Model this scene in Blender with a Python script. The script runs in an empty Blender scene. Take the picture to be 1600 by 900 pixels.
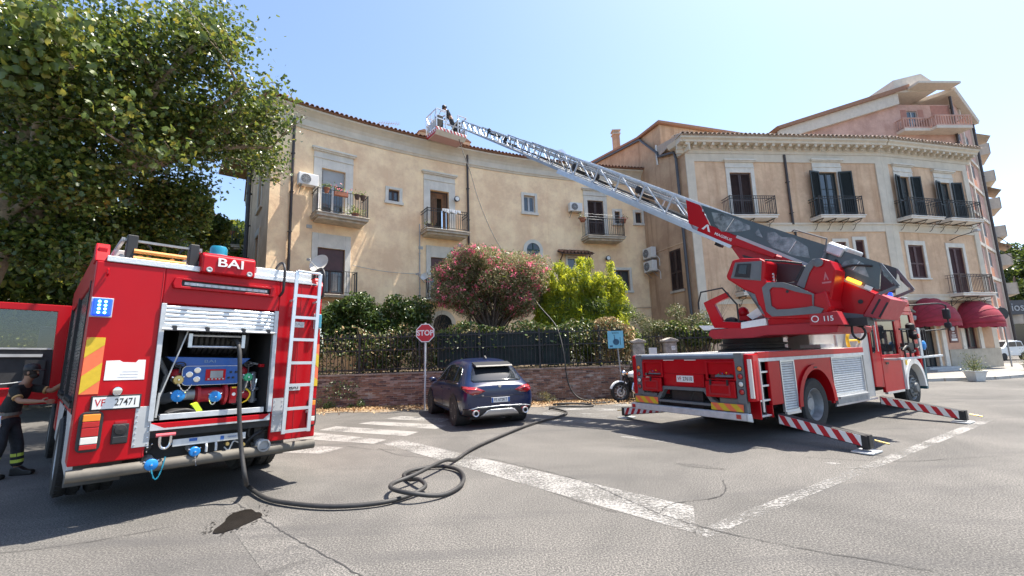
import bpy, bmesh, math, random
import numpy as np
from mathutils import Vector, Matrix
from mathutils.bvhtree import BVHTree
R = math.radians
scene = bpy.context.scene
COL = scene.collection
random.seed(7)
rng = np.random.default_rng(7)

# ---------------------------------------------------------------- camera
cam_d = bpy.data.cameras.new('camera')
cam_o = bpy.data.objects.new('camera', cam_d)
COL.objects.link(cam_o)
cam_d.sensor_width = 36.0
cam_d.lens = 36.0 * 689.0 / 1600.0
cam_d.clip_end = 4000.0
cam_d.clip_start = 0.05
_th, _ph = R(8.47), R(1.85)
_F = Vector((0, math.cos(_th), math.sin(_th)))
_Rt = Vector((1, 0, 0)); _U = Vector((0, -math.sin(_th), math.cos(_th)))
_R2 = _Rt * math.cos(_ph) - _U * math.sin(_ph)
_U2 = _Rt * math.sin(_ph) + _U * math.cos(_ph)
mw = Matrix(((_R2.x, _U2.x, -_F.x, 0), (_R2.y, _U2.y, -_F.y, 0), (_R2.z, _U2.z, -_F.z, 1.67), (0, 0, 0, 1)))
cam_o.matrix_world = mw
scene.camera = cam_o

# ---------------------------------------------------------------- light
SUN_AZ, SUN_EL = 68.0, 66.0       # azimuth from +Y towards +X
world = bpy.data.worlds.new('World'); scene.world = world; world.use_nodes = True
wn = world.node_tree; wn.nodes.clear()
sky = wn.nodes.new('ShaderNodeTexSky'); sky.sky_type = 'NISHITA'; sky.sun_disc = False
sky.sun_elevation = R(SUN_EL); sky.sun_rotation = R(SUN_AZ)
sky.air_density = 1.0; sky.dust_density = 1.2; sky.ozone_density = 1.8; sky.altitude = 20
bg = wn.nodes.new('ShaderNodeBackground'); bg.inputs[1].default_value = 0.112
wo = wn.nodes.new('ShaderNodeOutputWorld')
wn.links.new(sky.outputs[0], bg.inputs[0]); wn.links.new(bg.outputs[0], wo.inputs[0])
sd = bpy.data.lights.new('sun', 'SUN'); sd.energy = 4.5; sd.angle = R(0.53); sd.color = (1.0, 0.93, 0.82)
so = bpy.data.objects.new('sun', sd); COL.objects.link(so)
sdir = Vector((math.sin(R(SUN_AZ)) * math.cos(R(SUN_EL)), math.cos(R(SUN_AZ)) * math.cos(R(SUN_EL)), math.sin(R(SUN_EL))))
so.rotation_euler = sdir.to_track_quat('Z', 'Y').to_euler()
scene.view_settings.view_transform = 'Standard'
scene.view_settings.look = 'None'
scene.view_settings.exposure = 1.45
scene.view_settings.gamma = 1.0

# ---------------------------------------------------------------- materials
MATS = {}
def mat(name, col, rough=0.6, metal=0.0, var=0.0, scale=4.0, bump=0.0, bscale=40.0, coat=0.0, emit=None, es=0.0,
        trans=0.0, alpha=1.0, dirt=0.0, dirtcol=(0.12, 0.1, 0.08), streak=0.0, island=0.0, spec=0.5):
    if name in MATS: return MATS[name]
    m = bpy.data.materials.new(name); m.use_nodes = True
    nt = m.node_tree; b = nt.nodes['Principled BSDF']; N = nt.nodes.new; L = nt.links.new
    b.inputs['Base Color'].default_value = (*col, 1); b.inputs['Roughness'].default_value = rough
    b.inputs['Metallic'].default_value = metal; b.inputs['Coat Weight'].default_value = coat
    b.inputs['Coat Roughness'].default_value = 0.06
    b.inputs['Specular IOR Level'].default_value = spec
    b.inputs['Transmission Weight'].default_value = trans; b.inputs['Alpha'].default_value = alpha
    if emit:
        b.inputs['Emission Color'].default_value = (*emit, 1); b.inputs['Emission Strength'].default_value = es
    tc = N('ShaderNodeTexCoord'); cur = None
    def rgb(c):
        n = N('ShaderNodeRGB'); n.outputs[0].default_value = (*c, 1); return n.outputs[0]
    def mix(fac, a, bb, mode='MIX'):
        n = N('ShaderNodeMix'); n.data_type = 'RGBA'; n.blend_type = mode
        if isinstance(fac, float): n.inputs[0].default_value = fac
        else: L(fac, n.inputs[0])
        L(a, n.inputs[6]); L(bb, n.inputs[7]); return n.outputs[2]
    def noise(sc, det=5, rgh=0.6, vec=None):
        n = N('ShaderNodeTexNoise'); n.inputs['Scale'].default_value = sc; n.inputs['Detail'].default_value = det
        n.inputs['Roughness'].default_value = rgh; L(vec or tc.outputs['Object'], n.inputs['Vector']); return n.outputs[0]
    def ramp(v, a, bb):
        n = N('ShaderNodeMapRange'); n.inputs[1].default_value = a; n.inputs[2].default_value = bb; L(v, n.inputs[0]); return n.outputs[0]
    cur = rgb(col)
    if var > 0:
        d = rgb(tuple(max(0, c * (1 - var)) for c in col)); l = rgb(tuple(min(1, c * (1 + var * 0.7)) for c in col))
        cur = mix(ramp(noise(scale), 0.32, 0.68), d, l)
    if island > 0:
        g = N('ShaderNodeNewGeometry')
        d = rgb(tuple(max(0, c * (1 - island)) for c in col)); l = rgb(tuple(min(1, c * (1 + island)) for c in col))
        k = mix(g.outputs['Random Per Island'], d, l)
        cur = mix(0.6, cur, k)
    if streak > 0:
        mp = N('ShaderNodeMapping'); mp.inputs['Scale'].default_value = (2.2, 2.2, 0.16); L(tc.outputs['Object'], mp.inputs[0])
        s = noise(1.6, 6, 0.7, mp.outputs[0])
        cur = mix(ramp(s, 0.52, 0.9), cur, rgb(tuple(c * (1 - streak) for c in col)))
    if dirt > 0:
        s = noise(2.3, 8, 0.75)
        r_ = ramp(s, 0.5, 0.8)
        mm = N('ShaderNodeMath'); mm.operation = 'MULTIPLY'; mm.inputs[1].default_value = dirt; L(r_, mm.inputs[0])
        cur = mix(mm.outputs[0], cur, rgb(dirtcol))
    L(cur, b.inputs['Base Color'])
    if var > 0 and rough < 0.6:
        rr = N('ShaderNodeMapRange'); rr.inputs[3].default_value = rough * 0.8; rr.inputs[4].default_value = min(1, rough * 1.35)
        L(noise(scale * 3), rr.inputs[0]); L(rr.outputs[0], b.inputs['Roughness'])
    if bump > 0:
        bn = N('ShaderNodeBump'); bn.inputs['Strength'].default_value = 1.0; bn.inputs['Distance'].default_value = bump
        L(noise(bscale, 6), bn.inputs['Height']); L(bn.outputs[0], b.inputs['Normal'])
    MATS[name] = m
    return m

red = mat('fire_red', (0.42, 0.004, 0.010), 0.3, var=0.06, scale=1.5, coat=0.08, dirt=0.14, dirtcol=(0.33, 0.03, 0.035), bump=0.0008, bscale=1.3, spec=0.2)
redd = mat('dull_red', (0.36, 0.01, 0.018), 0.5, var=0.1)
redc = mat('red_lens', (0.42, 0.008, 0.01), 0.15, coat=0.8)
orange = mat('orange_lens', (0.85, 0.25, 0.02), 0.2, coat=0.8)
whitel = mat('clear_lens', (0.7, 0.68, 0.62), 0.2, coat=0.8)
alu = mat('aluminium', (0.62, 0.64, 0.66), 0.34, metal=0.75, var=0.1, scale=6)
alum = mat('matt_aluminium', (0.55, 0.57, 0.58), 0.5, metal=0.4, var=0.14, scale=9, dirt=0.15)
alud = mat('dark_aluminium', (0.3, 0.31, 0.32), 0.5, metal=0.4, var=0.2, scale=8)
chrome = mat('chrome', (0.75, 0.75, 0.76), 0.12, metal=1.0)
tread = mat('tread_plate', (0.68, 0.7, 0.7), 0.4, metal=0.45, bump=0.004, bscale=60)
rubber = mat('rubber', (0.022, 0.022, 0.023), 0.8, var=0.3, scale=12, dirt=0.35, dirtcol=(0.1, 0.09, 0.08))
black = mat('black_plastic', (0.018, 0.018, 0.02), 0.5, var=0.2)
blackm = mat('black_metal', (0.025, 0.024, 0.024), 0.55, var=0.2, scale=9, metal=0.2)
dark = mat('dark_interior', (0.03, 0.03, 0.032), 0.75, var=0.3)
grey = mat('grey_trim', (0.13, 0.14, 0.145), 0.5, var=0.12)
greyl = mat('light_grey', (0.42, 0.43, 0.43), 0.5, var=0.1)
white = mat('white_paint', (0.78, 0.78, 0.76), 0.4, var=0.05, coat=0.3, dirt=0.1)
tubeg = mat('bumper_tube', (0.12, 0.108, 0.09), 0.7, var=0.35, scale=4, dirt=0.6)
bluec = mat('blue_lens', (0.01, 0.13, 0.42), 0.12, coat=0.8)
tealc = mat('teal_lens', (0.01, 0.2, 0.3), 0.15, coat=0.8)
blueon = mat('blue_led', (0.1, 0.3, 0.9), 0.3, emit=(0.2, 0.8, 1.0), es=4.0)
blueglow = mat('blue_lit_lens', (0.02, 0.1, 0.8), 0.2, emit=(0.005, 0.07, 1.0), es=0.28)
orangeon = mat('orange_lamp', (0.9, 0.3, 0.02), 0.3, emit=(1.0, 0.34, 0.03), es=1.6)
bluep = mat('blue_panel', (0.012, 0.09, 0.34), 0.4, var=0.15, coat=0.2)
bluev = mat('blue_cap', (0.01, 0.2, 0.55), 0.4, var=0.1)
greenv = mat('green_cap', (0.02, 0.3, 0.14), 0.4)
brass = mat('brass', (0.5, 0.38, 0.15), 0.35, metal=0.8)
yellow = mat('yellow_paint', (0.75, 0.5, 0.02), 0.45)
refl_y = mat('reflective_yellow', (0.62, 0.42, 0.02), 0.5, var=0.08, scale=20)
refl_o = mat('reflective_orange', (0.8, 0.16, 0.06), 0.5, var=0.08, scale=20)
glass = mat('dark_glass', (0.02, 0.024, 0.027), 0.05, spec=0.8)
glass_l = mat('cab_glass', (0.10, 0.12, 0.13), 0.05, spec=0.8)
plate_w = mat('plate_white', (0.72, 0.72, 0.7), 0.4)
paperw = mat('sticker_white', (0.75, 0.75, 0.74), 0.6, var=0.06)
inkb = mat('ink_black', (0.015, 0.015, 0.016), 0.6)
inkr = mat('ink_red', (0.4, 0.01, 0.02), 0.6)
inkg = mat('ink_grey', (0.35, 0.35, 0.36), 0.6)
wood_o = mat('orange_pole', (0.7, 0.3, 0.08), 0.5, var=0.2)
hose_m = mat('hose_rubber', (0.028, 0.027, 0.027), 0.62, var=0.3, scale=14, dirt=0.3, dirtcol=(0.12, 0.11, 0.1))

def clear_glass(name, tint, a):
    m = bpy.data.materials.new(name); m.use_nodes = True; nt = m.node_tree; nt.nodes.clear()
    o = nt.nodes.new('ShaderNodeOutputMaterial'); mx = nt.nodes.new('ShaderNodeMixShader')
    t = nt.nodes.new('ShaderNodeBsdfTransparent'); t.inputs[0].default_value = (*tint, 1)
    g = nt.nodes.new('ShaderNodeBsdfGlossy'); g.inputs['Roughness'].default_value = 0.03; g.inputs[0].default_value = (0.9, 0.95, 1, 1)
    lw = nt.nodes.new('ShaderNodeLayerWeight'); lw.inputs[0].default_value = 0.35
    ma = nt.nodes.new('ShaderNodeMath'); ma.operation = 'MULTIPLY_ADD'; ma.inputs[1].default_value = 0.35; ma.inputs[2].default_value = a
    nt.links.new(lw.outputs['Fresnel'], ma.inputs[0]); nt.links.new(ma.outputs[0], mx.inputs[0])
    nt.links.new(t.outputs[0], mx.inputs[1]); nt.links.new(g.outputs[0], mx.inputs[2]); nt.links.new(mx.outputs[0], o.inputs[0])
    MATS[name] = m; return m
seeglass = clear_glass('see_through_glass', (0.75, 0.8, 0.8), 0.05)
smoke = clear_glass('smoked_glass', (0.35, 0.4, 0.4), 0.06)

# ---------------------------------------------------------------- mesh builder
class MB:
    def __init__(s, T=None): s.v = []; s.f = []; s.m = []; s.T = T
    def add(s, vs, fs, m=0):
        b = len(s.v)
        for p in vs: s.v.append(tuple(s.T(*p)) if s.T else tuple(p))
        for f in fs: s.f.append(tuple(b + i for i in f)); s.m.append(m)
        return s
    def box(s, x0, x1, y0, y1, z0, z1, m=0, nx=1):
        xs = [x0 + (x1 - x0) * i / nx for i in range(nx + 1)]
        vs = []; fs = []
        for x in xs: vs += [(x, y0, z0), (x, y1, z0), (x, y1, z1), (x, y0, z1)]
        for i in range(nx):
            a = 4 * i; b = a + 4
            fs += [(a, b, b + 1, a + 1), (a + 1, b + 1, b + 2, a + 2), (a + 2, b + 2, b + 3, a + 3), (a + 3, b + 3, b, a)]
        e = 4 * nx; fs += [(0, 1, 2, 3), (e + 3, e + 2, e + 1, e)]
        return s.add(vs, fs, m)
    def bar(s, p, q, w, h=None, m=0, up=(0, 0, 1)):
        h = h or w; p = Vector(p); q = Vector(q); d = (q - p)
        if d.length < 1e-6: return s
        d.normalize(); u = Vector(up)
        if abs(d.dot(u)) > 0.98: u = Vector((1, 0, 0))
        a = d.cross(u).normalized(); b = a.cross(d)
        vs = []
        for c in (p, q):
            for i, j in ((-1, -1), (1, -1), (1, 1), (-1, 1)): vs.append(tuple(c + a * (w / 2 * i) + b * (h / 2 * j)))
        return s.add(vs, [(0, 1, 2, 3), (7, 6, 5, 4), (0, 4, 5, 1), (1, 5, 6, 2), (2, 6, 7, 3), (3, 7, 4, 0)], m)
    def tube(s, pts, r, n=8, m=0, closed=False):
        P = [Vector(p) for p in pts]; k = len(P); rr = r if isinstance(r, (list, tuple)) else [r] * k
        vs = []; fs = []; prev = None
        for i in range(k):
            t = (P[(i + 1) % k] - P[i - 1]) if (closed or 0 < i < k - 1) else (P[1] - P[0] if i == 0 else P[-1] - P[-2])
            t.normalize()
            if prev is None:
                u = Vector((0, 0, 1)) if abs(t.z) < 0.95 else Vector((1, 0, 0)); a = t.cross(u).normalized()
            else:
                a = (prev - t * prev.dot(t)); a = a.normalized() if a.length > 1e-6 else t.orthogonal().normalized()
            prev = a; b = t.cross(a)
            for j in range(n):
                an = 2 * math.pi * j / n; vs.append(tuple(P[i] + (a * math.cos(an) + b * math.sin(an)) * rr[i]))
        for i in range(k if closed else k - 1):
            for j in range(n):
                i2 = (i + 1) % k; fs.append((i * n + j, i * n + (j + 1) % n, i2 * n + (j + 1) % n, i2 * n + j))
        if not closed: fs += [tuple(range(n - 1, -1, -1)), tuple((k - 1) * n + j for j in range(n))]
        return s.add(vs, fs, m)
    def prism(s, poly, a, b, axis='y', m=0):
        n = len(poly)
        def P(q, t): return {'x': (t, q[0], q[1]), 'y': (q[0], t, q[1]), 'z': (q[0], q[1], t)}[axis]
        vs = [P(q, a) for q in poly] + [P(q, b) for q in poly]
        fs = [tuple(range(n)), tuple(range(2 * n - 1, n - 1, -1))] + [(i, i + n, (i + 1) % n + n, (i + 1) % n) for i in range(n)]
        return s.add(vs, fs, m)
    def ring(s, outer, inner, a, b, axis='y', m=0):
        n = len(outer)
        def P(q, t): return {'x': (t, q[0], q[1]), 'y': (q[0], t, q[1]), 'z': (q[0], q[1], t)}[axis]
        vs = [P(q, a) for q in outer] + [P(q, a) for q in inner] + [P(q, b) for q in outer] + [P(q, b) for q in inner]
        fs = []
        for i in range(n):
            j = (i + 1) % n
            fs += [(i, j, n + j, n + i), (2 * n + i, 3 * n + i, 3 * n + j, 2 * n + j), (i, 2 * n + i, 2 * n + j, j), (n + i, n + j, 3 * n + j, 3 * n + i)]
        return s.add(vs, fs, m)
    def lathe(s, prof, c, axis='z', n=20, m=0, ang=2 * math.pi, caps=True):
        vs = []; fs = []; k = len(prof)
        for i in range(n):
            t = ang * i / n; co, si = math.cos(t), math.sin(t)
            for r, h in prof:
                q = {'z': (r * co, r * si, h), 'y': (r * co, h, r * si), 'x': (h, r * co, r * si)}[axis]
                vs.append((c[0] + q[0], c[1] + q[1], c[2] + q[2]))
        for i in range(n):
            j = (i + 1) % n
            for a in range(k - 1): fs.append((i * k + a, j * k + a, j * k + a + 1, i * k + a + 1))
        if caps and prof[0][0] > 1e-5: fs.append(tuple(i * k for i in range(n)))
        if caps and prof[-1][0] > 1e-5: fs.append(tuple(i * k + k - 1 for i in range(n - 1, -1, -1)))
        return s.add(vs, fs, m)
    def cyl(s, p, q, r, n=12, m=0): return s.tube([p, q], r, n, m)
    def ball(s, c, r, n=10, m=0):
        if not isinstance(r, (tuple, list)): r = (r, r, r)
        vs = []; fs = []; h = max(4, n // 2)
        for i in range(h + 1):
            ph = math.pi * i / h
            for j in range(n):
                th = 2 * math.pi * j / n
                vs.append((c[0] + r[0] * math.sin(ph) * math.cos(th), c[1] + r[1] * math.sin(ph) * math.sin(th), c[2] + r[2] * math.cos(ph)))
        for i in range(h):
            for j in range(n):
                fs.append((i * n + j, (i + 1) * n + j, (i + 1) * n + (j + 1) % n, i * n + (j + 1) % n))
        return s.add(vs, fs, m)
    def build(s, name, mats, parent=None, bevel=0.0, smooth=0.0, kind=None, label=None, mesh_only=False):
        me = bpy.data.meshes.new(name); me.from_pydata(s.v, [], s.f)
        mats = mats if isinstance(mats, (list, tuple)) else [mats]
        for q in mats: me.materials.append(q)
        if len(mats) > 1: me.polygons.foreach_set('material_index', s.m)
        bm = bmesh.new(); bm.from_mesh(me); bmesh.ops.remove_doubles(bm, verts=bm.verts, dist=1e-5)
        bmesh.ops.recalc_face_normals(bm, faces=bm.faces); bm.to_mesh(me); bm.free()
        if smooth > 0:
            me.shade_smooth(); me.set_sharp_from_angle(angle=R(smooth))
        if mesh_only: return me
        o = bpy.data.objects.new(name, me); COL.objects.link(o)
        if parent is not None: o.parent = parent
        if bevel > 0:
            b = o.modifiers.new('bevel', 'BEVEL'); b.width = bevel; b.segments = 2; b.limit_method = 'ANGLE'; b.angle_limit = R(40)
            b.harden_normals = False
        if kind: o['kind'] = kind
        if label: o['label'] = label
        return o

def tag(o, label=None, cat=None, group=None, kind=None):
    if label: o['label'] = label
    if cat: o['category'] = cat
    if group: o['group'] = group
    if kind: o['kind'] = kind
    return o
def empty(name, loc=(0, 0, 0), rz=0.0, rx=0.0):
    o = bpy.data.objects.new(name, None); COL.objects.link(o)
    o.rotation_mode = 'XYZ'; o.location = loc; o.rotation_euler = (rx, 0, rz); o.empty_display_size = 0.3
    return o
def inst(me, name, parent=None, loc=(0, 0, 0), rot=(0, 0, 0), sc=(1, 1, 1)):
    o = bpy.data.objects.new(name, me); COL.objects.link(o); o.location = loc; o.rotation_euler = rot; o.scale = sc
    if parent is not None: o.parent = parent
    return o
def copy_tree(o, parent=None):
    c = o.copy(); COL.objects.link(c); c.parent = parent
    for ch in o.children: copy_tree(ch, c)
    return c
def text(name, body, size, mtx, m, parent=None, ext=0.002, bold=0.0, sx=1.0, shear=0.0):
    cu = bpy.data.curves.new(name, 'FONT'); cu.body = body; cu.size = size; cu.extrude = ext; cu.offset = bold
    cu.align_x = 'CENTER'; cu.align_y = 'CENTER'; cu.shear = shear; cu.resolution_u = 3
    t = bpy.data.objects.new(name, cu); me = bpy.data.meshes.new_from_object(t)
    bpy.data.objects.remove(t); me.materials.clear(); me.materials.append(m)
    me.name = name
    o = bpy.data.objects.new(name, me); COL.objects.link(o)
    if parent is not None: o.parent = parent
    o.matrix_local = mtx @ Matrix.Diagonal((sx, 1, 1, 1))
    return o
def basis(x, y, z, loc):   # columns = local axes
    return Matrix(((x[0], y[0], z[0], loc[0]), (x[1], y[1], z[1], loc[1]), (x[2], y[2], z[2], loc[2]), (0, 0, 0, 1)))
def smoothpath(pts, n=6, closed=False):
    P = [Vector(p) for p in pts]; k = len(P); out = []
    for i in range(k if closed else k - 1):
        if closed: a, b, c, d = P[i - 1], P[i], P[(i + 1) % k], P[(i + 2) % k]
        else: a, b, c, d = P[max(i - 1, 0)], P[i], P[i + 1], P[min(i + 2, k - 1)]
        for j in range(n):
            t = j / n
            out.append(0.5 * ((2 * b) + (c - a) * t + (2 * a - 5 * b + 4 * c - d) * t * t + (3 * b - a - 3 * c + d) * t ** 3))
    if not closed: out.append(P[-1])
    return out
# ================================================================ GROUND
def ground_mat(k_=1.0, nm='asphalt'):
    m = bpy.data.materials.new(nm); m.use_nodes = True; nt = m.node_tree; b = nt.nodes['Principled BSDF']; N = nt.nodes.new; L = nt.links.new
    tc = N('ShaderNodeTexCoord')
    def noise(sc, det=6, r=0.6, dist=0.0):
        n = N('ShaderNodeTexNoise'); n.inputs['Scale'].default_value = sc; n.inputs['Detail'].default_value = det; n.inputs['Roughness'].default_value = r
        n.inputs['Distortion'].default_value = dist
        L(tc.outputs['Object'], n.inputs['Vector']); return n.outputs[0]
    def rmp(v, stops):
        n = N('ShaderNodeValToRGB'); L(v, n.inputs[0]); e = n.color_ramp.elements
        e[0].position, e[0].color = stops[0][0], (*stops[0][1], 1); e[1].position, e[1].color = stops[-1][0], (*stops[-1][1], 1)
        for p, c in stops[1:-1]: q = e.new(p); q.color = (*c, 1)
        return n.outputs[0]
    def mix(f, a, c, mode='MIX'):
        n = N('ShaderNodeMix'); n.data_type = 'RGBA'; n.blend_type = mode
        if isinstance(f, float): n.inputs[0].default_value = f
        else: L(f, n.inputs[0])
        L(a, n.inputs[6]); L(c, n.inputs[7]); return n.outputs[2]
    big = rmp(noise(0.35, 8, 0.65, 0.6), [(0.32, (0.080 * k_, 0.077 * k_, 0.073 * k_)), (0.5, (0.110 * k_, 0.105 * k_, 0.099 * k_)), (0.66, (0.142 * k_, 0.135 * k_, 0.126 * k_))])
    grit = rmp(noise(62, 6, 0.8), [(0.40, (0.35, 0.35, 0.35)), (0.5, (0.9, 0.9, 0.9)), (0.61, (2.1, 2.05, 1.97))])
    c1 = mix(1.0, big, grit, 'MULTIPLY')
    # wide stains and tyre smears
    mp = N('ShaderNodeMapping'); mp.inputs['Rotation'].default_value = (0, 0, R(38)); mp.inputs['Scale'].default_value = (0.35, 2.6, 1); L(tc.outputs['Object'], mp.inputs[0])
    sn = N('ShaderNodeTexNoise'); sn.inputs['Scale'].default_value = 0.8; sn.inputs['Detail'].default_value = 6; L(mp.outputs[0], sn.inputs['Vector'])
    sm = N('ShaderNodeMapRange'); sm.inputs[1].default_value = 0.55; sm.inputs[2].default_value = 0.72; sm.inputs[4].default_value = 0.6; L(sn.outputs[0], sm.inputs[0])
    dk = N('ShaderNodeRGB'); dk.outputs[0].default_value = (0.062, 0.060, 0.060, 1)
    c2 = mix(sm.outputs[0], c1, dk.outputs[0])
    # fine hairline cracks
    vo = N('ShaderNodeTexVoronoi'); vo.feature = 'DISTANCE_TO_EDGE'; vo.inputs['Scale'].default_value = 0.33
    wv = N('ShaderNodeTexNoise'); wv.inputs['Scale'].default_value = 1.7; wv.inputs['Detail'].default_value = 8; L(tc.outputs['Object'], wv.inputs['Vector'])
    vm = N('ShaderNodeVectorMath'); vm.operation = 'MULTIPLY_ADD'; vm.inputs[1].default_value = (1.1, 1.1, 0); L(wv.outputs['Color'], vm.inputs[0]); L(tc.outputs['Object'], vm.inputs[2]); L(vm.outputs[0], vo.inputs['Vector'])
    ck = N('ShaderNodeMapRange'); ck.inputs[1].default_value = 0.0; ck.inputs[2].default_value = 0.0035; ck.inputs[3].default_value = 0.5; ck.inputs[4].default_value = 0.0; L(vo.outputs['Distance'], ck.inputs[0])
    gate = N('ShaderNodeMapRange'); gate.inputs[1].default_value = 0.48; gate.inputs[2].default_value = 0.58; L(noise(0.5, 3), gate.inputs[0])
    mu = N('ShaderNodeMath'); mu.operation = 'MULTIPLY'; L(ck.outputs[0], mu.inputs[0]); L(gate.outputs[0], mu.inputs[1])
    c3 = mix(mu.outputs[0], c2, dk.outputs[0])
    L(c3, b.inputs['Base Color']); b.inputs['Roughness'].default_value = 0.86; b.inputs['Specular IOR Level'].default_value = 0.35
    bn = N('ShaderNodeBump'); bn.inputs['Strength'].default_value = 0.7; bn.inputs['Distance'].default_value = 0.006; L(noise(120, 5, 0.7), bn.inputs['Height']); L(bn.outputs[0], b.inputs['Normal'])
    return m
asph = ground_mat()
def worn_paint():
    m = bpy.data.materials.new('worn_road_paint'); m.use_nodes = True; nt = m.node_tree; b = nt.nodes['Principled BSDF']; N = nt.nodes.new; L = nt.links.new
    tc = N('ShaderNodeTexCoord'); n1 = N('ShaderNodeTexNoise'); n1.inputs['Scale'].default_value = 26; n1.inputs['Detail'].default_value = 8; n1.inputs['Roughness'].default_value = 0.75
    n2 = N('ShaderNodeTexNoise'); n2.inputs['Scale'].default_value = 1.6; n2.inputs['Detail'].default_value = 5
    L(tc.outputs['Object'], n1.inputs['Vector']); L(tc.outputs['Object'], n2.inputs['Vector'])
    ad = N('ShaderNodeMath'); ad.operation = 'MULTIPLY_ADD'; ad.inputs[1].default_value = 0.55; L(n2.outputs[0], ad.inputs[0]); L(n1.outputs[0], ad.inputs[2])
    at = N('ShaderNodeAttribute'); at.attribute_name = 'wear'; at.attribute_type = 'OBJECT'
    sb = N('ShaderNodeMath'); sb.operation = 'SUBTRACT'; L(ad.outputs[0], sb.inputs[0]); L(at.outputs['Fac'], sb.inputs[1])
    mr = N('ShaderNodeMapRange'); mr.inputs[1].default_value = 0.69; mr.inputs[2].default_value = 0.86; mr.inputs[3].default_value = 1.0; mr.inputs[4].default_value = 0.0; L(sb.outputs[0], mr.inputs[0])
    g = N('ShaderNodeTexNoise'); g.inputs['Scale'].default_value = 90; L(tc.outputs['Object'], g.inputs['Vector'])
    rr = N('ShaderNodeValToRGB'); rr.color_ramp.elements[0].color = (0.17, 0.165, 0.157, 1); rr.color_ramp.elements[1].color = (0.31, 0.30, 0.285, 1); rr.color_ramp.elements[0].position = 0.3; rr.color_ramp.elements[1].position = 0.65; L(g.outputs[0], rr.inputs[0])
    L(rr.outputs[0], b.inputs['Base Color']); b.inputs['Roughness'].default_value = 0.8
    L(mr.outputs[0], b.inputs['Alpha'])
    bn = N('ShaderNodeBump'); bn.inputs['Strength'].default_value = 0.6; bn.inputs['Distance'].default_value = 0.005; L(g.outputs[0], bn.inputs['Height']); L(bn.outputs[0], b.inputs['Normal'])
    return m
paint_m = worn_paint()

g = MB(); g.add([(-900, -300, 0), (900, -300, 0), (900, 1500, 0), (-900, 1500, 0)], [(0, 1, 2, 3)])
ground = g.build('road', asph); tag(ground, kind='structure')
def flat(poly, z): m_ = MB(); m_.add([(x, y, z) for x, y in poly], [tuple(range(len(poly)))]); return m_
MARK = [
 ([(-2.63, 8.99), (-2.36, 9.37), (1.85, 4.98), (1.60, 4.30), (1.42, 4.5)], 'broad worn white stop line crossing the asphalt', -0.03),
 ([(1.57, 4.33), (1.66, 4.20), (10.05, 9.56), (9.92, 9.70)], 'long thin white line running right past the outrigger', 0.0),
 ([(-4.10, 11.82), (-1.86, 10.55), (-1.66, 11.10), (-3.80, 12.15)], None, -0.09), ([(-4.75, 10.95), (-2.36, 9.76), (-2.2, 10.25), (-4.55, 11.50)], None, -0.09),
 ([(-5.2, 10.1), (-2.82, 9.02), (-2.68, 9.42), (-4.9, 10.75)], None, -0.07), ([(-4.6, 8.55), (-3.5, 8.25), (-3.3, 8.75), (-4.9, 9.4)], None, -0.05),
 ([(-3.6, 12.55), (-1.9, 11.65), (-1.75, 12.15), (-3.3, 13.05)], None, -0.07),
 ([(-2.52, 9.62), (-2.46, 9.72), (-1.7, 10.62), (-1.76, 10.52)], None, 0.05),
 ([(0.55, 12.3), (2.3, 11.6), (2.5, 12.1), (0.8, 12.85)], None, 0.03), ([(1.2, 13.3), (2.9, 12.5), (3.15, 12.95), (1.5, 13.8)], None, 0.0), ([(2.0, 14.3), (3.6, 13.5), (3.9, 13.95), (2.3, 14.8)], None, 0.02), ([(0.2, 11.35), (1.7, 10.7), (1.85, 11.1), (0.4, 11.8)], None, 0.05),
 ([(2.05, 9.03), (2.02, 8.9), (2.78, 8.12), (2.86, 8.24)], None, 0.05), ([(2.95, 8.0), (2.9, 7.9), (3.27, 7.52), (3.35, 7.62)], None, 0.05), ([(4.33, 6.55), (4.38, 6.45), (4.52, 6.46), (4.48, 6.58)], None, 0.0), ([(4.42, 6.30), (4.47, 6.22), (4.66, 6.16), (4.62, 6.25)], None, 0.0),
 ([(14.0, 12.6), (14.1, 12.5), (30, 19.6), (30, 19.75)], None, 0.03),
]
for i, (poly, lab, w) in enumerate(MARK):
    o = flat(poly, 0.004).build('painted_stripe', paint_m, ground, label=lab); o['wear'] = -float(w)
# narrow dark cracks in the asphalt
crk = mat('dark_crack', (0.045, 0.043, 0.042), 0.95)
def crack(pts, w, seed):
    r_ = random.Random(seed); P = smoothpath([(x, y, 0) for x, y in pts], 14); L_, Rr = [], []
    for i, p in enumerate(P):
        t = (P[min(i + 1, len(P) - 1)] - P[max(i - 1, 0)]).normalized(); n = Vector((-t.y, t.x, 0)); j = r_.uniform(-0.012, 0.012); ww = w * r_.uniform(0.3, 1.2)
        L_.append(p + n * (j + ww)); Rr.append(p + n * (j - ww))
    m_ = MB(); k = len(P); m_.add([(p.x, p.y, 0.0065) for p in L_ + Rr], [(i, i + 1, k + i + 1, k + i) for i in range(k - 1)])
    m_.build('crack', crk, ground)
crack([(-3.5, 5.69), (-2.96, 5.21), (-2.37, 4.68), (-1.75, 4.14), (-1.0, 3.5), (-0.2, 2.8)], 0.008, 1)
crack([(0.1, 6.9), (0.8, 6.1), (1.2, 5.3), (1.5, 4.7), (2.1, 4.1), (3.0, 3.5)], 0.006, 2)
crack([(1.45, 4.85), (1.7, 5.1), (2.3, 5.3), (2.6, 5.9)], 0.006, 3)
crack([(-2.6, 8.6), (-2.0, 7.9), (-1.2, 7.6), (-0.4, 7.4), (0.2, 6.7)], 0.006, 4)
crack([(4.3, 6.9), (5.4, 6.5), (7.0, 6.6), (8.5, 6.1)], 0.005, 5)
crack([(-3.3, 8.9), (-2.7, 8.5), (-1.9, 8.3)], 0.006, 6)
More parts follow.
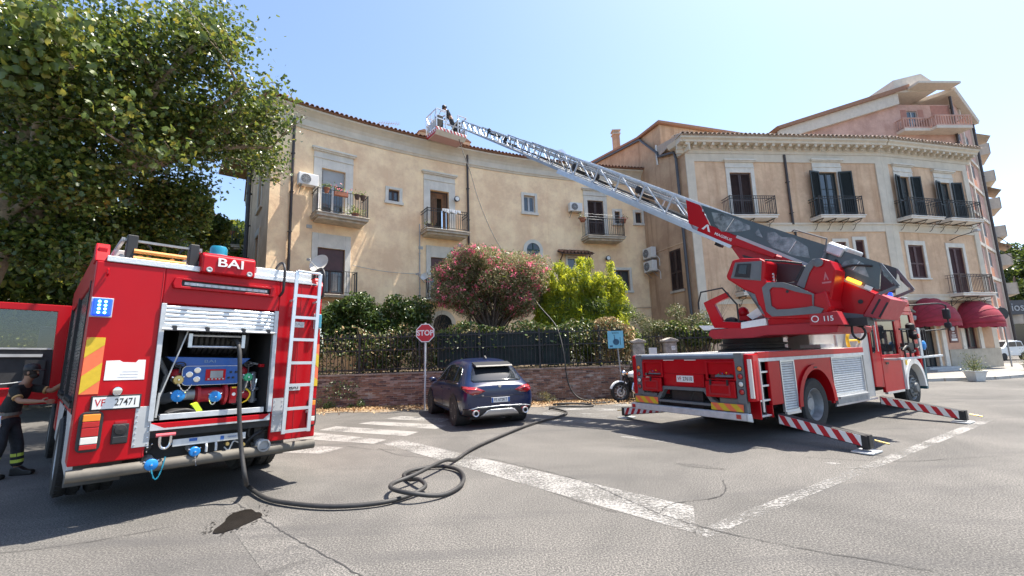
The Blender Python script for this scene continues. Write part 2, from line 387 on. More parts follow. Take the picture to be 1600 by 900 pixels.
crack([(-6.5, 4.3), (-4.6, 4.4), (-3.6, 4.9)], 0.005, 8)
wet = mat('wet_asphalt', (0.010, 0.008, 0.006), 0.35, var=0.3, scale=9, bump=0.004, bscale=110)
pud = []
for i in range(40):
    a = 2 * math.pi * i / 40; r_ = 1 + 0.16 * math.sin(3 * a + 1) + 0.06 * math.sin(5 * a) + rng.uniform(-.025, .025)
    pud.append((-3.0 + 0.17 * r_ * math.cos(a) - 0.05 * r_ * math.sin(a), 5.02 + 0.33 * r_ * math.sin(a)))
o = flat(pud, 0.009).build('puddle', wet, ground, label='dark wet patch beneath the hose by the truck'); 
m_ = MB()
for i in range(70):
    a = rng.uniform(0, 6.28); d_ = rng.uniform(.95, 1.35); x_, y_ = -3.0 + .19 * d_ * math.cos(a), 5.02 + .34 * d_ * math.sin(a); s_ = rng.uniform(.004, .016)
    m_.add([(x_ + s_ * math.cos(t), y_ + s_ * .8 * math.sin(t), .0085) for t in (0, 1.05, 2.1, 3.14, 4.2, 5.24)], [(0, 1, 2, 3, 4, 5)])
m_.build('water_drops', wet, ground, kind='stuff')
# sun-lit strip beside the crack, its sunlight put into a paler asphalt colour
strip_m = ground_mat(1.13, 'sunlit_asphalt')
flat([(-3.55, 5.6), (-3.42, 5.7), (-2.3, 4.72), (-0.9, 3.46), (-0.2, 2.8), (-0.9, 2.6), (-2.0, 3.75), (-2.9, 4.75)], 0.0025).build('sunlit_strip', strip_m, ground)

# old repairs and stains in the carriageway
pm_ = mat('asphalt_repair', (0.098, 0.094, 0.09), 0.9, var=0.3, scale=5, bump=0.005, bscale=90); om_ = ground_mat(.84, 'stained_asphalt')
for px_, py_, rx_, ry_, ro_, nm_, mt_ in ((.7, 5.3, .5, .05, -.9, 'oil_stain', om_), (2.2, 3.3, .22, .1, 1, 'oil_stain', om_), (-2.2, 3.6, .5, .09, .8, 'oil_stain', om_), (2.6, 6.6, .35, .09, -.7, 'oil_stain', om_)):
    q_ = []
    for i in range(26):
        a = 2 * math.pi * i / 26; r_ = 1 + rng.uniform(-.28, .28); x_, y_ = rx_ * r_ * math.cos(a), ry_ * r_ * math.sin(a); q_.append((px_ + x_ * math.cos(ro_) - y_ * math.sin(ro_), py_ + x_ * math.sin(ro_) + y_ * math.cos(ro_)))
    flat(q_, .0028 + .0001 * abs(px_)).build(nm_, mt_, ground)
# verge of dry ground with leaf litter in front of the garden wall
dirt_m = mat('dry_earth', (0.25, 0.19, 0.13), 0.95, var=0.35, scale=5, bump=0.02, bscale=30)
vg = []
n = 70
top = [(-12 + 18.5 * i / n, 15.55) for i in range(n + 1)]
bot = [(-12 + 18.5 * i / n, 14.25 - 0.25 * math.sin(i * .7) * .5 + rng.uniform(-.12, .12) + (0.5 if 36 < i < 44 else 0)) for i in range(n + 1)]
m_ = MB(); m_.add([(x, y, 0.02) for x, y in top] + [(x, y, 0.008) for x, y in bot], [(i, i + 1, n + 2 + i, n + 1 + i) for i in range(n)])
verge = m_.build('dirt_verge', dirt_m); tag(verge, kind='structure')

def leafmesh(name, pos, nrm_jit, size, cols, parent=None, shape='diamond', flatness=0.0, kind='stuff', seed=1, droop=0.0, ups=None):
    """pos Nx3; each leaf a small folded polygon"""
    g_ = np.random.default_rng(seed); n_ = len(pos)
    if shape == 'plane': base = np.array([(0, 0, 0), (.28, .12, .03), (.5, .42, .06), (.26, .45, .03), (.3, .78, .04), (0, 1.0, .0), (-.3, .78, .04), (-.26, .45, .03), (-.5, .42, .06), (-.28, .12, .03)]) ; faces = [(0, 1, 2, 3, 4, 5), (0, 5, 6, 7, 8, 9)]
    elif shape == 'long': base = np.array([(0, 0, 0), (.1, .4, .02), (0, 1, -.05), (-.1, .4, .02)]); faces = [(0, 1, 2, 3)]
    elif shape == 'oval': base = np.array([(0, 0, 0), (.24, .3, .05), (.2, .75, .03), (0, 1, -.03), (-.2, .75, .03), (-.24, .3, .05)]); faces = [(0, 1, 2, 3), (0, 3, 4, 5)]
    else: base = np.array([(0, 0, 0), (.3, .5, .05), (0, 1, 0), (-.3, .5, .05)]); faces = [(0, 1, 2), (0, 2, 3)]
    base = base - np.array([0, .5, 0])
    y = g_.normal(size=(n_, 3)); 
    if droop: y[:, 2] -= droop
    if ups is not None: y += ups
    y /= np.linalg.norm(y, axis=1)[:, None]
    z = g_.normal(size=(n_, 3)); z[:, 2] = np.abs(z[:, 2]) + flatness
    x = np.cross(y, z); x /= np.linalg.norm(x, axis=1)[:, None] + 1e-9; z = np.cross(x, y)
    s_ = (size * g_.uniform(0.6, 1.35, n_))[:, None, None]
    V = pos[:, None, :] + s_ * (base[None, :, 0:1] * x[:, None, :] + base[None, :, 1:2] * y[:, None, :] + base[None, :, 2:3] * z[:, None, :] * 2)
    k = len(base); V = V.reshape(-1, 3)
    me = bpy.data.meshes.new(name); nf = len(faces); fl = len(faces[0])
    me.vertices.add(len(V)); me.vertices.foreach_set('co', V.ravel())
    F_ = (np.arange(n_)[:, None, None] * k + np.array(faces)[None]).reshape(-1)
    me.loops.add(len(F_)); me.loops.foreach_set('vertex_index', F_)
    me.polygons.add(n_ * nf); me.polygons.foreach_set('loop_start', np.arange(n_ * nf) * fl)
    me.update(calc_edges=True); me.validate()
    for c in cols: me.materials.append(c)
    if len(cols) > 1:
        mi = g_.integers(0, len(cols), n_).repeat(nf); me.polygons.foreach_set('material_index', mi)
    o_ = bpy.data.objects.new(name, me); COL.objects.link(o_)
    if parent is not None: o_.parent = parent
    if kind: o_['kind'] = kind
    return o_
def leafmat(name, col, col2, trans=0.35, rough=0.45):
    m = bpy.data.materials.new(name); m.use_nodes = True; nt = m.node_tree; b = nt.nodes['Principled BSDF']; N = nt.nodes.new; L = nt.links.new
    g_ = N('ShaderNodeNewGeometry'); mx = N('ShaderNodeMix'); mx.data_type = 'RGBA'; mx.inputs[6].default_value = (*col, 1); mx.inputs[7].default_value = (*col2, 1)
    L(g_.outputs['Random Per Island'], mx.inputs[0]); L(mx.outputs[2], b.inputs['Base Color']); b.inputs['Roughness'].default_value = rough
    tr = N('ShaderNodeBsdfTranslucent'); hs = N('ShaderNodeHueSaturation'); hs.inputs['Value'].default_value = 1.8; hs.inputs['Hue'].default_value = 0.48; L(mx.outputs[2], hs.inputs['Color']); L(hs.outputs[0], tr.inputs[0])
    ms = N('ShaderNodeMixShader'); ms.inputs[0].default_value = trans; o_ = nt.nodes['Material Output']
    L(b.outputs[0], ms.inputs[1]); L(tr.outputs[0], ms.inputs[2]); L(ms.outputs[0], o_.inputs[0]); MATS[name] = m; return m
dryl = leafmat('dry_leaf', (0.26, 0.15, 0.07), (0.50, 0.36, 0.19), 0.1, 0.8)
P = np.column_stack([rng.uniform(-11, 6.2, 9000), 15.4 - np.abs(rng.normal(0, 0.5, 9000)), np.full(9000, 0.03) + rng.uniform(0, .04, 9000)])
lit = leafmesh('leaf_litter', P, 0, 0.075, [dryl], shape='diamond', flatness=3.0, seed=3)
tag(lit, 'dry brown fallen leaves strewn along the foot of the brick wall', 'leaf litter', kind='stuff')

# pavement in front of the right building
pave_m = mat('pale_paving', (0.27, 0.25, 0.22), 0.85, var=0.18, scale=2.5, bump=0.004, bscale=40)
kerb_m = mat('kerb_stone', (0.4, 0.39, 0.36), 0.8, var=0.2, scale=5)
pv = MB()
PV = [(11.0, 21.2), (14.6, 18.6), (19.5, 18.4), (25.2, 20.4), (29.5, 23.5), (32, 27), (27.5, 28), (20.5, 25), (9, 23)]
pv.prism(PV, 0.0, 0.12, 'z')
pav = pv.build('pavement', pave_m); tag(pav, kind='structure')
K = MB()
for a, b in zip(PV[:5], PV[1:6]):
    A_, B_ = Vector((*a, 0)), Vector((*b, 0)); n_ = max(1, int((B_ - A_).length / 0.9)); 
    for i in range(n_):
        p, q = A_.lerp(B_, i / n_), A_.lerp(B_, (i + 1) / n_ - 0.012); K.bar((p.x, p.y, .062), (q.x, q.y, .062), 0.16, 0.13)
K.build('kerb', kerb_m, pav, bevel=0.01, kind='stuff')
# ================================================================ BUILDINGS
def stucco(name, col, streakc=0.28, warm=(1.0, .85, .75)):
    m = bpy.data.materials.new(name); m.use_nodes = True; nt = m.node_tree; b = nt.nodes['Principled BSDF']; N = nt.nodes.new; L = nt.links.new
    tc = N('ShaderNodeTexCoord')
    def nz(sc, det, vec=None, r=0.65):
        n = N('ShaderNodeTexNoise'); n.inputs['Scale'].default_value = sc; n.inputs['Detail'].default_value = det; n.inputs['Roughness'].default_value = r; L(vec or tc.outputs['Object'], n.inputs['Vector']); return n.outputs[0]
    def mr(v, a, bb, c=0., d=1.):
        n = N('ShaderNodeMapRange'); n.inputs[1].default_value = a; n.inputs[2].default_value = bb; n.inputs[3].default_value = c; n.inputs[4].default_value = d; L(v, n.inputs[0]); return n.outputs[0]
    def mix(f, a, c2):
        n = N('ShaderNodeMix'); n.data_type = 'RGBA'; L(f, n.inputs[0])
        for i, q in ((6, a), (7, c2)):
            if isinstance(q, tuple): n.inputs[i].default_value = (*q, 1)
            else: L(q, n.inputs[i])
        return n.outputs[2]
    lt = tuple(min(1, c * 1.1) for c in col); dk = tuple(c * (0.86 if i == 0 else 0.82) for i, c in enumerate(col))
    a = mix(mr(nz(0.8, 7, r=.7), .4, .6), dk, lt)
    a = mix(mr(nz(3.1, 9, r=.8), .5, .75, 0, .4), a, tuple(c * .78 for c in col))
    mp = N('ShaderNodeMapping'); mp.inputs['Scale'].default_value = (1.8, 1.8, .1); L(tc.outputs['Object'], mp.inputs[0])
    a = mix(mr(nz(1.7, 7, mp.outputs[0]), .53, .75, 0, streakc * 2), a, tuple(c * (1 - streakc) * w for c, w in zip(col, warm)))
    L(a, b.inputs['Base Color']); b.inputs['Roughness'].default_value = .92; b.inputs['Specular IOR Level'].default_value = .2
    bn = N('ShaderNodeBump'); bn.inputs['Strength'].default_value = .6; bn.inputs['Distance'].default_value = .012; L(nz(22, 6), bn.inputs['Height'])
    b2 = N('ShaderNodeBump'); b2.inputs['Strength'].default_value = .5; b2.inputs['Distance'].default_value = .06; L(nz(1.3, 5), b2.inputs['Height']); L(bn.outputs[0], b2.inputs['Normal']); L(b2.outputs[0], b.inputs['Normal'])
    MATS[name] = m; return m
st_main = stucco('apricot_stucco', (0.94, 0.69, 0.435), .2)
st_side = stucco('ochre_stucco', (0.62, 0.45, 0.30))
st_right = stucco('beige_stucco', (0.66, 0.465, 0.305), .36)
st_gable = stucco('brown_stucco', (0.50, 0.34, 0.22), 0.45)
cream = mat('cream_moulding', (0.62, 0.55, 0.44), 0.85, var=0.1, scale=2, streak=0.2, bump=0.004, bscale=20)
whitem = mat('white_surround', (0.66, 0.62, 0.54), 0.85, var=0.12, scale=3, streak=0.18, bump=0.003, bscale=25)
brownw = mat('brown_shutter', (0.055, 0.032, 0.028), 0.5, var=0.25, scale=3)
maroon = mat('maroon_shutter', (0.085, 0.034, 0.032), 0.5, var=0.25, scale=3)
greenb = mat('dark_green_shutter', (0.02, 0.028, 0.028), 0.5, var=0.2)
pipem = mat('brown_downpipe', (0.05, 0.035, 0.032), 0.4, var=0.2)
pipeg = mat('dark_grey_pipe', (0.075, 0.075, 0.08), 0.45, var=0.2)
slabm = mat('balcony_slab', (0.5, 0.44, 0.36), 0.9, var=0.25, scale=4, dirt=0.5, dirtcol=(0.2, 0.17, 0.13), bump=0.006, bscale=25)
tilem = mat('terracotta_tile', (0.30, 0.16, 0.10), 0.9, var=0.35, scale=5, island=0.45, bump=0.006, bscale=30)
tilel = mat('weathered_tile', (0.42, 0.34, 0.27), 0.9, var=0.3, scale=5, island=0.35, bump=0.006, bscale=30)
wgl = mat('window_glass', (0.045, 0.055, 0.06), 0.06, spec=0.9)
curtain = mat('curtain', (0.42, 0.40, 0.37), 0.9, var=0.15, scale=8)
curtb = mat('brown_curtain', (0.22, 0.13, 0.08), 0.9, var=0.3, scale=8)
roller = mat('roller_blind', (0.33, 0.34, 0.34), 0.7, var=0.08)
irons = mat('wrought_iron', (0.028, 0.027, 0.028), 0.5, var=0.2)
ac_w = mat('ac_white', (0.72, 0.71, 0.68), 0.5, var=0.06, dirt=0.25)
ac_d = mat('ac_grille', (0.08, 0.08, 0.085), 0.5)
terra = mat('terracotta_pot', (0.34, 0.13, 0.075), 0.85, var=0.2)
potm = mat('dark_pot', (0.1, 0.06, 0.045), 0.8)
pinkw = stucco('pink_render', (0.56, 0.36, 0.29), 0.2)
pinkb = mat('pink_panel', (0.42, 0.20, 0.15), 0.85, var=0.12)
orangep = mat('orange_panel', (0.60, 0.24, 0.13), 0.85, var=0.1)
concr = mat('cream_concrete', (0.62, 0.55, 0.46), 0.85, var=0.1, streak=0.2)

def wall(fn, s0, s1, z0, z1, ops, depth=0.22, ds=0.8):
    S = sorted(set([s0, s1] + [round(s0 + (s1 - s0) * i / max(1, int((s1 - s0) / ds)), 4) for i in range(int((s1 - s0) / ds) + 1)] + [o[0] for o in ops] + [o[2] for o in ops]))
    Zs = sorted(set([z0, z1] + [o[1] for o in ops] + [o[3] for o in ops]))
    m_ = MB(lambda s, o, z: fn(s, o, z))
    for i in range(len(S) - 1):
        for j in range(len(Zs) - 1):
            cs, cz = (S[i] + S[i + 1]) / 2, (Zs[j] + Zs[j + 1]) / 2
            if any(o[0] < cs < o[2] and o[1] < cz < o[3] for o in ops): continue
            m_.add([(S[i], 0, Zs[j]), (S[i + 1], 0, Zs[j]), (S[i + 1], 0, Zs[j + 1]), (S[i], 0, Zs[j + 1])], [(0, 1, 2, 3)])
    for a, b, c, d in ops:
        q = [(a, b), (c, b), (c, d), (a, d)]
        for i in range(4):
            (x0, y0), (x1, y1) = q[i], q[(i + 1) % 4]
            m_.add([(x0, 0, y0), (x1, 0, y1), (x1, -depth, y1), (x0, -depth, y0)], [(0, 1, 2, 3)])
        m_.add([(a, -depth - .9, b), (c, -depth - .9, b), (c, -depth - .9, d), (a, -depth - .9, d)], [(0, 1, 2, 3)])
    return m_
def sweep(m_, prof, s0, s1, n, m=0):
    """profile (o,z) swept along s"""
    k = len(prof); vs = []; fs = []
    for i in range(n + 1):
        s = s0 + (s1 - s0) * i / n; vs += [(s, o, z) for o, z in prof]
    for i in range(n):
        for j in range(k): fs.append((i * k + j, (i + 1) * k + j, (i + 1) * k + (j + 1) % k, i * k + (j + 1) % k))
    fs += [tuple(range(k)), tuple(n * k + j for j in range(k - 1, -1, -1))]
    m_.add(vs, fs, m)

def surround(fn, parent, a, b, c, d, top=0.3, side=0.16, hood=True, bottom=0.0, mt=None, plaster=0.0):
    """frame round opening a..c x b..d"""
    m_ = MB(fn); t = d + top
    m_.box(a - side, a, 0.0, 0.05, b - bottom, t); m_.box(c, c + side, 0.0, 0.05, b - bottom, t)
    m_.box(a + .001, c - .001, 0.002, 0.048, d, t - .001)
    if bottom: m_.box(a - side - .04, c + side + .04, 0, 0.10, b - bottom, b - .002)
    if hood:
        m_.box(a - side - 0.02, c + side + 0.02, 0, 0.08, t, t + 0.05)
        m_.box(a - side - .001, c + side + .001, 0, 0.045, t + .05, t + 0.05 + .26)
        m_.box(a - side - 0.06, c + side + 0.06, 0, 0.13, t + .31, t + 0.37); m_.box(a - side - 0.11, c + side + 0.11, 0, 0.19, t + .37, t + 0.45)
    return m_.build('window_surround', mt or whitem, parent, bevel=0.008)
def leaves_shut(fn, parent, a, b, c, d, m, name='shutter', off=-0.12, slats=True, kids=None, n=2):
    """closed louvred leaves"""
    w = (c - a) / n
    for i in range(n):
        x0, x1 = a + w * i + .006, a + w * (i + 1) - .006; m_ = MB(fn)
        for u, v in ((x0, x0 + .07), (x1 - .07, x1)): m_.box(u, v, off, off + .05, b + .01, d - .01)
        hh = d - b
        for z in (b + .01, b + hh * .42, d - .09): m_.box(x0 + .071, x1 - .071, off + .001, off + .049, z, z + .08)
        z = b + .1
        while z < d - .12:
            if not (b + hh * .42 - .05 < z < b + hh * .42 + .08): m_.add([(x0 + .07, off + .005, z + .045), (x1 - .07, off + .005, z + .045), (x1 - .07, off + .04, z), (x0 + .07, off + .04, z)], [(0, 1, 2, 3)])
            z += .055
        m_.add([(x0 + .05, off + .002, b), (x1 - .05, off + .002, b), (x1 - .05, off + .002, d), (x0 + .05, off + .002, d)], [(0, 1, 2, 3)])
        m_.build(name, m, parent)
def glazed(fn, parent, a, b, c, d, fm, kind='glass', off=-0.16, rows=3):
    m_ = MB(fn)
    m_.box(a + .001, a + .07, off, off + .06, b, d); m_.box(c - .07, c - .001, off, off + .06, b, d); m_.box(a + .07, c - .07, off + .001, off + .059, d - .08, d - .002); m_.box(a + .07, c - .07, off + .001, off + .059, b + .002, b + .12)
    mid = (a + c) / 2; m_.box(mid - .05, mid + .05, off + .002, off + .07, b + .12, d - .08)
    for i in range(1, rows): z = b + .12 + (d - b - .2) * i / rows; m_.box(a + .07, mid - .05, off + .01, off + .045, z, z + .03); m_.box(mid + .05, c - .07, off + .01, off + .045, z, z + .03)
    f = m_.build('window_frame', fm, parent)
    for x0, x1 in ((a + .07, mid - .05), (mid + .05, c - .07)):
        MB(fn).box(x0, x1, off + .02, off + .026, b + .12, d - .08).build('pane', wgl if kind == 'glass' else curtain, f)
    return f
def balcony(fn, parent, s0, s1, zf, dep, h=1.0, th=0.16, slab=None, brackets=False, belly=False, nb=None, deco=False, bars_m=None, white_lip=False):
    b = MB(fn)
    b.box(s0 - .04, s1 + .04, 0, dep + .05, zf - .05, zf)
    b.box(s0, s1, 0.001, dep, zf - th, zf - .05)
    if belly: b.box(s0 + .1, s1 - .1, .002, dep - .14, zf - th - .1, zf - th)
    bo = b.build('balcony', slab or slabm, parent, bevel=0.012)
    r_ = MB(fn); e = .03
    for z in (zf + h, zf + .09) + ((zf + h - .14,) if deco else ()):
        r_.bar((s0 + e, dep - e, z), (s1 - e, dep - e, z), .035, .02); r_.bar((s0 + e, 0, z), (s0 + e, dep - e, z), .035, .02); r_.bar((s1 - e, 0, z), (s1 - e, dep - e, z), .035, .02)
    for x in (s0 + e, s1 - e): r_.box(x - .018, x + .018, dep - e - .018, dep - e + .018, zf, zf + h + .03)
    n_ = nb or int((s1 - s0) / .115)
    for i in range(1, n_): x = s0 + (s1 - s0) * i / n_; r_.bar((x, dep - e, zf + .09), (x, dep - e, zf + h), .016)
    k = max(3, int(dep / .115))
    for i in range(1, k):
        y = dep * i / k
        for x in (s0 + e, s1 - e): r_.bar((x, y, zf + .09), (x, y, zf + h), .016)
    if deco:
        for i in range(int((s1 - s0) / .16)):
            x = s0 + .08 + .16 * i; z = zf + h - .07
            r_.tube([(x + .055 * math.cos(t), dep - e, z + .055 * math.sin(t)) for t in [k_ * math.pi / 4 for k_ in range(8)]], .006, 4, closed=True)
    r_.build('railing', bars_m or irons, bo)
    if brackets:
        n_ = brackets
        for i in range(n_):
            x = s0 + .15 + (s1 - s0 - .3) * i / (n_ - 1); k_ = MB(fn)
            z = zf - th - .01
            k_.box(x - .015, x + .015, 0, dep - .05, z - .035, z); k_.box(x - .015, x + .015, 0, .03, z - .5, z - .035)
            cv = smoothpath([(x, .03, z - .48), (x, .18, z - .38), (x, .3, z - .2), (x, .55, z - .12), (x, dep - .12, z - .04)], 4); k_.tube(cv, .014, 5)
            k_.tube([(x, .17 + .085 * math.cos(t), z - .13 + .085 * math.sin(t)) for t in [q * math.pi / 5 for q in range(10)]], .01, 4, closed=True)
            k_.build('bracket', irons, bo)
    return bo
def downpipe(fn, parent, s, z0, z1, m, r=.055, off=.09, kink=None):
    p = MB(fn); pts = [(s, off, z0), (s, off, z1)]
    if kink: pts = [(s, off, z0), (s, off, z1 - .9)] + kink
    p.tube(pts, r, 10)
    z = z0 + .6
    while z < z1 - .3: p.box(s - r - .015, s + r + .015, 0, off + r + .012, z, z + .035); z += 1.7
    return p.build('drainpipe', m, parent, smooth=40)
def eaves_tiles(fn, parent, s0, s1, o0, z0, m, rows=3, pitch=.33, step=.21, name='roof_tiles', r=.085):
    t = MB(fn); n_ = int((s1 - s0) / step)
    for i in range(n_):
        s = s0 + (i + .5) * (s1 - s0) / n_
        for k in range(rows):
            a = o0 - k * .33 + rng.uniform(-.015, .015); b = a - .4; za = z0 + k * .33 * pitch + rng.uniform(-.008, .008); zb = za + .4 * pitch; vs = []
            for (o_, z_, rr) in ((a, za, r), (b, zb - .03, r * .8)):
                for j in range(6): an = math.pi * j / 5; vs.append((s + rr * math.cos(an), o_, z_ + rr * math.sin(an)))
            t.add(vs, [(j, j + 1, 7 + j, 6 + j) for j in range(5)])
            if k == 0:   # rim thickness + pan tile beneath
                vs = []
                for rr in (r, r - .018):
                    for j in range(6): an = math.pi * j / 5; vs.append((s + rr * math.cos(an), o0 + .016, z0 + rr * math.sin(an)))
                t.add(vs, [(j, j + 1, 7 + j, 6 + j) for j in range(5)])
                sp = s + (s1 - s0) / n_ / 2; vs = []
                for o_ in (o0 + .02, o0 - .35):
                    for j in range(5): an = math.pi * j / 4; vs.append((sp + r * .95 * math.cos(an), o_, z0 + .02 + (o0 - o_) * pitch - r * .6 * math.sin(an)))
                t.add(vs, [(j, j + 1, 6 + j, 5 + j) for j in range(4)])
    return t.build(name, m, parent, kind='stuff', smooth=50)

# ---------------------------------------------------------------- main curved building
CX, CY, RR = 14.82523, -10.31938, 36.7264
A0 = math.atan2(17.35 - CY, -9.3 - CX)
def fm(s, o, z):
    a = A0 - s / RR; return (CX + (RR - o) * math.cos(a), CY + (RR - o) * math.sin(a), z)
main = empty('apartment_building', (-9.7, 17.0, 0)); tag(main, 'long concave apricot two storey building with white window surrounds behind the garden', 'building')
def mk(parent):    # keep world coords under an offset empty
    inv = Vector(parent.location)
    return lambda f: (lambda s, o, z: (f(s, o, z)[0] - inv.x, f(s, o, z)[1] - inv.y, f(s, o, z)[2] - inv.z))
F = mk(main)(fm)
S0, S1 = -0.5, 19.95
OP = dict(w1=(1.49, 7.78, 2.5, 10.0), l1=(1.42, 4.4, 2.56, 6.42), w2=(4.5, 9.05, 5.03, 9.64), w3=(6.6, 7.78, 7.6, 9.98), l3=(6.62, 4.4, 7.6, 6.5), w4=(11.95, 9.43, 12.63, 10.41),
          ar=(12.02, 6.3, 12.8, 7.3), w5=(15.95, 8.12, 16.97, 10.46), w6=(17.68, 9.14, 18.02, 9.86), w7=(19.02, 9.18, 19.42, 9.85), lo=(17.4, 5.1, 18.36, 6.3), aw=(14.5, 5.7, 15.6, 7.0), gd=(6.74, 1.3, 7.69, 3.2), lw=(0.9, 1.9, 1.9, 3.0))
wm = wall(F, S0, S1, 0, 12.4, list(OP.values()))
wm.build('wall', st_main, main)
c_ = MB(F)
sweep(c_, [(0, 11.58), (.05, 11.6), (.07, 11.68), (.11, 11.7), (.11, 11.78), (.03, 11.80), (.03, 12.02), (.10, 12.16), (.22, 12.28), (.34, 12.36), (.34, 12.44), (0, 12.44)], S0 - .1, S1, 40)
c_.build('cornice', cream, main)
rf = MB(F); sweep(rf, [(.42, 12.46), (.42, 12.50), (-5.0, 14.3), (-10, 12.6), (-10, 12.46)], S0 - .4, S1, 30); rfo = rf.build('roof', tilem, main)
eaves_tiles(F, rfo, S0 - .4, S1, .46, 12.50, tilem, rows=5)
# left return wall
cn = Vector(fm(S0, 0, 0)); SB = cn + Vector((-.6, .8, 0)) * 6.4; SC = SB + Vector((-.54, .842, 0)) * 8
def seg(p, q):
    p = Vector(p); q = Vector(q); d = (q - p); d.z = 0; d.normalize(); n_ = Vector((d.y, -d.x, 0))
    return lambda s, o, z: (p.x + d.x * s + n_.x * o, p.y + d.y * s + n_.y * o, z)
sideA = mk(main)(seg(SB, cn)); sideB = mk(main)(seg(SC, SB))
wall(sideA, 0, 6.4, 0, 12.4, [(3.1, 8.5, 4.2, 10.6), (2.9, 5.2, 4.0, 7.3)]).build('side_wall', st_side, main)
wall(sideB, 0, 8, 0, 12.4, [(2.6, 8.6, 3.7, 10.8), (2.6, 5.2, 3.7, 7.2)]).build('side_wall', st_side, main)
c_ = MB(sideA); PR = [(0, 11.58), (.05, 11.6), (.11, 11.7), (.11, 11.78), (.03, 11.8), (.03, 12.02), (.12, 12.28), (.18, 12.36), (.18, 12.44), (0, 12.44)]
sweep(c_, PR, 0, 6.45, 1); c_.build('cornice', cream, main); c_ = MB(sideB); sweep(c_, PR, 0, 8, 1); c_.build('cornice', cream, main)
for f_, l_ in ((sideA, 6.7), (sideB, 8)):
    eaves_tiles(f_, rfo, 0, l_, .24, 12.5, tilem, rows=2); r2 = MB(f_); sweep(r2, [(.20, 12.46), (.20, 12.5), (-2.2, 13.2), (-2.2, 12.46)], 0, l_ - 1.6, 1); r2.build('roof', tilem, main)
surround(sideA, main, 3.1, 8.5, 4.2, 10.6, mt=cream, bottom=.08); surround(sideA, main, 2.9, 5.2, 4.0, 7.3, mt=cream, hood=False, bottom=.08); surround(sideB, main, 2.6, 8.6, 3.7, 10.8, mt=cream); surround(sideB, main, 2.6, 5.2, 3.7, 7.2, mt=cream, hood=False)
leaves_shut(sideA, main, 3.1, 8.5, 4.2, 10.6, brownw); leaves_shut(sideA, main, 2.9, 5.2, 4.0, 7.3, brownw); leaves_shut(sideB, main, 2.6, 8.6, 3.7, 10.8, brownw); leaves_shut(sideB, main, 2.6, 5.2, 3.7, 7.2, brownw)
balcony(sideB, main, 2.1, 4.2, 8.5, .8, belly=True)
downpipe(sideA, main, .25, 1.2, 12.6, pipeg, .1, .16, [(.25, .2, 11.75), (.25, .42, 12.1), (.25, .45, 12.5)])
# dark hopper of pipe
# front drainpipes
downpipe(F, main, .3, 1.2, 11.9, pipem, .055); downpipe(F, main, 8.64, 1.2, 12.2, pipem, .055); downpipe(F, main, 19.72, 1.2, 12.4, pipeg, .06, .12)
downpipe(F, main, 6.05, 4.3, 8.1, greyl, .025, .04)
# openings
def reveal_dark(fn, parent, o): pass
surround(F, main, *OP['w1'], top=.42, side=.34); surround(F, main, *OP['w3'], top=.48, side=.34); surround(F, main, *OP['w5'], top=.28, side=.24)
surround(F, main, *OP['l1'], top=.62, side=.24, hood=False); surround(F, main, *OP['l3'], top=.58, side=.24, hood=False)
for k_ in ('w2', 'w4', 'w6', 'w7', 'lo'): surround(F, main, *OP[k_], top=.16 if k_ != 'w2' else .12, side=.15, hood=False, bottom=.14)
f1 = glazed(F, main, *OP['w1'], greyl, rows=2); MB(F).box(1.56, 2.43, -.09, -.06, 9.3, 9.93).build('roller_blind', roller, f1)
m_ = MB(F)
for i in range(14): m_.box(1.6 + .056 * i, 1.635 + .056 * i, -.2, -.17, 7.9, 9.3)
m_.build('curtain', curtain, f1, kind='stuff')
# door 3 open, dark interior with curtains
d3 = MB(F); d3.box(6.6, 6.66, -.2, -.14, 7.78, 9.98); d3.box(7.54, 7.6, -.2, -.14, 7.78, 9.98); d3.box(6.66, 7.54, -.2, -.141, 9.9, 9.978); d3o = d3.build('window_frame', brownw, main)
m_ = MB(F); 
for i in range(8): m_.box(6.67 + .05 * i, 6.7 + .05 * i, -.32 + .02 * (i % 2), -.28 + .02 * (i % 2), 7.85 + .15 * i * .5, 9.9)
for i in range(4): m_.box(7.38 + .045 * i, 7.41 + .045 * i, -.32, -.28, 7.85, 9.9)
m_.build('curtain', curtb, d3o, kind='stuff')
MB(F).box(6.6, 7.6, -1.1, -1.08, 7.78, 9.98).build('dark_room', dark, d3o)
for k_ in ('l1', 'l3'):
    f_ = glazed(F, main, *OP[k_], brownw, rows=2); a_, b_, c2_, d_ = OP[k_]
    MB(F).box(a_ + .05, c2_ - .05, -.09, -.05, b_ + (d_ - b_) * .52, d_ - .02).build('roller_blind', maroon, f_)
    m_ = MB(F)
    for i in range(7): m_.box(a_ + .55 + .05 * i, a_ + .58 + .05 * i, -.125, -.11, b_ + .2, b_ + .95)
    m_.build('curtain', curtain, f_, kind='stuff')
leaves_shut(F, main, *OP['w5'], brownw, off=-.08)
for k_ in ('w2', 'w4', 'w6', 'w7', 'lo'):
    f_ = glazed(F, main, *OP[k_], greyl if k_ == 'w4' else brownw, rows=1)
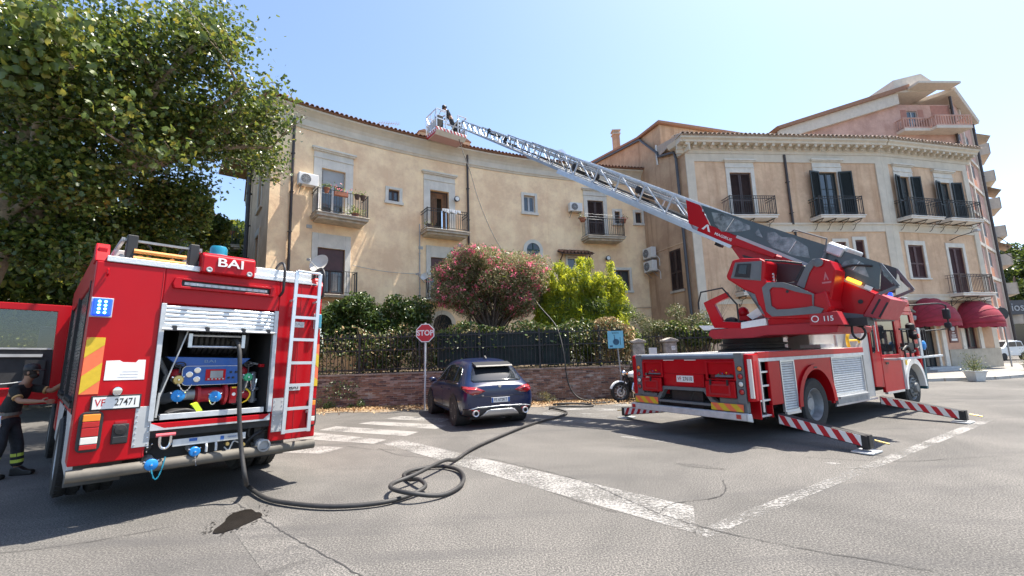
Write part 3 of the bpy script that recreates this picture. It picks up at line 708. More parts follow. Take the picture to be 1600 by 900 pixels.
# arched openings
def arch(fn, parent, a, b, c, zs, mt, band=.2, off=.05, bars=False, pane=glass, name='arched_window'):
    cx = (a + c) / 2; r_ = (c - a) / 2; out, inn = [], []; pts = [(-1, b), (-1, zs)]
    for i in range(13):
        t = math.pi - math.pi * i / 12; inn.append((cx + r_ * math.cos(t), zs + r_ * math.sin(t))); out.append((cx + (r_ + band) * math.cos(t), zs + (r_ + band) * math.sin(t)))
    inn = [(a, b)] + inn + [(c, b)]; out = [(a - band, b)] + out + [(c + band, b)]
    m_ = MB(fn); n_ = len(inn)
    vs = [(x, off, z) for x, z in out] + [(x, off, z) for x, z in inn] + [(x, -.0, z) for x, z in out] + [(x, .012, z) for x, z in inn]
    fs = []
    for i in range(n_ - 1): fs += [(i, i + 1, n_ + i + 1, n_ + i), (2 * n_ + i, 2 * n_ + i + 1, i + 1, i), (n_ + i, n_ + i + 1, 3 * n_ + i + 1, 3 * n_ + i)]
    m_.add(vs, fs); o_ = m_.build(name, mt, parent)
    p_ = MB(fn); p_.add([(x, .014, z) for x, z in inn], [tuple(range(n_))]); p_.build('pane', pane, o_)
    g_ = MB(fn)
    if bars:
        k = 9
        for i in range(1, k): x = a + (c - a) * i / k; h = zs + math.sqrt(max(0, r_ ** 2 - (x - cx) ** 2)); g_.bar((x, .04, b), (x, .04, h), .02)
        for z in (b + .5, b + 1.2, zs): g_.bar((a, .045, z), (c, .045, z), .025)
    else: g_.bar((cx, .03, b), (cx, .03, zs + r_), .05); g_.bar((a, .03, zs), (c, .03, zs), .05)
    g_.build('grille', irons if bars else mat('green_frame', (.02, .06, .05), .5), o_, kind='stuff' if bars else None)
arch(F, main, 12.02, 6.3, 12.8, 7.3, whitem); arch(F, main, 6.74, 1.3, 7.69, 3.2, cream, bars=True, name='arched_door')
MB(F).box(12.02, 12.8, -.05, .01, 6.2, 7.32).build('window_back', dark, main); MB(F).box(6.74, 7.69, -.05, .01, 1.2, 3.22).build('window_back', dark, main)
# balconies
balcony(F, main, 1.1, 3.3, 7.74, .9, belly=True); balcony(F, main, 6.1, 8.35, 7.72, .9, belly=True, deco=True); balcony(F, main, 15.45, 17.8, 8.1, .9, belly=True)
balcony(F, main, 1.2, 2.98, 4.36, .55, th=.12); balcony(F, main, 6.3, 7.9, 4.36, .55, th=.12)
m_ = MB(F)
m_.box(S0, S1, 0, .035, 4.05, 4.12, nx=30); m_.build('string_course', st_side, main)
# little tiled canopy over window
cano = MB(F); cano.add([(13.9, 0, 7.35), (15.85, 0, 7.35), (15.85, .55, 7.1), (13.9, .55, 7.1), (13.9, 0, 7.3), (15.85, 0, 7.3), (15.85, .55, 7.05), (13.9, .55, 7.05)], [(0, 1, 2, 3), (4, 7, 6, 5), (3, 2, 6, 7), (0, 3, 7, 4), (1, 5, 6, 2)])
for s in (14.0, 15.7): cano.bar((s, .02, 6.7), (s, .5, 7.05), .05)
co = cano.build('window_canopy', brownw, main); eaves_tiles(F, co, 13.9, 15.85, .6, 7.12, tilem, rows=2, pitch=.45)
surround(F, main, *OP['aw'], top=.1, side=.12, hood=False, bottom=.1); glazed(F, main, *OP['aw'], whitem, rows=2)
# small vents / boxes on wall
for s, z in ((.95, 7.2), (6.0, 6.85), (8.05, 7.15)): MB(F).box(s, s + .22, 0, .03, z, z + .14).build('wall_vent', greyl, main)

def top(name, label, cat, fn_loc, fn=None, rz=None, group=None):
    o = empty(name, fn_loc, rz or 0); tag(o, label, cat, group); return o
def frame_at(fn, s, z, o=0):
    p = Vector(fn(s, o, z)); q = Vector(fn(s + .1, o, z)); d = q - p; return p, math.atan2(d.y, d.x)
def ac_unit(fn, s, z, label, w=.8, h=.55, dep=.3, off=.12):
    p, a = frame_at(fn, s, z, off); t = empty('air_conditioner', p, a); tag(t, label, 'air conditioner', 'air conditioners on the facades')
    MB().box(0, w, -dep, 0, 0, h).build('casing', ac_w, t, bevel=.02)
    g_ = MB(); cx = w * .36
    g_.lathe([(0, -dep - .004), (h * .4, -dep - .004), (h * .4, -dep - .02), (h * .38, -dep - .02)], (cx, 0, h / 2), 'y', 24); g_.build('fan_cover', ac_d, t)
    b_ = MB()
    for r_ in (h * .38, h * .28, h * .18, h * .08): b_.tube([(cx + r_ * math.cos(q), -dep - .024, h / 2 + r_ * math.sin(q)) for q in [k * math.pi / 10 for k in range(20)]], .007, 4, closed=True)
    for k in range(8): q = k * math.pi / 4; b_.bar((cx, -dep - .024, h / 2), (cx + h * .39 * math.cos(q), -dep - .024, h / 2 + h * .39 * math.sin(q)), .008)
    b_.build('fan_grille', greyl, t)
    k_ = MB()
    for x in (.1, w - .12): k_.box(x, x + .03, -dep, off, -.04, -.002); k_.bar((x + .015, off - .02, -.32), (x + .015, -dep + .04, -.03), .025)
    k_.build('wall_bracket', alud, t)
    p_ = MB(); p_.tube(smoothpath([(w, -dep * .4, .12), (w + .08, -dep * .3, .08), (w + .1, off - .03, -.1), (w + .1, off - .03, -.5)], 4), .018, 6); p_.build('pipe', ac_w, t)
    return t
ac_unit(fm, .48, 8.95, 'white air conditioner beside the topmost left balcony of the apricot building', .78, .5)
ac_unit(fm, 14.65, 9.62, 'white air conditioner left of the brown shuttered balcony door', .78, .5)
def dish(fn, s, z, label, off=.5, r=.4, turn=-.9):
    p, a = frame_at(fn, s, z, off); t = empty('satellite_dish', p, a + turn); tag(t, label, 'satellite dish')
    m_ = MB(); m_.lathe([(0.0, .09), (r * .4, .075), (r * .75, .03), (r, -.02), (r + .01, -.03), (r * .75, .015), (r * .4, .06), (0, .075)], (0, 0, 0), 'y', 28); o_ = m_.build('reflector', mat('dish_white', (.7, .68, .64), .5, var=.08, dirt=.2), t, smooth=50); o_.rotation_euler = (R(-24), 0, 0)
    a_ = MB(); a_.bar((0, 0, -.3), (0, -.62, .02), .025); a_.box(-.05, .05, -.7, -.58, -.02, .06); a_.ball((.06, -.66, .05), .04, 8); a_.build('receiver_arm', greyl, t)
    b_ = MB(); b_.tube([(0, .12, 0), (0, .2, -.3), (0, .25, -.75)], .022, 8); b_.build('mast', black, t)
dish(fm, 1.28, 5.55, 'white satellite dish on the lower left balcony behind the fire engine ladder', off=.85)
dish(fm, 6.2, 5.45, 'small dark satellite dish beside the lower middle window', off=.3, r=.2)
# potted plants on balconies
def potplant(fn, s, z, off, label, r=.12, h=.2, pm=None, lm=None, n_=90, spread=.16, hang=False, box=False, flowers=None):
    p, a = frame_at(fn, s, z, off); t = empty('potted_plant', p, a); tag(t, label, 'plant', 'potted plants on the balconies')
    m_ = MB()
    if box: m_.box(-.28, .28, -.08, .08, 0, .16)
    else: m_.lathe([(r * .7, 0), (r, h * .85), (r * 1.1, h * .85), (r * 1.1, h), (r * .9, h), (r * .85, h * .8)], (0, 0, 0), 'z', 14)
    m_.build('flower_box' if box else 'pot', pm or terra, t)
    g_ = np.random.default_rng(int(s * 10 + z * 7)); P_ = g_.normal(size=(n_, 3)) * spread * np.array([1.6 if box else 1, .6, .8]); P_[:, 2] = np.abs(P_[:, 2]) + h * .9
    leafmesh('foliage', P_, 0, .075, [lm or pot_leaf] + ([flowers] if flowers else []), t, 'oval', seed=int(s * 13))
pot_leaf = leafmat('pot_leaf', (.07, .13, .03), (.2, .27, .07)); pinkfl = leafmat('pot_flower', (.6, .12, .14), (.75, .3, .3), .3)
potplant(fm, 1.45, 8.55, .98, 'hanging flower pot at the left of the topmost left balcony rail', n_=60)
potplant(fm, 2.05, 8.5, 1.0, 'red flower box on the rail of the topmost left balcony', box=True, flowers=pinkfl, n_=60)
potplant(fm, 2.75, 8.5, .98, 'first of two dark pots right of the red flower box', pm=potm, n_=25); potplant(fm, 3.0, 8.5, .98, 'second of two dark pots at the right end of the left balcony rail', pm=potm, n_=25)
potplant(fm, 2.8, 7.76, .6, 'yellowish bushy potted plant on the floor of the left balcony', r=.16, n_=200, spread=.2)
potplant(fm, 6.25, 7.74, .72, 'small dark pot in the left corner of the middle balcony', pm=potm, n_=30)
potplant(fm, 15.3, 8.95, .6, 'left round pot hooked on the rail of the shuttered door balcony', r=.2, n_=40); potplant(fm, 17.85, 8.95, .7, 'right round pot hooked on the rail of the shuttered door balcony', r=.17, n_=70, flowers=pinkfl)
potplant(seg(SC, SB), 3.2, 9.3, .75, 'dark leafy plant on the side balcony behind the plane tree', r=.2, n_=250, spread=.3)
# heater pipe on balcony 1, cloth on balcony 2, cables, lamps
m_ = MB(fm); m_.tube([(1.35, .12, 7.9), (1.35, .12, 8.75)], .07, 10); o_ = m_.build('boiler', ac_w, None, smooth=40); tag(o_, 'white upright boiler cylinder on the topmost left balcony', 'boiler')
m_ = MB(fm)
for i in range(10): m_.box(6.9 + .1 * i, 6.98 + .1 * i, .86 + .02 * (i % 2), .92 + .015 * (i % 3), 8.64 - .03 * (i % 4), 8.76)
o_ = m_.build('laundry', paperw); tag(o_, 'white cloth hung over the middle balcony rail', 'cloth')
m_ = MB(fm)
for z, s in ((9.35, 0), (9.2, .05), (9.05, .1)): m_.tube(smoothpath([(15.3, .85, z), (16.2, 1.0, z - .07), (17.2, 1.0, z - .08), (17.9, .8, z)], 5), .008, 4)
m_.bar((15.3, .0, 9.35), (15.3, .9, 9.35), .02); m_.bar((17.9, .0, 9.35), (17.9, .85, 9.35), .02)
o_ = m_.build('clothes_line', greyl); tag(o_, 'thin clothes lines stretched over the shuttered door balcony', 'clothes line')
m_ = MB(F); m_.tube(smoothpath([(2.9, .1, 5.75), (4.5, .07, 5.6), (6.5, .07, 5.6), (8, .07, 5.55)], 6), .012, 5); m_.build('facade_cable', greyl, main)
def wall_lamp(fn, s, z, label):
    p, a = frame_at(fn, s, z, 0); t = empty('wall_lamp', p, a); tag(t, label, 'lamp')
    MB().lathe([(.05, 0), (.06, -.1), (.13, -.2), (.15, -.3), (.12, -.32)], (0, 0, 0), 'y', 16).build('lamp_body', black, t, smooth=40); MB().lathe([(0, -.31), (.11, -.31), (.11, -.325), (0, -.33)], (0, 0, 0), 'y', 16).build('lens', whitel, t)
wall_lamp(fm, 16.95, 6.95, 'round black floodlight on the apricot wall under the right balcony')
wall_lamp(fm, 7.95, 9.6, 'small round lamp on the wall right of the middle balcony door')
# aerials, chimneys on main roof
def aerial(p, label, h=1.0, yaw=.5):
    t = empty('roof_aerial', p, yaw); tag(t, label, 'aerial', 'television aerials on the roofs')
    m_ = MB(); m_.bar((0, 0, 0), (0, 0, h), .03); m_.build('mast', greyl, t)
    b_ = MB(); b_.bar((-.5, 0, h - .05), (.6, 0, h + .12), .02)
    for i in range(9): x = -.45 + .12 * i; b_.bar((x, -.22, h - .04 + .155 * (x + .5)), (x, .22, h - .04 + .155 * (x + .5)), .012)
    b_.build('antenna', greyl, t)
p = fm(4.9, -1.4, 13.0); aerial(p, 'television aerial on the left end of the tiled roof', .75)
p = fm(15.0, -1.2, 13.0); aerial(p, 'television aerial on the tiled roof above the ladder', .9, 1.2)
def dishroof(p, label, r=.4, yaw=0.0):
    t = empty('satellite_dish', p, yaw); tag(t, label, 'satellite dish'); o_ = MB().lathe([(0.0, .09), (r * .5, .07), (r, -.02), (r * .5, .05), (0, .07)], (0, 0, .55), 'y', 22).build('reflector', alud, t); MB().bar((0, .1, 0), (0, .1, .6), .04).build('mast', greyl, t)
dishroof(fm(13.9, -.6, 12.75), 'dark satellite dish seen edge on at the roof edge', .42, 1.3)
for s, w, lab in ((6.0, .5, 'low tile capped vent left of the ladder basket'), (8.35, .45, 'low tile capped vent under the ladder basket')):
    p, a = frame_at(fm, s, 12.75, -.15); t = empty('roof_vent', p, a); tag(t, lab, 'roof vent', 'tile capped vents at the eaves')
    MB().box(0, w, -.3, .0, 0, .16).build('curb', st_side, t); MB().prism([(-.06, .16), (w / 2, .32), (w + .06, .16)], -.36, .06, 'y').build('cap', tilem, t)
p, a = frame_at(fm, 13.1, 12.7, -.9); t = empty('roof_dormer', p, a); tag(t, 'small corrugated skylight roof on the tiles behind the ladder', 'skylight')
MB().box(0, 1.6, -.1, .9, 0, .35).build('curb', st_side, t); m_ = MB()
for i in range(14): m_.tube([(i * .13 - .05, -.25, .3), (i * .13 - .05, .95, .72)], .06, 6)
m_.build('corrugated_sheet', greyl, t, kind='stuff')

# ---------------------------------------------------------------- right building
PA, PB, PC = Vector((9.3, 21.95, 0)), Vector((20.5, 23.1, 0)), Vector((26.8, 24.7, 0)); PD = Vector((8.1, 25.7, 0))
rb = empty('corner_building', PA); tag(rb, 'beige corner building with red awnings, white pilasters and bracketed balconies', 'building')
mr_ = mk(rb); LA, LB = (PB - PA).length, (PC - PB).length
fa_w, fb_w = seg(PA, PB), seg(PB, PC); fa, fb = mr_(fa_w), mr_(fb_w); fd = mr_(seg(PD, PA)); PE = PC + Vector((-3.5, 9, 0)); fe = mr_(seg(PC, PE))
OA = [(2.36, 8.1, 3.55, 10.75), (7.42, 8.1, 8.5, 10.83), (7.85, 6.3, 8.45, 6.95), (9.0, 5.2, 9.5, 7.05), (2.6, 4.4, 3.6, 6.6), (5.6, .4, 6.8, 3.0), (9.2, .1, 10.4, 2.9)]
OBq = [(1.08, 8.1, 1.86, 10.7), (4.09, 8.1, 4.95, 10.55), (.93, 4.98, 2.03, 6.8), (3.92, 4.1, 5.02, 6.75), (.45, .1, 1.85, 3.0), (3.95, 1.12, 4.98, 2.7)]
wall(fa, 0, LA, 0, 12.0, OA, ds=3).build('wall', st_right, rb); wall(fb, 0, LB, 0, 12.0, OBq, ds=3).build('wall', st_right, rb)
wall(fe, 0, 9, 0, 12.0, [], ds=3).build('wall', st_right, rb)
# grey wainscot
gm_ = mat('grey_wainscot', (.42, .38, .31), .9, var=.15, scale=3, streak=.15)
w_ = MB(fb); w_.box(2.65, LB + .02, 0, .05, 0, 1.1); w_.box(2.62, LB + .03, 0, .07, 1.1, 1.14); w_.build('wainscot', gm_, rb); w_ = MB(fa); w_.box(0, 5.4, 0, .05, 0, 1.1); w_.box(7, 9.1, 0, .05, 0, 1.1); w_.build('wainscot', gm_, rb)
# cornice with modillions
for f_, l_, e0, e1 in ((fa, LA, -.45, 0), (fb, LB, 0, .35)):
    c_ = MB(f_); sweep(c_, [(0, 11.78), (.06, 11.8), (.08, 11.95), (.12, 11.97), (.12, 12.2), (.5, 12.22), (.52, 12.32), (.62, 12.4), (.62, 12.5), (0, 12.5)], e0, l_ + e1, 2); c_.build('cornice', cream, rb)
    s = e0 + .3
    k_ = MB(f_); k_.box(0, .13, .13, .46, 12.05, 12.2); k_.tube([(.065, .46 + .0, 12.13), (.0651, .461, 12.13)], .05, 6)
    base = None
    while s < l_ + e1 - .1:
        q = MB(f_); q.prism([(s, 12.0), (s + .13, 12.0), (s + .13, 12.215), (s, 12.215)], .125, .3, 'y'); q.prism([(s, 12.07), (s + .13, 12.07), (s + .13, 12.214), (s, 12.214)], .3, .47, 'y'); q.build('modillion', cream, rb); s += .48
    r_ = MB(f_); sweep(r_, [(.66, 12.51), (.66, 12.56), (-5, 13.9), (-5, 12.51)], e0 - .05, l_ + e1, 2); ro = r_.build('roof', tilel, rb); eaves_tiles(f_, ro, e0 - .05, l_ + e1, .7, 12.56, tilel, rows=3, step=.24, r=.1)
    b_ = MB(f_); b_.box(0 if f_ is fa else 0, l_, 0, .05, 11.35, 11.78); b_.build('frieze', cream, rb)
    b_ = MB(f_); b_.box(0, l_, 0, .055, 7.5, 7.88); b_.box(0, l_ + .03, 0, .11, 7.88, 7.98); b_.build('string_course', cream, rb)
b_ = MB(fb); b_.box(0, LB, 0, .05, 3.78, 4.02); b_.box(0, LB, 0, .09, 4.02, 4.1); b_.build('string_course', cream, rb); b_ = MB(fa); b_.box(0, LA, 0, .05, 3.78, 4.02); b_.build('string_course', cream, rb)
for f_, a_, b2_ in ((fa, 0.0, .45), (fa, LA - .4, LA), (fb, 0.0, .42), (fb, LB - .38, LB)):
    p_ = MB(f_); p_.box(a_ - (.0), b2_, 0, .062, 0 if f_ is fa else 4.1, 11.36); p_.build('pilaster', cream, rb)
p_ = MB(fb); p_.box(LB - .38, LB, 0, .03, 0, 3.78); p_.build('pilaster', cream, rb)
sid = MB(fe); sid.box(0, .5, 0, .06, 0, 12); sid.build('pilaster', cream, rb)
# windows of upper storey
for f_, o_, lm_, n_ in ((fa, OA[0], brownw, 1), (fa, OA[1], None, 1), (fb, OBq[0], None, 1), (fb, OBq[1], None, 1)):
    surround(f_, rb, *o_, top=.26, side=.2 if lm_ else .3)
    if lm_: leaves_shut(f_, rb, *o_, lm_, off=-.1)
    else:
        glazed(f_, rb, *o_, greenb, rows=3)
        a_, b2_, c2_, d_ = o_; w = (c2_ - a_) / 2 + .12
        for x0, x1, sgn in ((a_ - w - .02, a_ - .02, 1), (c2_ + .02, c2_ + w + .02, -1)):
            # leaves folded back, standing slightly off the wall
            F2 = (lambda ff, xa, xb, sg: (lambda s, o, z: ff(s, o + .06 + (.14 * ((s - xa) / (xb - xa)) if sg < 0 else .14 * ((xb - s) / (xb - xa))), z)))(f_, x0, x1, sgn)
            leaves_shut(F2, rb, x0, b2_, x1, d_, greenb, off=.03, n=1)
for o_ in (OA[2], OA[3]): surround(fa, rb, *o_, top=.18, side=.16, hood=False, bottom=.1); leaves_shut(fa, rb, *o_, maroon, off=-.08, n=1)
surround(fa, rb, *OA[4], top=.3, side=.2, hood=False); leaves_shut(fa, rb, *OA[4], maroon, off=-.08)
surround(fb, rb, *OBq[2], top=.24, side=.18, hood=False, bottom=.08); leaves_shut(fb, rb, *OBq[2], maroon, off=-.08)
surround(fb, rb, *OBq[3], top=.24, side=.18, hood=False); leaves_shut(fb, rb, *OBq[3], maroon, off=-.08)
wslab = mat('white_slab', (.7, .66, .6), .85, var=.08, dirt=.2)
balcony(fa, rb, 1.75, 4.25, 8.22, .75, slab=wslab, brackets=3, deco=True); balcony(fa, rb, 6.62, 9.1, 8.22, .75, slab=wslab, brackets=4, deco=True)
balcony(fb, rb, .45, 2.85, 8.22, .75, slab=wslab, brackets=3, deco=True); balcony(fb, rb, 3.35, 5.85, 8.22, .75, slab=wslab, brackets=3, deco=True)
balcony(fb, rb, 3.3, 5.75, 4.12, .7, slab=wslab, brackets=3, deco=True, bars_m=mat('brown_iron', (.09, .06, .05), .6, var=.3)); balcony(fa, rb, 2.0, 4.3, 4.3, .7, slab=wslab, brackets=3)
downpipe(fa, rb, 5.55, 7.9, 11.75, pipem, .065); downpipe(fa, rb, 5.62, 0.1, 7.5, pipem, .05)
# ground floor: dark glazed doors, window, white pilasters, panels
for f_, o_ in ((fb, OBq[4]), (fa, OA[5]), (fa, OA[6])):
    surround(f_, rb, *o_, top=.12, side=.12, hood=False, mt=whitem)
    a_, b2_, c2_, d_ = o_; m_ = MB(f_); m_.box(a_, c2_, -.2, -.14, b2_, b2_ + .2)
    n_ = 4
    for i in range(n_ + 1): x = a_ + (c2_ - a_ - .06) * i / n_; m_.box(x, x + .06, -.2, -.139, b2_ + .2, d_)
    m_.box(a_, c2_, -.2, -.138, 1.0, 1.08); m_.box(a_, c2_, -.2, -.138, 2.1, 2.16); dd = m_.build('shop_door', blackm, rb); MB(f_).box(a_, c2_, -.18, -.17, b2_, d_).build('pane', wgl, dd)
m_ = MB(fb); m_.box(2.22, 2.5, 0, .09, .12, 3.3); m_.box(2.18, 2.54, 0, .12, 0, .14); m_.build('shop_pilaster', whitem, rb)
for a_ in (3.68, 5.02): MB(fb).box(a_, a_ + .25, 0, .08, 1.14, 2.9).build('shop_pilaster', whitem, rb)
m_ = MB(fb); m_.box(2.55, 3.6, 0, .03, 1.14, 3.4); m_.build('pink_wall_panel', mat('salmon_plaster', (.52, .3, .21), .85, var=.1), rb)
glazed(fb, rb, *OBq[5], maroon, rows=1)
m_ = MB(fb); m_.box(5.3, 6.1, 0, .03, 1.14, 3.2); m_.build('orange_wall_panel', mat('tan_plaster', (.5, .32, .2), .85, var=.1), rb)
# cables under string course
cb = MB(fb)
for z in (3.7, 3.62): cb.tube(smoothpath([(0, .08, z), (2, .1, z - .04), (4, .1, z + .02), (6.4, .1, z)], 5), .02, 5)
cb.build('facade_cable', blackm, rb)
st = MB(fb); st.box(.2, 2.5, .0, .9, 0.12, .2); st.box(.25, 2.4, .0, .55, .2, .3); st.build('door_step', greyl, rb)
# poster
pp = empty('notice_board', fb_w(2.76, .04, 1.5), math.atan2((PC - PB).y, (PC - PB).x)); tag(pp, 'dark red menu board with a pale emblem on the wall between the awnings', 'sign')
MB().box(0, .62, -.04, 0, 0, 1.0).build('board', mat('dark_red_board', (.1, .02, .02), .4), pp, bevel=.01)
MB().lathe([(0, -.045), (.15, -.045), (.15, -.05), (0, -.05)], (.31, 0, .76), 'y', 20).build('emblem', greyl, pp)
m_ = MB(); m_.box(.1, .52, -.048, -.041, .1, .22); m_.box(.16, .46, -.048, -.041, .28, .32); m_.box(.16, .46, -.048, -.041, .38, .42); m_.box(.22, .4, -.048, -.041, .5, .54); m_.build('pale_lettering', paperw, pp)
# awnings : quarter domes with ribs
awm = mat('wine_awning', (.27, .014, .032), .75, var=.2, scale=3)
def awning(fw_, s0, s1, z0, z1, dep, label):
    p, a = frame_at(fw_, s0, z0, .06); t = empty('shop_awning', p, a); tag(t, label, 'awning', 'wine red awnings over the shop front')
    W, H = s1 - s0, z1 - z0; gores = 5; rows = 10
    def P(i, j):      # i across rows from wall-top to front bottom hoop; j along hoop
        t1 = (math.pi / 2) * i / rows * 1.0      # hoop tilt: 0 = flat on wall, 90 = horizontal forward
        th = math.pi * j / 16
        r_ = W / 2; x = W / 2 - r_ * math.cos(th); h = H * math.sin(th) ** .75
        sag = .045 * abs(math.sin(math.pi * (i / rows) * gores)) 
        return (x, -(h * dep / H) * math.sin(t1) * (1 - 0) , (h * (1 - sag)) * math.cos(t1))
    m_ = MB(); vs = [P(i, j) for i in range(rows + 1) for j in range(17)]; fs = [(i * 17 + j, i * 17 + j + 1, (i + 1) * 17 + j + 1, (i + 1) * 17 + j) for i in range(rows) for j in range(16)]
    m_.add(vs, fs); o_ = m_.build('canopy', awm, t, smooth=50); sl = o_.modifiers.new('s', 'SOLIDIFY'); sl.thickness = .008
    v = MB(); top_ = [P(rows, j) for j in range(17)]; n_ = 60; vs = []
    for k in range(n_ + 1):
        u = k / n_ * 16; j = min(15, int(u)); q = Vector(top_[j]).lerp(Vector(top_[j + 1]), u - j); d_ = .16 + .05 * abs(math.sin(k * math.pi / 6)); vs += [tuple(q), (q.x, q.y, q.z - d_)]
    v.add(vs, [(2 * k, 2 * k + 2, 2 * k + 3, 2 * k + 1) for k in range(n_)]); vo = v.build('valance', awm, t); sl = vo.modifiers.new('s', 'SOLIDIFY'); sl.thickness = .006
    for i in (2, 4, 6, 8, 10): MB().tube([P(i, j) for j in range(17)], .014, 5).build('hoop', mat('awning_seam', (.2, .01, .02), .7), t)
awning(fb_w, .35, 2.75, 2.55, 3.9, 1.15, 'left of the two domed wine red awnings on the corner building')
awning(fb_w, 3.55, 5.95, 2.45, 3.75, 1.15, 'right domed wine red awning nearest the building corner')
def small_lantern(fw_, s, z, label):
    p, a = frame_at(fw_, s, z, 0); t = empty('wall_lantern', p, a); tag(t, label, 'lamp'); MB().bar((0, 0, .2), (0, -.3, .25), .025).build('arm', blackm, t); MB().lathe([(.0, .22), (.09, .18), (.07, 0), (.03, -.04)], (0, -.3, 0), 'z', 8).build('lantern', mat('lantern_glass', (.3, .32, .35), .2), t)
small_lantern(fb_w, .15, 2.75, 'small wall lantern left of the left awning'); small_lantern(fb_w, 3.2, 2.75, 'small wall lantern between the awnings')
# facade lamp arm over lower window
p, a = frame_at(fb_w, 4.2, 7.15, 0); t = empty('street_light', p, a); tag(t, 'thin armed spotlight fixed over the small balcony window', 'lamp'); MB().tube([(0, 0, 0), (0, -.4, .12), (.5, -.9, .3)], .02, 6).build('arm', blackm, t); MB().box(.42, .7, -1.05, -.85, .28, .4).build('lamp_head', greyl, t, bevel=.02)

# side wall facing the garden, taller set back attic block
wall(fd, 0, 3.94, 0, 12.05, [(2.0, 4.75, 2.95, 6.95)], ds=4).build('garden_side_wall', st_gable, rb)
leaves_shut(fd, rb, 2.0, 4.75, 2.95, 6.95, brownw, off=-.06, n=2)
m_ = MB(fd); m_.box(1.92, 3.03, 0, .08, 4.62, 4.74); m_.build('window_sill', slabm, rb)
blk = MB(fd); blk.prism([(-8, 11.2), (2.1, 11.2), (2.1, 14.4), (.2, 14.45), (-8, 15.9)], -.004, -7.5, 'y'); blk.build('attic_block', st_gable, rb)
blk = MB(fd); blk.prism([(-8.2, 15.92), (-8.2, 16.07), (.1, 14.62), (2.3, 14.56), (2.3, 14.42), (.2, 14.47)], .18, -7.6, 'y'); blk.build('attic_roof', tilem, rb)
blk = MB(fd); blk.bar((-8, .1, 15.82), (.3, .1, 14.36), .12, .1); blk.tube([(.3, .12, 14.35), (1.9, .14, 12.75), (1.95, .14, 12.5), (3.3, .14, 12.15), (3.42, .14, 11.7), (3.55, .14, .1)], .075, 8); blk.build('gutter', pipeg, rb, smooth=40)
blk = MB(fd); blk.add([(2.1, -.01, 12.0), (4.2, -.01, 12.0), (4.2, -.01, 12.5), (2.1, -.01, 13.0), (2.1, -7.5, 12.0), (4.2, -7.5, 12.0), (4.2, -7.5, 12.5), (2.1, -7.5, 13.0)], [(0, 1, 2, 3), (4, 5, 6, 7), (3, 2, 6, 7), (0, 3, 7, 4)]); blk.build('lower_parapet', st_gable, rb)
MB(fd).tube([(1.75, .06, 13.3), (1.75, .06, 12.1)], .05, 8).build('vent_pipe', ac_w, rb)
blk = MB(fd); blk.box(0.05, 3.4, 0, .03, 7.15, 7.2); blk.build('band', st_side, rb)
for i, z in enumerate((6.85, 6.08)): ac_unit(lambda s, o, z_: seg(PD, PA)(s, o, z_), .2, z, ('upper' if i == 0 else 'lower') + ' of two foil wrapped air conditioners on the brown garden side wall', .85, .62, .32)
# cornice return
c_ = MB(fd); sweep(c_, [(0, 11.78), (.08, 11.8), (.12, 12.2), (.4, 12.25), (.5, 12.5), (0, 12.5)], 3.2, 4.4, 1); c_.build('cornice', cream, rb)
# chimney
p = Vector(seg(PD, PA)(-3.4, -.6, 14.6)); ch = empty('chimney', p); tag(ch, 'tall slim plastered chimney behind the gable of the corner building', 'chimney')
MB().box(-.22, .22, -.2, .2, 0, 2.0).build('stack', st_gable, ch); m_ = MB(); m_.box(-.28, .28, -.26, .26, 2.0, 2.08); m_.box(-.2, .2, -.18, .18, 2.08, 2.25); m_.box(-.3, .3, -.28, .28, 2.25, 2.33); m_.build('cap', slabm, ch)
for s in (9.8, 1.5): pass
p = Vector(fa_w(1.2, -2.2, 13.1)); aerial(p, 'television aerial on the roof of the corner building', 1.0, .2)
MB(fa).box(.8, 4.2, -2.2, -1.9, 12.9, 13.45).build('roof_parapet', whitem, rb)

# ---------------------------------------------------------------- pink apartment block behind
pk = empty('apartment_block', (40.9, 38, 0)); tag(pk, 'tall pink and cream apartment block rising behind the corner building', 'building')
mp_ = mk(pk); Ap = Vector((40.9, 38, 0)); Bp = Vector((48.8, 43.7, 0)); Lp = Vector((24.5, 37.0, 0))
fs_w = seg(Ap, Bp); fs = mp_(fs_w); ff_w = seg(Lp, Ap); ff = mp_(ff_w); LF = (Ap - Lp).length; LS = (Bp - Ap).length
opf = [(LF - 4.3, 20.4, LF - 3.3, 22.5)]
wall(ff, LF - 5.2, LF, 0, 23.1, opf, ds=6).build('wall', pinkw, pk)
q = MB(ff); q.prism([(0, 0), (LF - 5.2, 0), (LF - 5.2, 23.7), (1.5, 21.0), (0, 20.4)], 0, -9, 'y'); q.build('stepped_wall', pinkw, pk)
q = MB(ff); q.prism([(-.5, 20.5), (LF - 4.2, 24.4), (LF - 4.2, 24.8), (-.8, 20.7)], .6, -9, 'y'); q.build('sloped_roof', tilem, pk)
q = MB(ff); q.prism([(-.3, 19.6), (LF - 5.2, 23.0), (LF - 5.2, 24.3), (-.4, 20.5)], .35, 0, 'y'); q.build('verge_board', concr, pk)
q = MB(ff); q.prism([(LF - 5.6, 24.0), (LF - 5.6, 25.2), (LF - 2.8, 25.9), (LF - 1.6, 25.0), (LF - 1.6, 24.2)], .5, -8, 'y'); q.build('gable_dormer', concr, pk)
q = MB(ff); q.box(LF - 4.4, LF - .4, .5, 1.6, 24.25, 24.45); q.build('canopy_slab', concr, pk)
opss = []
for k in range(7):
    z = 20.2 - k * 2.95
    opss += [(1.2, z, 2.9, z + 1.5), (5.4, z, 7.0, z + 1.5)]
wall(fs, 0, LS, 0, 24.0, opss, ds=9, depth=.15).build('wall', pinkw, pk)
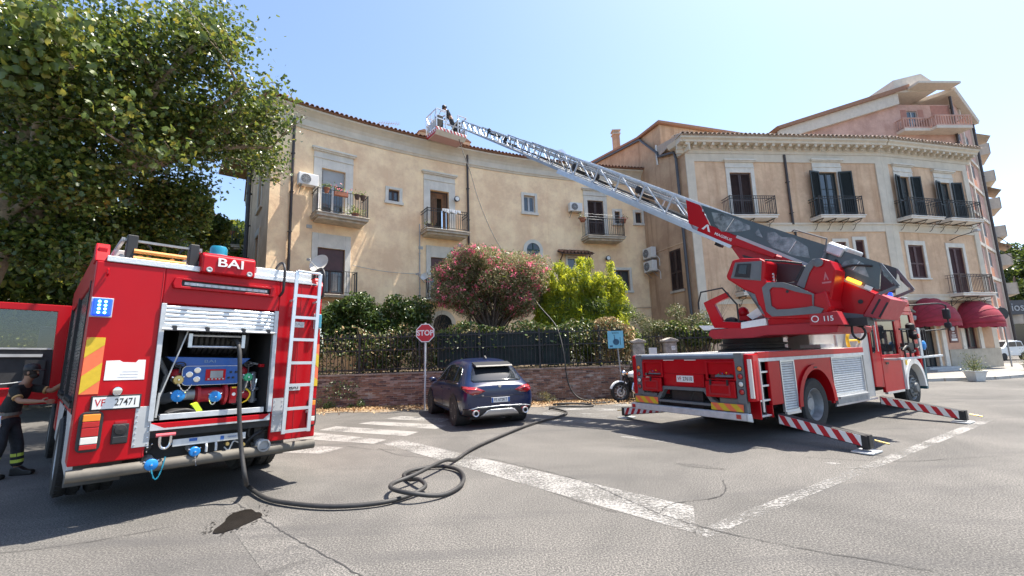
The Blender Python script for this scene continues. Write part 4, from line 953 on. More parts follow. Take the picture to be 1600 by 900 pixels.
for (a_, b2_, c2_, d_) in opss:
    glazed(fs, pk, a_, b2_, c2_, d_, greyl, rows=1, off=-.1); MB(fs).box(a_, c2_, 0, .02, b2_ - .95, b2_ - .12).build('panel', orangep, pk)
for k in range(8): MB(fs).box(-.05, LS, 0, .12, 18.6 - k * 2.95 + .3, 18.9 - k * 2.95 + .3).build('floor_band', concr, pk)
for a_ in (0.0, 3.9, LS - .5): MB(fs).box(a_, a_ + .5, 0, .135, 0, 23.9).build('pilaster', concr, pk)
q = MB(fs); sweep(q, [(-8, 24.0), (.6, 24.0), (.7, 24.3), (-8, 24.6)], -.7, LS + .6, 1); q.build('roof_slab', concr, pk)
q = MB(ff); q.box(LF - 1.9, LF - .1, 0, .02, 20.2, 23.0); q.box(LF - 4.9, LF - 4.35, 0, .02, 20.3, 22.6); q.box(LF - 3.2, LF - 2.7, 0, .02, 20.3, 22.6); q.build('dark_pink_panel', pinkb, pk)
glazed(ff, pk, *opf[0], greyl, rows=2)
downpipe(fs, pk, -.15, 0, 23.8, pipem, .1, .15); downpipe(fs, pk, LS - .1, .5, 23.9, pipem, .14, .2)
def pink_balcony(fn, s0, s1, zf, dep):
    b = MB(fn); b.box(s0, s1, 0, dep, zf - .25, zf); bo = b.build('balcony', concr, pk); r_ = MB(fn); r_.box(s0, s1, dep - .08, dep, zf + .9, zf + 1.0); r_.box(s0, s1, dep - .08, dep - .001, zf, zf + .12)
    for x in (s0, s1 - .08): r_.box(x, x + .08, 0, dep - .081, zf + .9, zf + 1.0)
    x = s0
    while x < s1: r_.box(x, x + .07, dep - .07, dep - .01, zf + .12, zf + .9); x += .24
    y = .1
    while y < dep: r_.box(s0, s0 + .06, y, y + .07, zf + .12, zf + .9); r_.box(s1 - .06, s1, y, y + .07, zf + .12, zf + .9); y += .24
    r_.build('railing', pinkw, bo)
pink_balcony(ff, LF - 3.1, LF + .3, 20.4, 1.3); pink_balcony(ff, LF - 5.6, LF - 3.15, 20.4, .8)
# far wing with stacked balconies and awnings
fg_w = seg(Bp + Vector((0.2, .3, 0)), Bp + Vector((9, 11, 0))); fg = mp_(fg_w)
wall(fg, 0, 14, 0, 22, [], ds=20).build('wing_wall', pinkw, pk)
awc = mat('faded_awning', (.5, .42, .32), .8, var=.2)
for k in range(7):
    z = 3.2 + k * 2.95; b = MB(fg); b.box(.4, 4.5, 0, 1.25, z - .2, z); b.box(.4, 4.5, 1.17, 1.25, z, z + .95); b.box(.4, .48, 0, 1.25, z, z + .95); bo = b.build('balcony', concr, pk)
    if k % 2 == 0: a2 = MB(fg); a2.add([(.5, 0, z + 2.6), (4.2, 0, z + 2.6), (4.2, 1.5, z + 1.7), (.5, 1.5, z + 1.7)], [(0, 1, 2, 3)]); a2.build('faded_awning', awc, bo)
for k in range(3):
    p = Vector(fg_w(1.5, 1.3, 6.9 + k * 3.6 + (k == 2) * 1.2)); dishroof(p, ('lowest', 'middle', 'highest')[k] + ' satellite dish on the balconies at the right edge of the pink block', .4, .8)
p = Vector(fs_w(5, -1, 24.5)); aerial(p, 'television aerial on the top of the pink apartment block', 1.3)
# ================================================================ FIRE ENGINE (left)
def wheel(parent, c, r, w, rim_m, hubs=True, out=-1, truck=True, name='wheel'):
    """axle along local y; out = side facing outwards"""
    m_ = MB(); a, b = -w / 2, w / 2
    prof = [(r * .62, a * .9), (r * .82, a), (r * .93, a * .97), (r * .985, a * .8), (r, a * .55), (r, -.012), (r * .975, -.01), (r * .975, .01), (r, .012), (r, b * .55), (r * .985, b * .8), (r * .93, b * .97), (r * .82, b), (r * .62, b * .9)]
    m_.lathe(prof, (0, 0, 0), 'y', 40, caps=False)
    k = 44
    for i in range(k):     # tread blocks
        t = 2 * math.pi * i / k
        for y0, y1 in ((a * .78, a * .3), (b * .3, b * .78)):
            vs = []
            for tt in (t - .045, t + .045):
                for rr in (r * .985, r * 1.012):
                    for y in (y0, y1): vs.append((rr * math.cos(tt), y, rr * math.sin(tt)))
            m_.add(vs, [(0, 1, 3, 2), (4, 6, 7, 5), (2, 3, 7, 6), (0, 2, 6, 4), (1, 5, 7, 3)])
    wo_ = m_.build(name, rubber, parent, smooth=35); wo_.location = c
    d = MB(); o = out
    R_ = r * .63
    if truck:
        d.lathe([(R_, o * w * .42), (R_ * .96, o * w * .45), (R_ * .88, o * w * .3), (R_ * .80, -o * w * .05), (R_ * .64, -o * w * .15), (R_ * .48, -o * w * .12), (R_ * .42, -o * w * .02), (R_ * .38, o * w * .15), (0.0, o * w * .17)], (0, 0, 0), 'y', 32, caps=False)
        for i in range(10): t = 2 * math.pi * i / 10; d.cyl((R_ * .55 * math.cos(t), -o * w * .15, R_ * .55 * math.sin(t)), (R_ * .55 * math.cos(t), -o * w * .03, R_ * .55 * math.sin(t)), .017, 6)
    else:
        d.lathe([(R_ * 1.03, o * w * .46), (R_ * .98, o * w * .48), (R_ * .93, o * w * .3), (R_ * .9, -o * w * .3)], (0, 0, 0), 'y', 36, caps=False)
        for i in range(5):
            t = 2 * math.pi * i / 5
            for dt in (-.13, .13): d.bar((R_ * .15 * math.cos(t), o * w * .4, R_ * .15 * math.sin(t)), (R_ * .95 * math.cos(t + dt), o * w * .42, R_ * .95 * math.sin(t + dt)), .03, .03, up=(0, 1, 0))
        d.lathe([(R_ * .2, o * w * .36), (R_ * .2, o * w * .45), (0, o * w * .46)], (0, 0, 0), 'y', 16); d.lathe([(R_ * .75, 0), (R_ * .75, o * w * .1), (0, o * w * .1)], (0, 0, 0), 'y', 24)
    d.build('rim', rim_m, wo_, smooth=35)
    return wo_
def TXR(y, z, x=-.004): return basis((0, -1, 0), (0, 0, 1), (-1, 0, 0), (x, y, z))
def stripes(parent, name, x, y0, y1, z0, z1, ax='rear', slope=1.0, n=4, m1=None, m2=None, th=.004):
    """reflective board with diagonal bands, clipped to the rectangle"""
    b = MB(); W, H = y1 - y0, z1 - z0
    def mp(u, v, d): return {'rear': (x - d, y1 - u, z0 + v), 'side': (y0 + u, x - d, z0 + v)}[ax]
    b.T = mp; b.box(0, W, 0, H, 0, th, m=0)
    period = (W + abs(slope) * H) / n if ax == 'rear' and W > H else (W / abs(slope) + H) / n
    def clip(poly):
        for (a, c, s) in ((0, 0, 1), (0, W, -1), (1, 0, 1), (1, H, -1)):
            out = []
            for i in range(len(poly)):
                p, q = poly[i - 1], poly[i]; dp, dq = s * (p[a] - c), s * (q[a] - c)
                if (dp >= 0) != (dq >= 0): t = dp / (dp - dq); out.append((p[0] + (q[0] - p[0]) * t, p[1] + (q[1] - p[1]) * t))
                if dq >= 0: out.append(q)
            poly = out
            if not poly: break
        return poly
    k = MB(mp)
    for i in range(-n - 2, 3 * n):
        if W > H: s0 = i * period; pl = [(s0, 0), (s0 + period / 2, 0), (s0 + period / 2 + slope * H, H), (s0 + slope * H, H)]
        else: s0 = i * period; pl = [(0, s0), (0, s0 + period / 2), (W, s0 + period / 2 + W * slope), (W, s0 + W * slope)]
        pl = clip(pl)
        if len(pl) > 2: k.add([(u, v, th + .0015) for u, v in pl], [tuple(range(len(pl)))])
    o_ = b.build(name, m1 or refl_o, parent); k.build('stripe', m2 or refl_y, o_); return o_
yawL = R(90 + 47.13)
fe_ = empty('fire_engine', (-2.9, 6.5, 0), yawL, R(1.63)); tag(fe_, 'red fire engine on the left seen from behind with its pump bay shutter raised', 'fire engine')
E_ = fe_
b = MB()     # rear shell
b.box(0, .06, 1.89, 2.5, .6, 2.76); b.box(0, .06, 0, .60, .6, 2.76); b.box(.001, .06, .6, 1.89, 2.34, 2.76)
b.build('rear_panel', red, E_, bevel=.012)
b = MB(); b.box(.061, 4.55, 2.42, 2.5, 2.56, 2.93); b.box(.061, .35, 2.42, 2.5, .6, 2.56); b.box(2.2, 2.35, 2.42, 2.5, 1.12, 2.56); b.box(4.0, 4.55, 2.42, 2.5, .6, 2.56)
b.box(.061, 4.55, 0, .08, .6, 2.86); b.box(.35, 4.0, 2.42, 2.499, 1.08, 1.15)
b.prism([(0, 2.76), (.3, 2.76), (.3, 2.98), (.12, 2.98)], 2.40, 2.52, 'y'); b.prism([(0, 2.76), (.3, 2.76), (.3, 2.9), (.12, 2.9)], -.02, .09, 'y')
b.build('side_body', red, E_, bevel=.012)
for x0, x1 in ((.35, 2.2), (2.35, 4.0)):
    b = MB(); z = 1.16
    n_ = 34
    for i in range(n_): zz = 1.16 + i * 1.4 / n_; b.box(x0, x1, 2.455, 2.478, zz, zz + 1.4 / n_ - .006)
    b.box(x0, x1, 2.44, 2.456, 1.15, 2.56); so_ = b.build('side_shutter', mat('dark_shutter', (.14, .145, .15), .25, metal=.6, var=.3), E_, kind='stuff')
    b = MB(); b.box(x0 - .02, x0 + .02, 2.46, 2.51, 1.1, 2.58); b.box(x1 - .02, x1 + .02, 2.46, 2.512, 1.1, 2.58); b.box(x0 + .02, x1 - .02, 2.48, 2.53, 1.16, 1.22); b.build('shutter_rail', blackm, E_)
    for i in range(6): MB().cyl((x0 + .1 + i * .22, 2.5, 1.24), (x0 + .1 + i * .22, 2.54, 1.24), .03, 8).build('latch', blackm, so_)
# lower side panels and mudguard
b = MB(); arc = [(1.75 + .62 * math.cos(t), .5 + .62 * math.sin(t)) for t in [math.pi * k / 12 for k in range(13)]]
poly = [(0.06, .42), (0.06, 1.08), (3.9, 1.08), (3.9, .5)] + arc[:1] + arc[1:] + [(1.1, .42)]
b.prism([(.06, .45), (.06, 1.08), (3.9, 1.08), (3.9, .5)] + arc, 2.45, 2.49, 'y'); b.build('lower_side_panel', mat('white_grey_panel', (.55, .56, .56), .4, var=.08, coat=.3), E_)
b = MB(); vs = []
for t in [math.pi * k / 16 for k in range(17)]:
    for yy in (2.18, 2.5): vs.append((1.75 + .6 * math.cos(t), yy, .5 + .6 * math.sin(t)))
b.add(vs, [(2 * i, 2 * i + 2, 2 * i + 3, 2 * i + 1) for i in range(16)]); b.build('wheel_arch', black, E_)
MB().box(1.0, 1.02, 1.95, 2.46, .22, .72).build('mudflap', mat('mudflap', (.10, .095, .09), .8, var=.2), E_, bevel=.01); MB().box(1.0, 1.02, .04, .55, .25, .72).build('mudflap', black, E_)
b = MB(); b.box(.5, 6.3, .4, 2.1, .55, .8); b.box(.2, 4.4, .12, 2.38, .8, .95); b.box(1.4, 2.1, .5, 2.0, .35, .55); b.cyl((1.75, .3, .5), (1.75, 2.2, .5), .09, 10); b.build('chassis', dark, E_)
for x in (1.75, 5.35):
    for y, o in ((2.40, 1), (.12, -1)):
        wheel(E_, (x, y, .49), .49, .27, greyl, out=o)
        if x < 2: wheel(E_, (x, y - o * .31, .49), .49, .27, greyl, out=o)
# roof
b = MB(); b.box(.0, 4.5, .09, 2.41, 2.77, 2.79); ro = b.build('roof_deck', tread, E_)
b = MB(); b.box(-.012, .10, .17, 2.42, 2.765, 2.83); b.build('tread_strip', tread, E_, bevel=.006); b = MB(); b.box(.02, .35, .17, .92, 2.83, 2.93); b.box(.1, .6, .95, 1.6, 2.8, 2.92); b.build('roof_locker', tread, E_, bevel=.01)
b = MB(); b.box(.25, .5, 2.2, 2.36, 2.8, 2.96); b.build('roof_box', ac_w, E_, bevel=.01)
for y in (2.03, 1.72): MB().tube([(.15, y + .1, 2.88), (2.8, y + .1, 2.9)], .035, 8, ).build('wooden_pole', wood_o, E_, smooth=40)
for i, y in enumerate((1.62, 1.86)):
    pass
b = MB(); 
for zz in (2.86, 3.06): b.bar((.1, 1.55, zz), (.1, 2.3, zz), .025); b.bar((3.0, 1.55, zz), (3.0, 2.3, zz), .025); b.bar((.1, 1.55, zz), (3, 1.55, zz), .03, .05); b.bar((.1, 2.3, zz), (3, 2.3, zz), .03, .05)
for y in (1.62, 2.22): MB().box(.06, .2, y - .05, y + .05, 2.84, 3.12).build('ladder_stop', black, E_, bevel=.01)
x = .3
while x < 3: b.bar((x, 1.55, 2.86), (x, 2.3, 2.86), .025); x += .3
b.build('roof_ladder', alud, E_, kind='stuff')
for y in (1.66, 2.14): MB().tube([(.12, y + .11 * math.cos(t), 2.95 + .11 * math.sin(t)) for t in [k * math.pi / 6 for k in range(12)]], .012, 6, closed=True).build('roller_ring', black, E_)
for z in (2.85, 2.93): MB().tube([(.05, 1.7, z), (.05, 2.2, z)], .025, 8).build('orange_bar', wood_o, E_)
# BAI pod
b = MB(); b.prism([(-.1, 2.75), (.55, 2.75), (.55, 2.93), (.4, 3.01), (-.05, 3.01), (-.1, 2.97)], .96, 1.56, 'y'); 
pod = b.build('rear_light_pod', red, E_, bevel=.02)
text('pod_lettering', 'BAI', .155, TXR(1.25, 2.893, -.108), white, pod, .006, .002, 1.35)
for y in (1.48, 1.03): MB().lathe([(0, -.104), (.032, -.104), (.034, -.116), (.022, -.118), (0, -.108)], (0, y, 2.79), 'x', 16).build('spotlight', greyl, pod)
b = MB(); b.lathe([(.11, 2.8), (.12, 3.0), (.12, 3.08), (.1, 3.08)], (.35, 1.3, 0), 'z', 20); bo_ = b.build('beacon_base', greyl, E_); MB().lathe([(.105, 3.08), (.105, 3.17), (.09, 3.2), (0, 3.205)], (.35, 1.3, 0), 'z', 20).build('beacon', tealc, E_, smooth=40)
MB().box(-.002, .1, .69, 1.8, 2.50, 2.53).build('trim', red, E_)
# light bar with red surround
b = MB(); b.ring([(.68, 2.53), (1.80, 2.53), (1.82, 2.58), (1.80, 2.66), (.68, 2.66), (.66, 2.58)], [(.74, 2.56), (1.73, 2.56), (1.735, 2.59), (1.73, 2.635), (.74, 2.635), (.735, 2.59)], -.05, .0, 'x'); b.build('light_bar_surround', red, E_, bevel=.008)
b = MB(); b.box(-.015, -.005, .74, 1.73, 2.56, 2.635); lb_ = b.build('light_bar', black, E_); 
for i in range(36): MB().box(-.03, -.016, .78 + i * .026, .798 + i * .026, 2.585, 2.612).build('led', whitel if i in (0, 1, 30, 31, 32) else greyl, lb_) if i % 3 == 0 else None
b = MB(); b.box(-.022, -.015, .77, 1.70, 2.58, 2.615); b.build('led_strip', alum, lb_)
# shutter frame and shutter
for y in (1.845, .6): MB().box(-.025, .05, y, y + .05, .99, 2.34).build('shutter_frame', alum, E_, bevel=.004)
for i in range(5):
    zz = 2.075 + i * .05; b = MB(); b.prism([(-.004, zz), (.02, zz), (.02, zz + .046), (-.004, zz + .046), (-.012, zz + .036), (-.012, zz + .01)], .652, 1.843, 'y'); b.build('shutter_slat', alu, E_)
b = MB(); b.box(-.014, .02, .652, 1.843, 2.03, 2.072); so2 = b.build('shutter_bottom_bar', alum, E_); MB().cyl((-.045, .62, 2.035), (-.045, 1.87, 2.035), .014, 8).build('grab_bar', alu, so2)
for y in (1.75, 1.42, 1.02, .72): MB().box(-.06, .0, y - .02, y + .02, 2.02, 2.075).build('catch', black, so2)
# compartment interior
b = MB(); x1 = .95
for q in ([(0.06, .65), (x1, .65)], [(0.06, 1.845), (x1, 1.845)]): b.add([(q[0][0], q[0][1], .99), (q[1][0], q[1][1], .99), (q[1][0], q[1][1], 2.34), (q[0][0], q[0][1], 2.34)], [(0, 1, 2, 3)])
b.add([(x1, .65, .99), (x1, 1.845, .99), (x1, 1.845, 2.34), (x1, .65, 2.34)], [(0, 1, 2, 3)]); b.add([(.06, .65, 2.335), (x1, .65, 2.335), (x1, 1.845, 2.335), (.06, 1.845, 2.335)], [(0, 1, 2, 3)]); b.add([(.0, .65, .995), (x1, .65, .995), (x1, 1.845, .995), (.0, 1.845, .995)], [(0, 1, 2, 3)])
b.build('pump_bay', dark, E_)
b = MB(); b.box(-.02, .42, .72, 1.78, 1.0, 1.03); b.box(-.03, .0, .7, 1.79, .995, 1.06); b.build('pump_bay_sill', alum, E_, bevel=.004)
b = MB(); b.box(-.03, .05, .62, 1.87, .905, .965); b.build('red_sill', red, E_, bevel=.006); b = MB(); b.box(-.035, .05, .62, 1.87, .885, .904); b.prism([(1.87, .89), (1.87, .97), (1.70, .885)], -.034, .04, 'x'); b.prism([(.62, .89), (.62, .97), (.72, .885)], -.034, .04, 'x'); b.build('sill_trim', alum, E_)
# reel rollers
fr_ = MB(); 
for z in (1.98, 1.84): fr_.tube([(.1, .98, z), (.1, 1.56, z)], .014, 8)
for y in (.98, 1.56): fr_.box(.07, .13, y - .02, y + .02, 1.83, 2.0)
fr_.build('hose_roller_frame', alu, E_)
b = MB(); b.lathe([(.3, 0), (.3, .05), (.12, .06), (.12, .72), (.3, .73), (.3, .78)], (.5, .88, 1.98), 'y', 24); b.build('hose_reel', black, E_, smooth=40)
b = MB()
for k in range(9): b.tube([(.5 + .2 * math.cos(t), .98 + .06 * k, 1.98 + .2 * math.sin(t)) for t in [j * math.pi / 8 for j in range(16)]], .03, 6, closed=True)
b.build('reeled_hose', hose_m, E_, kind='stuff', smooth=40)
# blue pump panel
b = MB(); b.prism([(.83, 1.70), (1.76, 1.72), (1.66, 1.63), (1.58, 1.60), (1.0, 1.59), (.92, 1.62)], .22, .3, 'x'); b.build('panel_hood', bluep, E_, bevel=.008)
text('panel_lettering', 'BAI', .05, basis((0, -1, 0), (0, 0, 1), (-1, 0, 0), (.216, 1.3, 1.66)), mat('steel_letters', (.15, .25, .4), .3), E_, .002, 0, 1.8)
b = MB(); rr = .05; pl = []
for cy, cz, a0 in ((1.53, 1.55, 0), (1.0, 1.55, 90), (1.0, 1.42, 180), (1.53, 1.42, 270)):
    for k in range(5): t = R(a0 + k * 22.5); pl.append((cy + rr * math.cos(t), cz + rr * math.sin(t)))
b.prism(pl, .2, .22, 'x'); gp = b.build('gauge_panel', bluep, E_); 
b = MB(); cyc = sum(q[0] for q in pl) / 20; czc = sum(q[1] for q in pl) / 20
b.ring([(cyc + (y - cyc) * 1.02, czc + (z - czc) * 1.04) for y, z in pl], pl, .196, .215, 'x'); b.build('panel_edge', whitel, gp)
for y, z in ((1.51, 1.5), (1.43, 1.55), (1.43, 1.44)):
    o_ = MB().lathe([(.033, 0), (.036, -.012), (.03, -.014)], (.2, y, z), 'x', 20).build('gauge', chrome, gp); MB().lathe([(0, -.008), (.03, -.008)], (.2, y, z), 'x', 20).build('gauge_face', plate_w, o_); MB().bar((.19, y, z), (.19, y + .018, z + .014), .004).build('needle', inkb, o_)
b = MB(); b.box(.19, .2, 1.12, 1.34, 1.42, 1.56); dp = b.build('red_display_panel', red, gp); MB().box(.186, .19, 1.15, 1.29, 1.45, 1.54).build('display', alud, dp)
for i in range(5):
    MB().box(.184, .19, 1.135 + i * .04, 1.155 + i * .04, 1.43, 1.445).build('button', greyl, dp)
for y, z in ((1.06, 1.52), (1.0, 1.52), (1.03, 1.45), (1.08, 1.45)): MB().lathe([(.014, 0), (.014, -.02), (0, -.022)], (.2, y, z), 'x', 10).build('knob', black, gp)
def cap(y, z, x, r, m_, name='valve_cap', pipe=None, pr=.03):
    o_ = MB().lathe([(0, -.012), (r * .25, -.014), (r * .3, -.002), (r * .85, 0), (r, .008), (r, .05), (r * .9, .055)], (x, y, z), 'x', 24).build(name, m_, E_, smooth=40)
    l_ = MB(); l_.lathe([(0, -.018), (.009, -.016), (.009, 0)], (x, y, z), 'x', 8)
    for k in range(3): t = k * 2.094 + .5; l_.cyl((x + .03, y + r * .9 * math.cos(t), z + r * .9 * math.sin(t)), (x + .03, y + (r + .018) * math.cos(t), z + (r + .018) * math.sin(t)), .008, 6)
    l_.build('lug', chrome, o_)
    if pipe: MB().tube([(x + .04, y, z)] + pipe, pr, 10).build('pipe', alum, o_, smooth=40)
    return o_
cap(1.62, 1.25, .08, .07, bluev, pipe=[(.35, 1.5, 1.25)], pr=.05); cap(1.24, 1.22, .06, .065, bluev, pipe=[(.3, 1.2, 1.25)], pr=.055)
cap(1.63, 1.44, .1, .055, brass, pipe=[(.35, 1.63, 1.45)], pr=.045); cap(.88, 1.45, .08, .052, greenv, pipe=[(.35, .88, 1.45)], pr=.04)
def chain(a, bb, sag, m_=None, r_=.005, name='chain'):
    a, bb = Vector(a), Vector(bb); P_ = [a.lerp(bb, t) + Vector((-.01, 0, -sag * 4 * t * (1 - t))) for t in [k / 12 for k in range(13)]]; m2 = MB()
    for i in range(12): c = (P_[i] + P_[i + 1]) / 2; d = (P_[i + 1] - P_[i]) * .62; m2.bar(c - d, c + d, r_ * (2.4 if i % 2 else 1.0), r_ * (1.0 if i % 2 else 2.4))
    return m2.build(name, m_ or chrome, E_, kind='stuff')
chain((.07, 1.63, 1.39), (.1, 1.5, 1.38), .08); chain((.06, .9, 1.4), (.1, .98, 1.42), .16); chain((.06, .86, 1.4), (.1, .78, 1.42), .14); chain((.06, 1.24, 1.16), (.1, 1.3, 1.2), .05)
# red pump casting & pipes
b = MB(); b.lathe([(.10, 0), (.14, .02), (.14, .05), (.09, .06), (.09, .3), (.12, .31), (.12, .34), (.07, .36)], (.3, 1.06, 1.24), 'y', 20); b.ball((.32, 1.62, 1.5), .075, 12); b.ball((.32, .9, 1.52), .07, 12); b.tube([(.3, .8, 1.2), (.25, .95, 1.24), (.3, 1.1, 1.24)], .05, 10); b.box(.2, .3, .97, 1.05, 1.12, 1.33); b.build('pump_casting', redd, E_, smooth=40)
b = MB(); b.box(.185, .2, .98, 1.04, 1.17, 1.3); pb = b.build('pressure_switch', red, E_); MB().lathe([(.02, 0), (.022, -.01), (0, -.012)], (.185, 1.01, 1.235), 'x', 12).build('dial', plate_w, pb); MB().box(.18, .185, .985, 1.035, 1.31, 1.33).build('tag', yellow, pb)
b = MB(); b.tube([(.3, 1.42, 1.25), (.3, 1.6, 1.25), (.5, 1.7, 1.2)], .065, 12); b.build('suction_pipe', alud, E_, smooth=40); b = MB(); b.tube([(.5, .7, 1.5), (.4, .72, 1.3), (.4, .72, 1.1)], .04, 10); b.tube([(.35, .7, 1.62), (.35, .8, 1.64)], .015, 8); b.tube([(.55, .75, 1.5), (.5, .8, 1.25), (.6, .9, 1.1)], .05, 10); b.lathe([(.06, 0), (.06, .03)], (.4, .72, 1.12), 'z', 14); b.lathe([(.055, 0), (.07, .01), (.07, .03), (.055, .04)], (.4, .72, 1.26), 'z', 14); b.build('pump_pipes', alud, E_, smooth=40); MB().tube([(.4, 1.8, 1.7), (.4, 1.7, 1.5), (.45, 1.75, 1.2), (.4, 1.78, 1.02)], .03, 8).build('drain_pipe', alud, E_, smooth=40)
for y, z in ((1.62, 1.62), (.87, 1.62)):
    o_ = MB().tube([(.15, y + .055 * math.cos(t), z + .03 * math.sin(t)) for t in [k * math.pi / 8 for k in range(16)]], .007, 6, closed=True).build('hand_wheel', black, E_); b = MB(); b.bar((.15, y - .05, z), (.15, y + .05, z), .01); b.cyl((.15, y, z), (.15, y, z - .1), .01, 6); b.build('spoke', black, o_)
b = MB(); b.tube(smoothpath([(.15, .88, 1.3), (.1, .84, 1.24), (.12, .86, 1.16), (.18, .9, 1.12)], 5), .01, 6); b.build('yellow_lever', yellow, E_); MB().box(.2, .26, .66, .72, 1.58, 1.62).build('red_handle', red, E_)
# gloves and loose kit on the sill
gl = MB()
for i in range(5): gl.tube(smoothpath([(-.0 + .03 * i, 1.42, 1.06), (.02 * i, 1.56 + .02 * i, 1.09), (.03 * i, 1.72, 1.06)], 4), .022, 7)
o_ = gl.build('work_gloves', blackm, None, smooth=60); o_.location = fe_.location; o_.rotation_euler = fe_.rotation_euler; tag(o_, 'black work gloves lying on the pump bay sill of the left engine', 'gloves')
g2 = MB(); g2.prism([(1.38, 1.07), (1.44, 1.06), (1.5, 1.15), (1.44, 1.17)], -.02, .06, 'x'); g2.build('yellow_cuff', mat('hi_vis', (.6, .75, .03), .5), o_)
b = MB(); b.tube([(.04, 1.82, 1.2), (.03, 1.60, 2.03)], .008, 6); b.tube([(.04, 1.82, 1.02), (.035, 1.81, 1.3)], .012, 6); b.build('pull_cord', greyl, E_)
# under bay recess
b = MB(); b.box(.25, .3, .58, 1.9, .45, .9); b.build('under_bay', dark, E_); b = MB(); b.box(.02, .06, .58, 1.88, .8, .885); b.build('under_beam', blackm, E_)
b = MB(); b.box(.0, .012, .88, 1.64, .68, .76); op_ = b.build('outlet_plate', alum, E_, bevel=.003); MB().box(-.003, .0, 1.4, 1.48, .72, .755).build('blue_label', bluep, op_); MB().box(-.003, .0, 1.12, 1.16, .7, .745).build('blue_label', bluep, op_); text('outlet_lettering', 'MANDATE', .026, TXR(1.02, .725, -.003), bluep, op_, .0005)
cap(1.82, .52, -.06, .062, bluev, pipe=[(.25, 1.82, .55)], pr=.05); cap(1.42, .60, -.05, .055, bluev, pipe=[(.25, 1.42, .62)], pr=.045)
chain((-.07, 1.82, .47), (-.03, 1.7, .58), .16, tealc, .006); chain((-.06, 1.42, .56), (-.05, 1.4, .44), .01)
cap(1.86, .70, .05, .04, black)
o_ = MB().lathe([(.075, -.06), (.08, -.08), (.06, -.085), (.055, .0), (.075, .02), (.075, .2)], (.02, .67, .57), 'x', 20).build('exhaust_outlet', alud, E_, smooth=40); MB().lathe([(0, -.02), (.055, -.02)], (.02, .67, .57), 'x', 20).build('outlet_mesh', dark, o_)
for y, z in ((.9, .61), (1.08, .64)): MB().lathe([(.0, -.02), (.02, -.02), (.022, 0), (.022, .06)], (0, y, z), 'x', 10).build('brass_tap', brass, E_)
b = MB(); 
for y in (1.3, 1.2): b.tube([(.02, y, .68), (-.01, y, .64), (-.01, y, .58)], .014, 8)
b.tube(smoothpath([(.05, .9, .6), (.03, 1.0, .66), (.03, 1.05, .56), (.04, 1.1, .6)], 4), .009, 6); b.build('drain_taps', alum, E_)
b = MB(); b.tube(smoothpath([(.1, .8, .85), (.1, .82, .7), (.12, .7, .66), (.1, .65, .8), (.1, .66, .88)], 5), .02, 6); b.tube(smoothpath([(.12, .6, .75), (.08, .75, .7), (.1, .85, .6)], 4), .02, 6); b.box(.1, .2, .62, .75, .6, .8); b.build('cables', blackm, E_)
# shackle
sh = MB(); sh.tube(smoothpath([(-.05, 1.77, .84), (-.05, 1.765, .72), (-.05, 1.72, .68), (-.05, 1.675, .72), (-.05, 1.67, .84)], 5), .016, 8); sho = sh.build('shackle', chrome, E_, smooth=50); MB().cyl((-.05, 1.81, .83), (-.05, 1.63, .83), .02, 8).build('shackle_pin', mat('pink_pin', (.6, .1, .12), .4), sho)
b = MB(); b.cyl((.02, .0, .50), (.02, 2.5, .50), .065, 16); b.build('bumper_tube', tubeg, E_, smooth=40)
# plates of checker metal with rivets
for y0, y1 in ((1.86, 2.01), (.45, .585)):
    b = MB(); b.box(-.012, .0, y0, y1, .72, 1.16); ko = b.build('riveted_plate', greyl, E_, bevel=.003)
    rv = MB()
    for i in range(7):
        for y in (y0 + .02, y1 - .02): rv.lathe([(.008, 0), (.007, -.005), (0, -.007)], (-.012, y, .75 + i * .062), 'x', 8)
    rv.build('rivets', chrome, ko, kind='stuff')
# sticker, plates, lamps
pl = [(2.31, 1.46), (2.31, 1.67), (2.20, 1.675), (2.17, 1.655), (2.06, 1.65), (2.04, 1.68), (1.975, 1.68), (1.97, 1.46)]
b = MB(); b.prism(pl, -.003, 0, 'x'); stk = b.build('white_sticker', paperw, E_)
for i in range(3): MB().box(-.0045, -.0032, 2.03, 2.2 - .02 * i, 1.49 + i * .03, 1.495 + i * .03).build('faint_print', mat('faint_print', (.6, .6, .6), .6), stk)
b = MB(); b.box(-.02, 0, 1.975, 2.39, 1.145, 1.30); lp = b.build('number_plate', black, E_, bevel=.004); MB().box(-.024, -.0201, 1.99, 2.375, 1.16, 1.285).build('plate_face', plate_w, lp); text('plate_letters', 'VF', .105, TXR(2.315, 1.222, -.0245), inkr, lp, .001, .001, .75); text('plate_digits', '27471', .105, TXR(2.105, 1.222, -.0245), inkb, lp, .001, .001, .72)
b = MB(); b.lathe([(.05, 0), (.05, -.05), (.04, -.07), (0, -.075)], (0, 2.19, 1.345), 'x', 16); b.build('plate_lamp', chrome, E_, smooth=40)
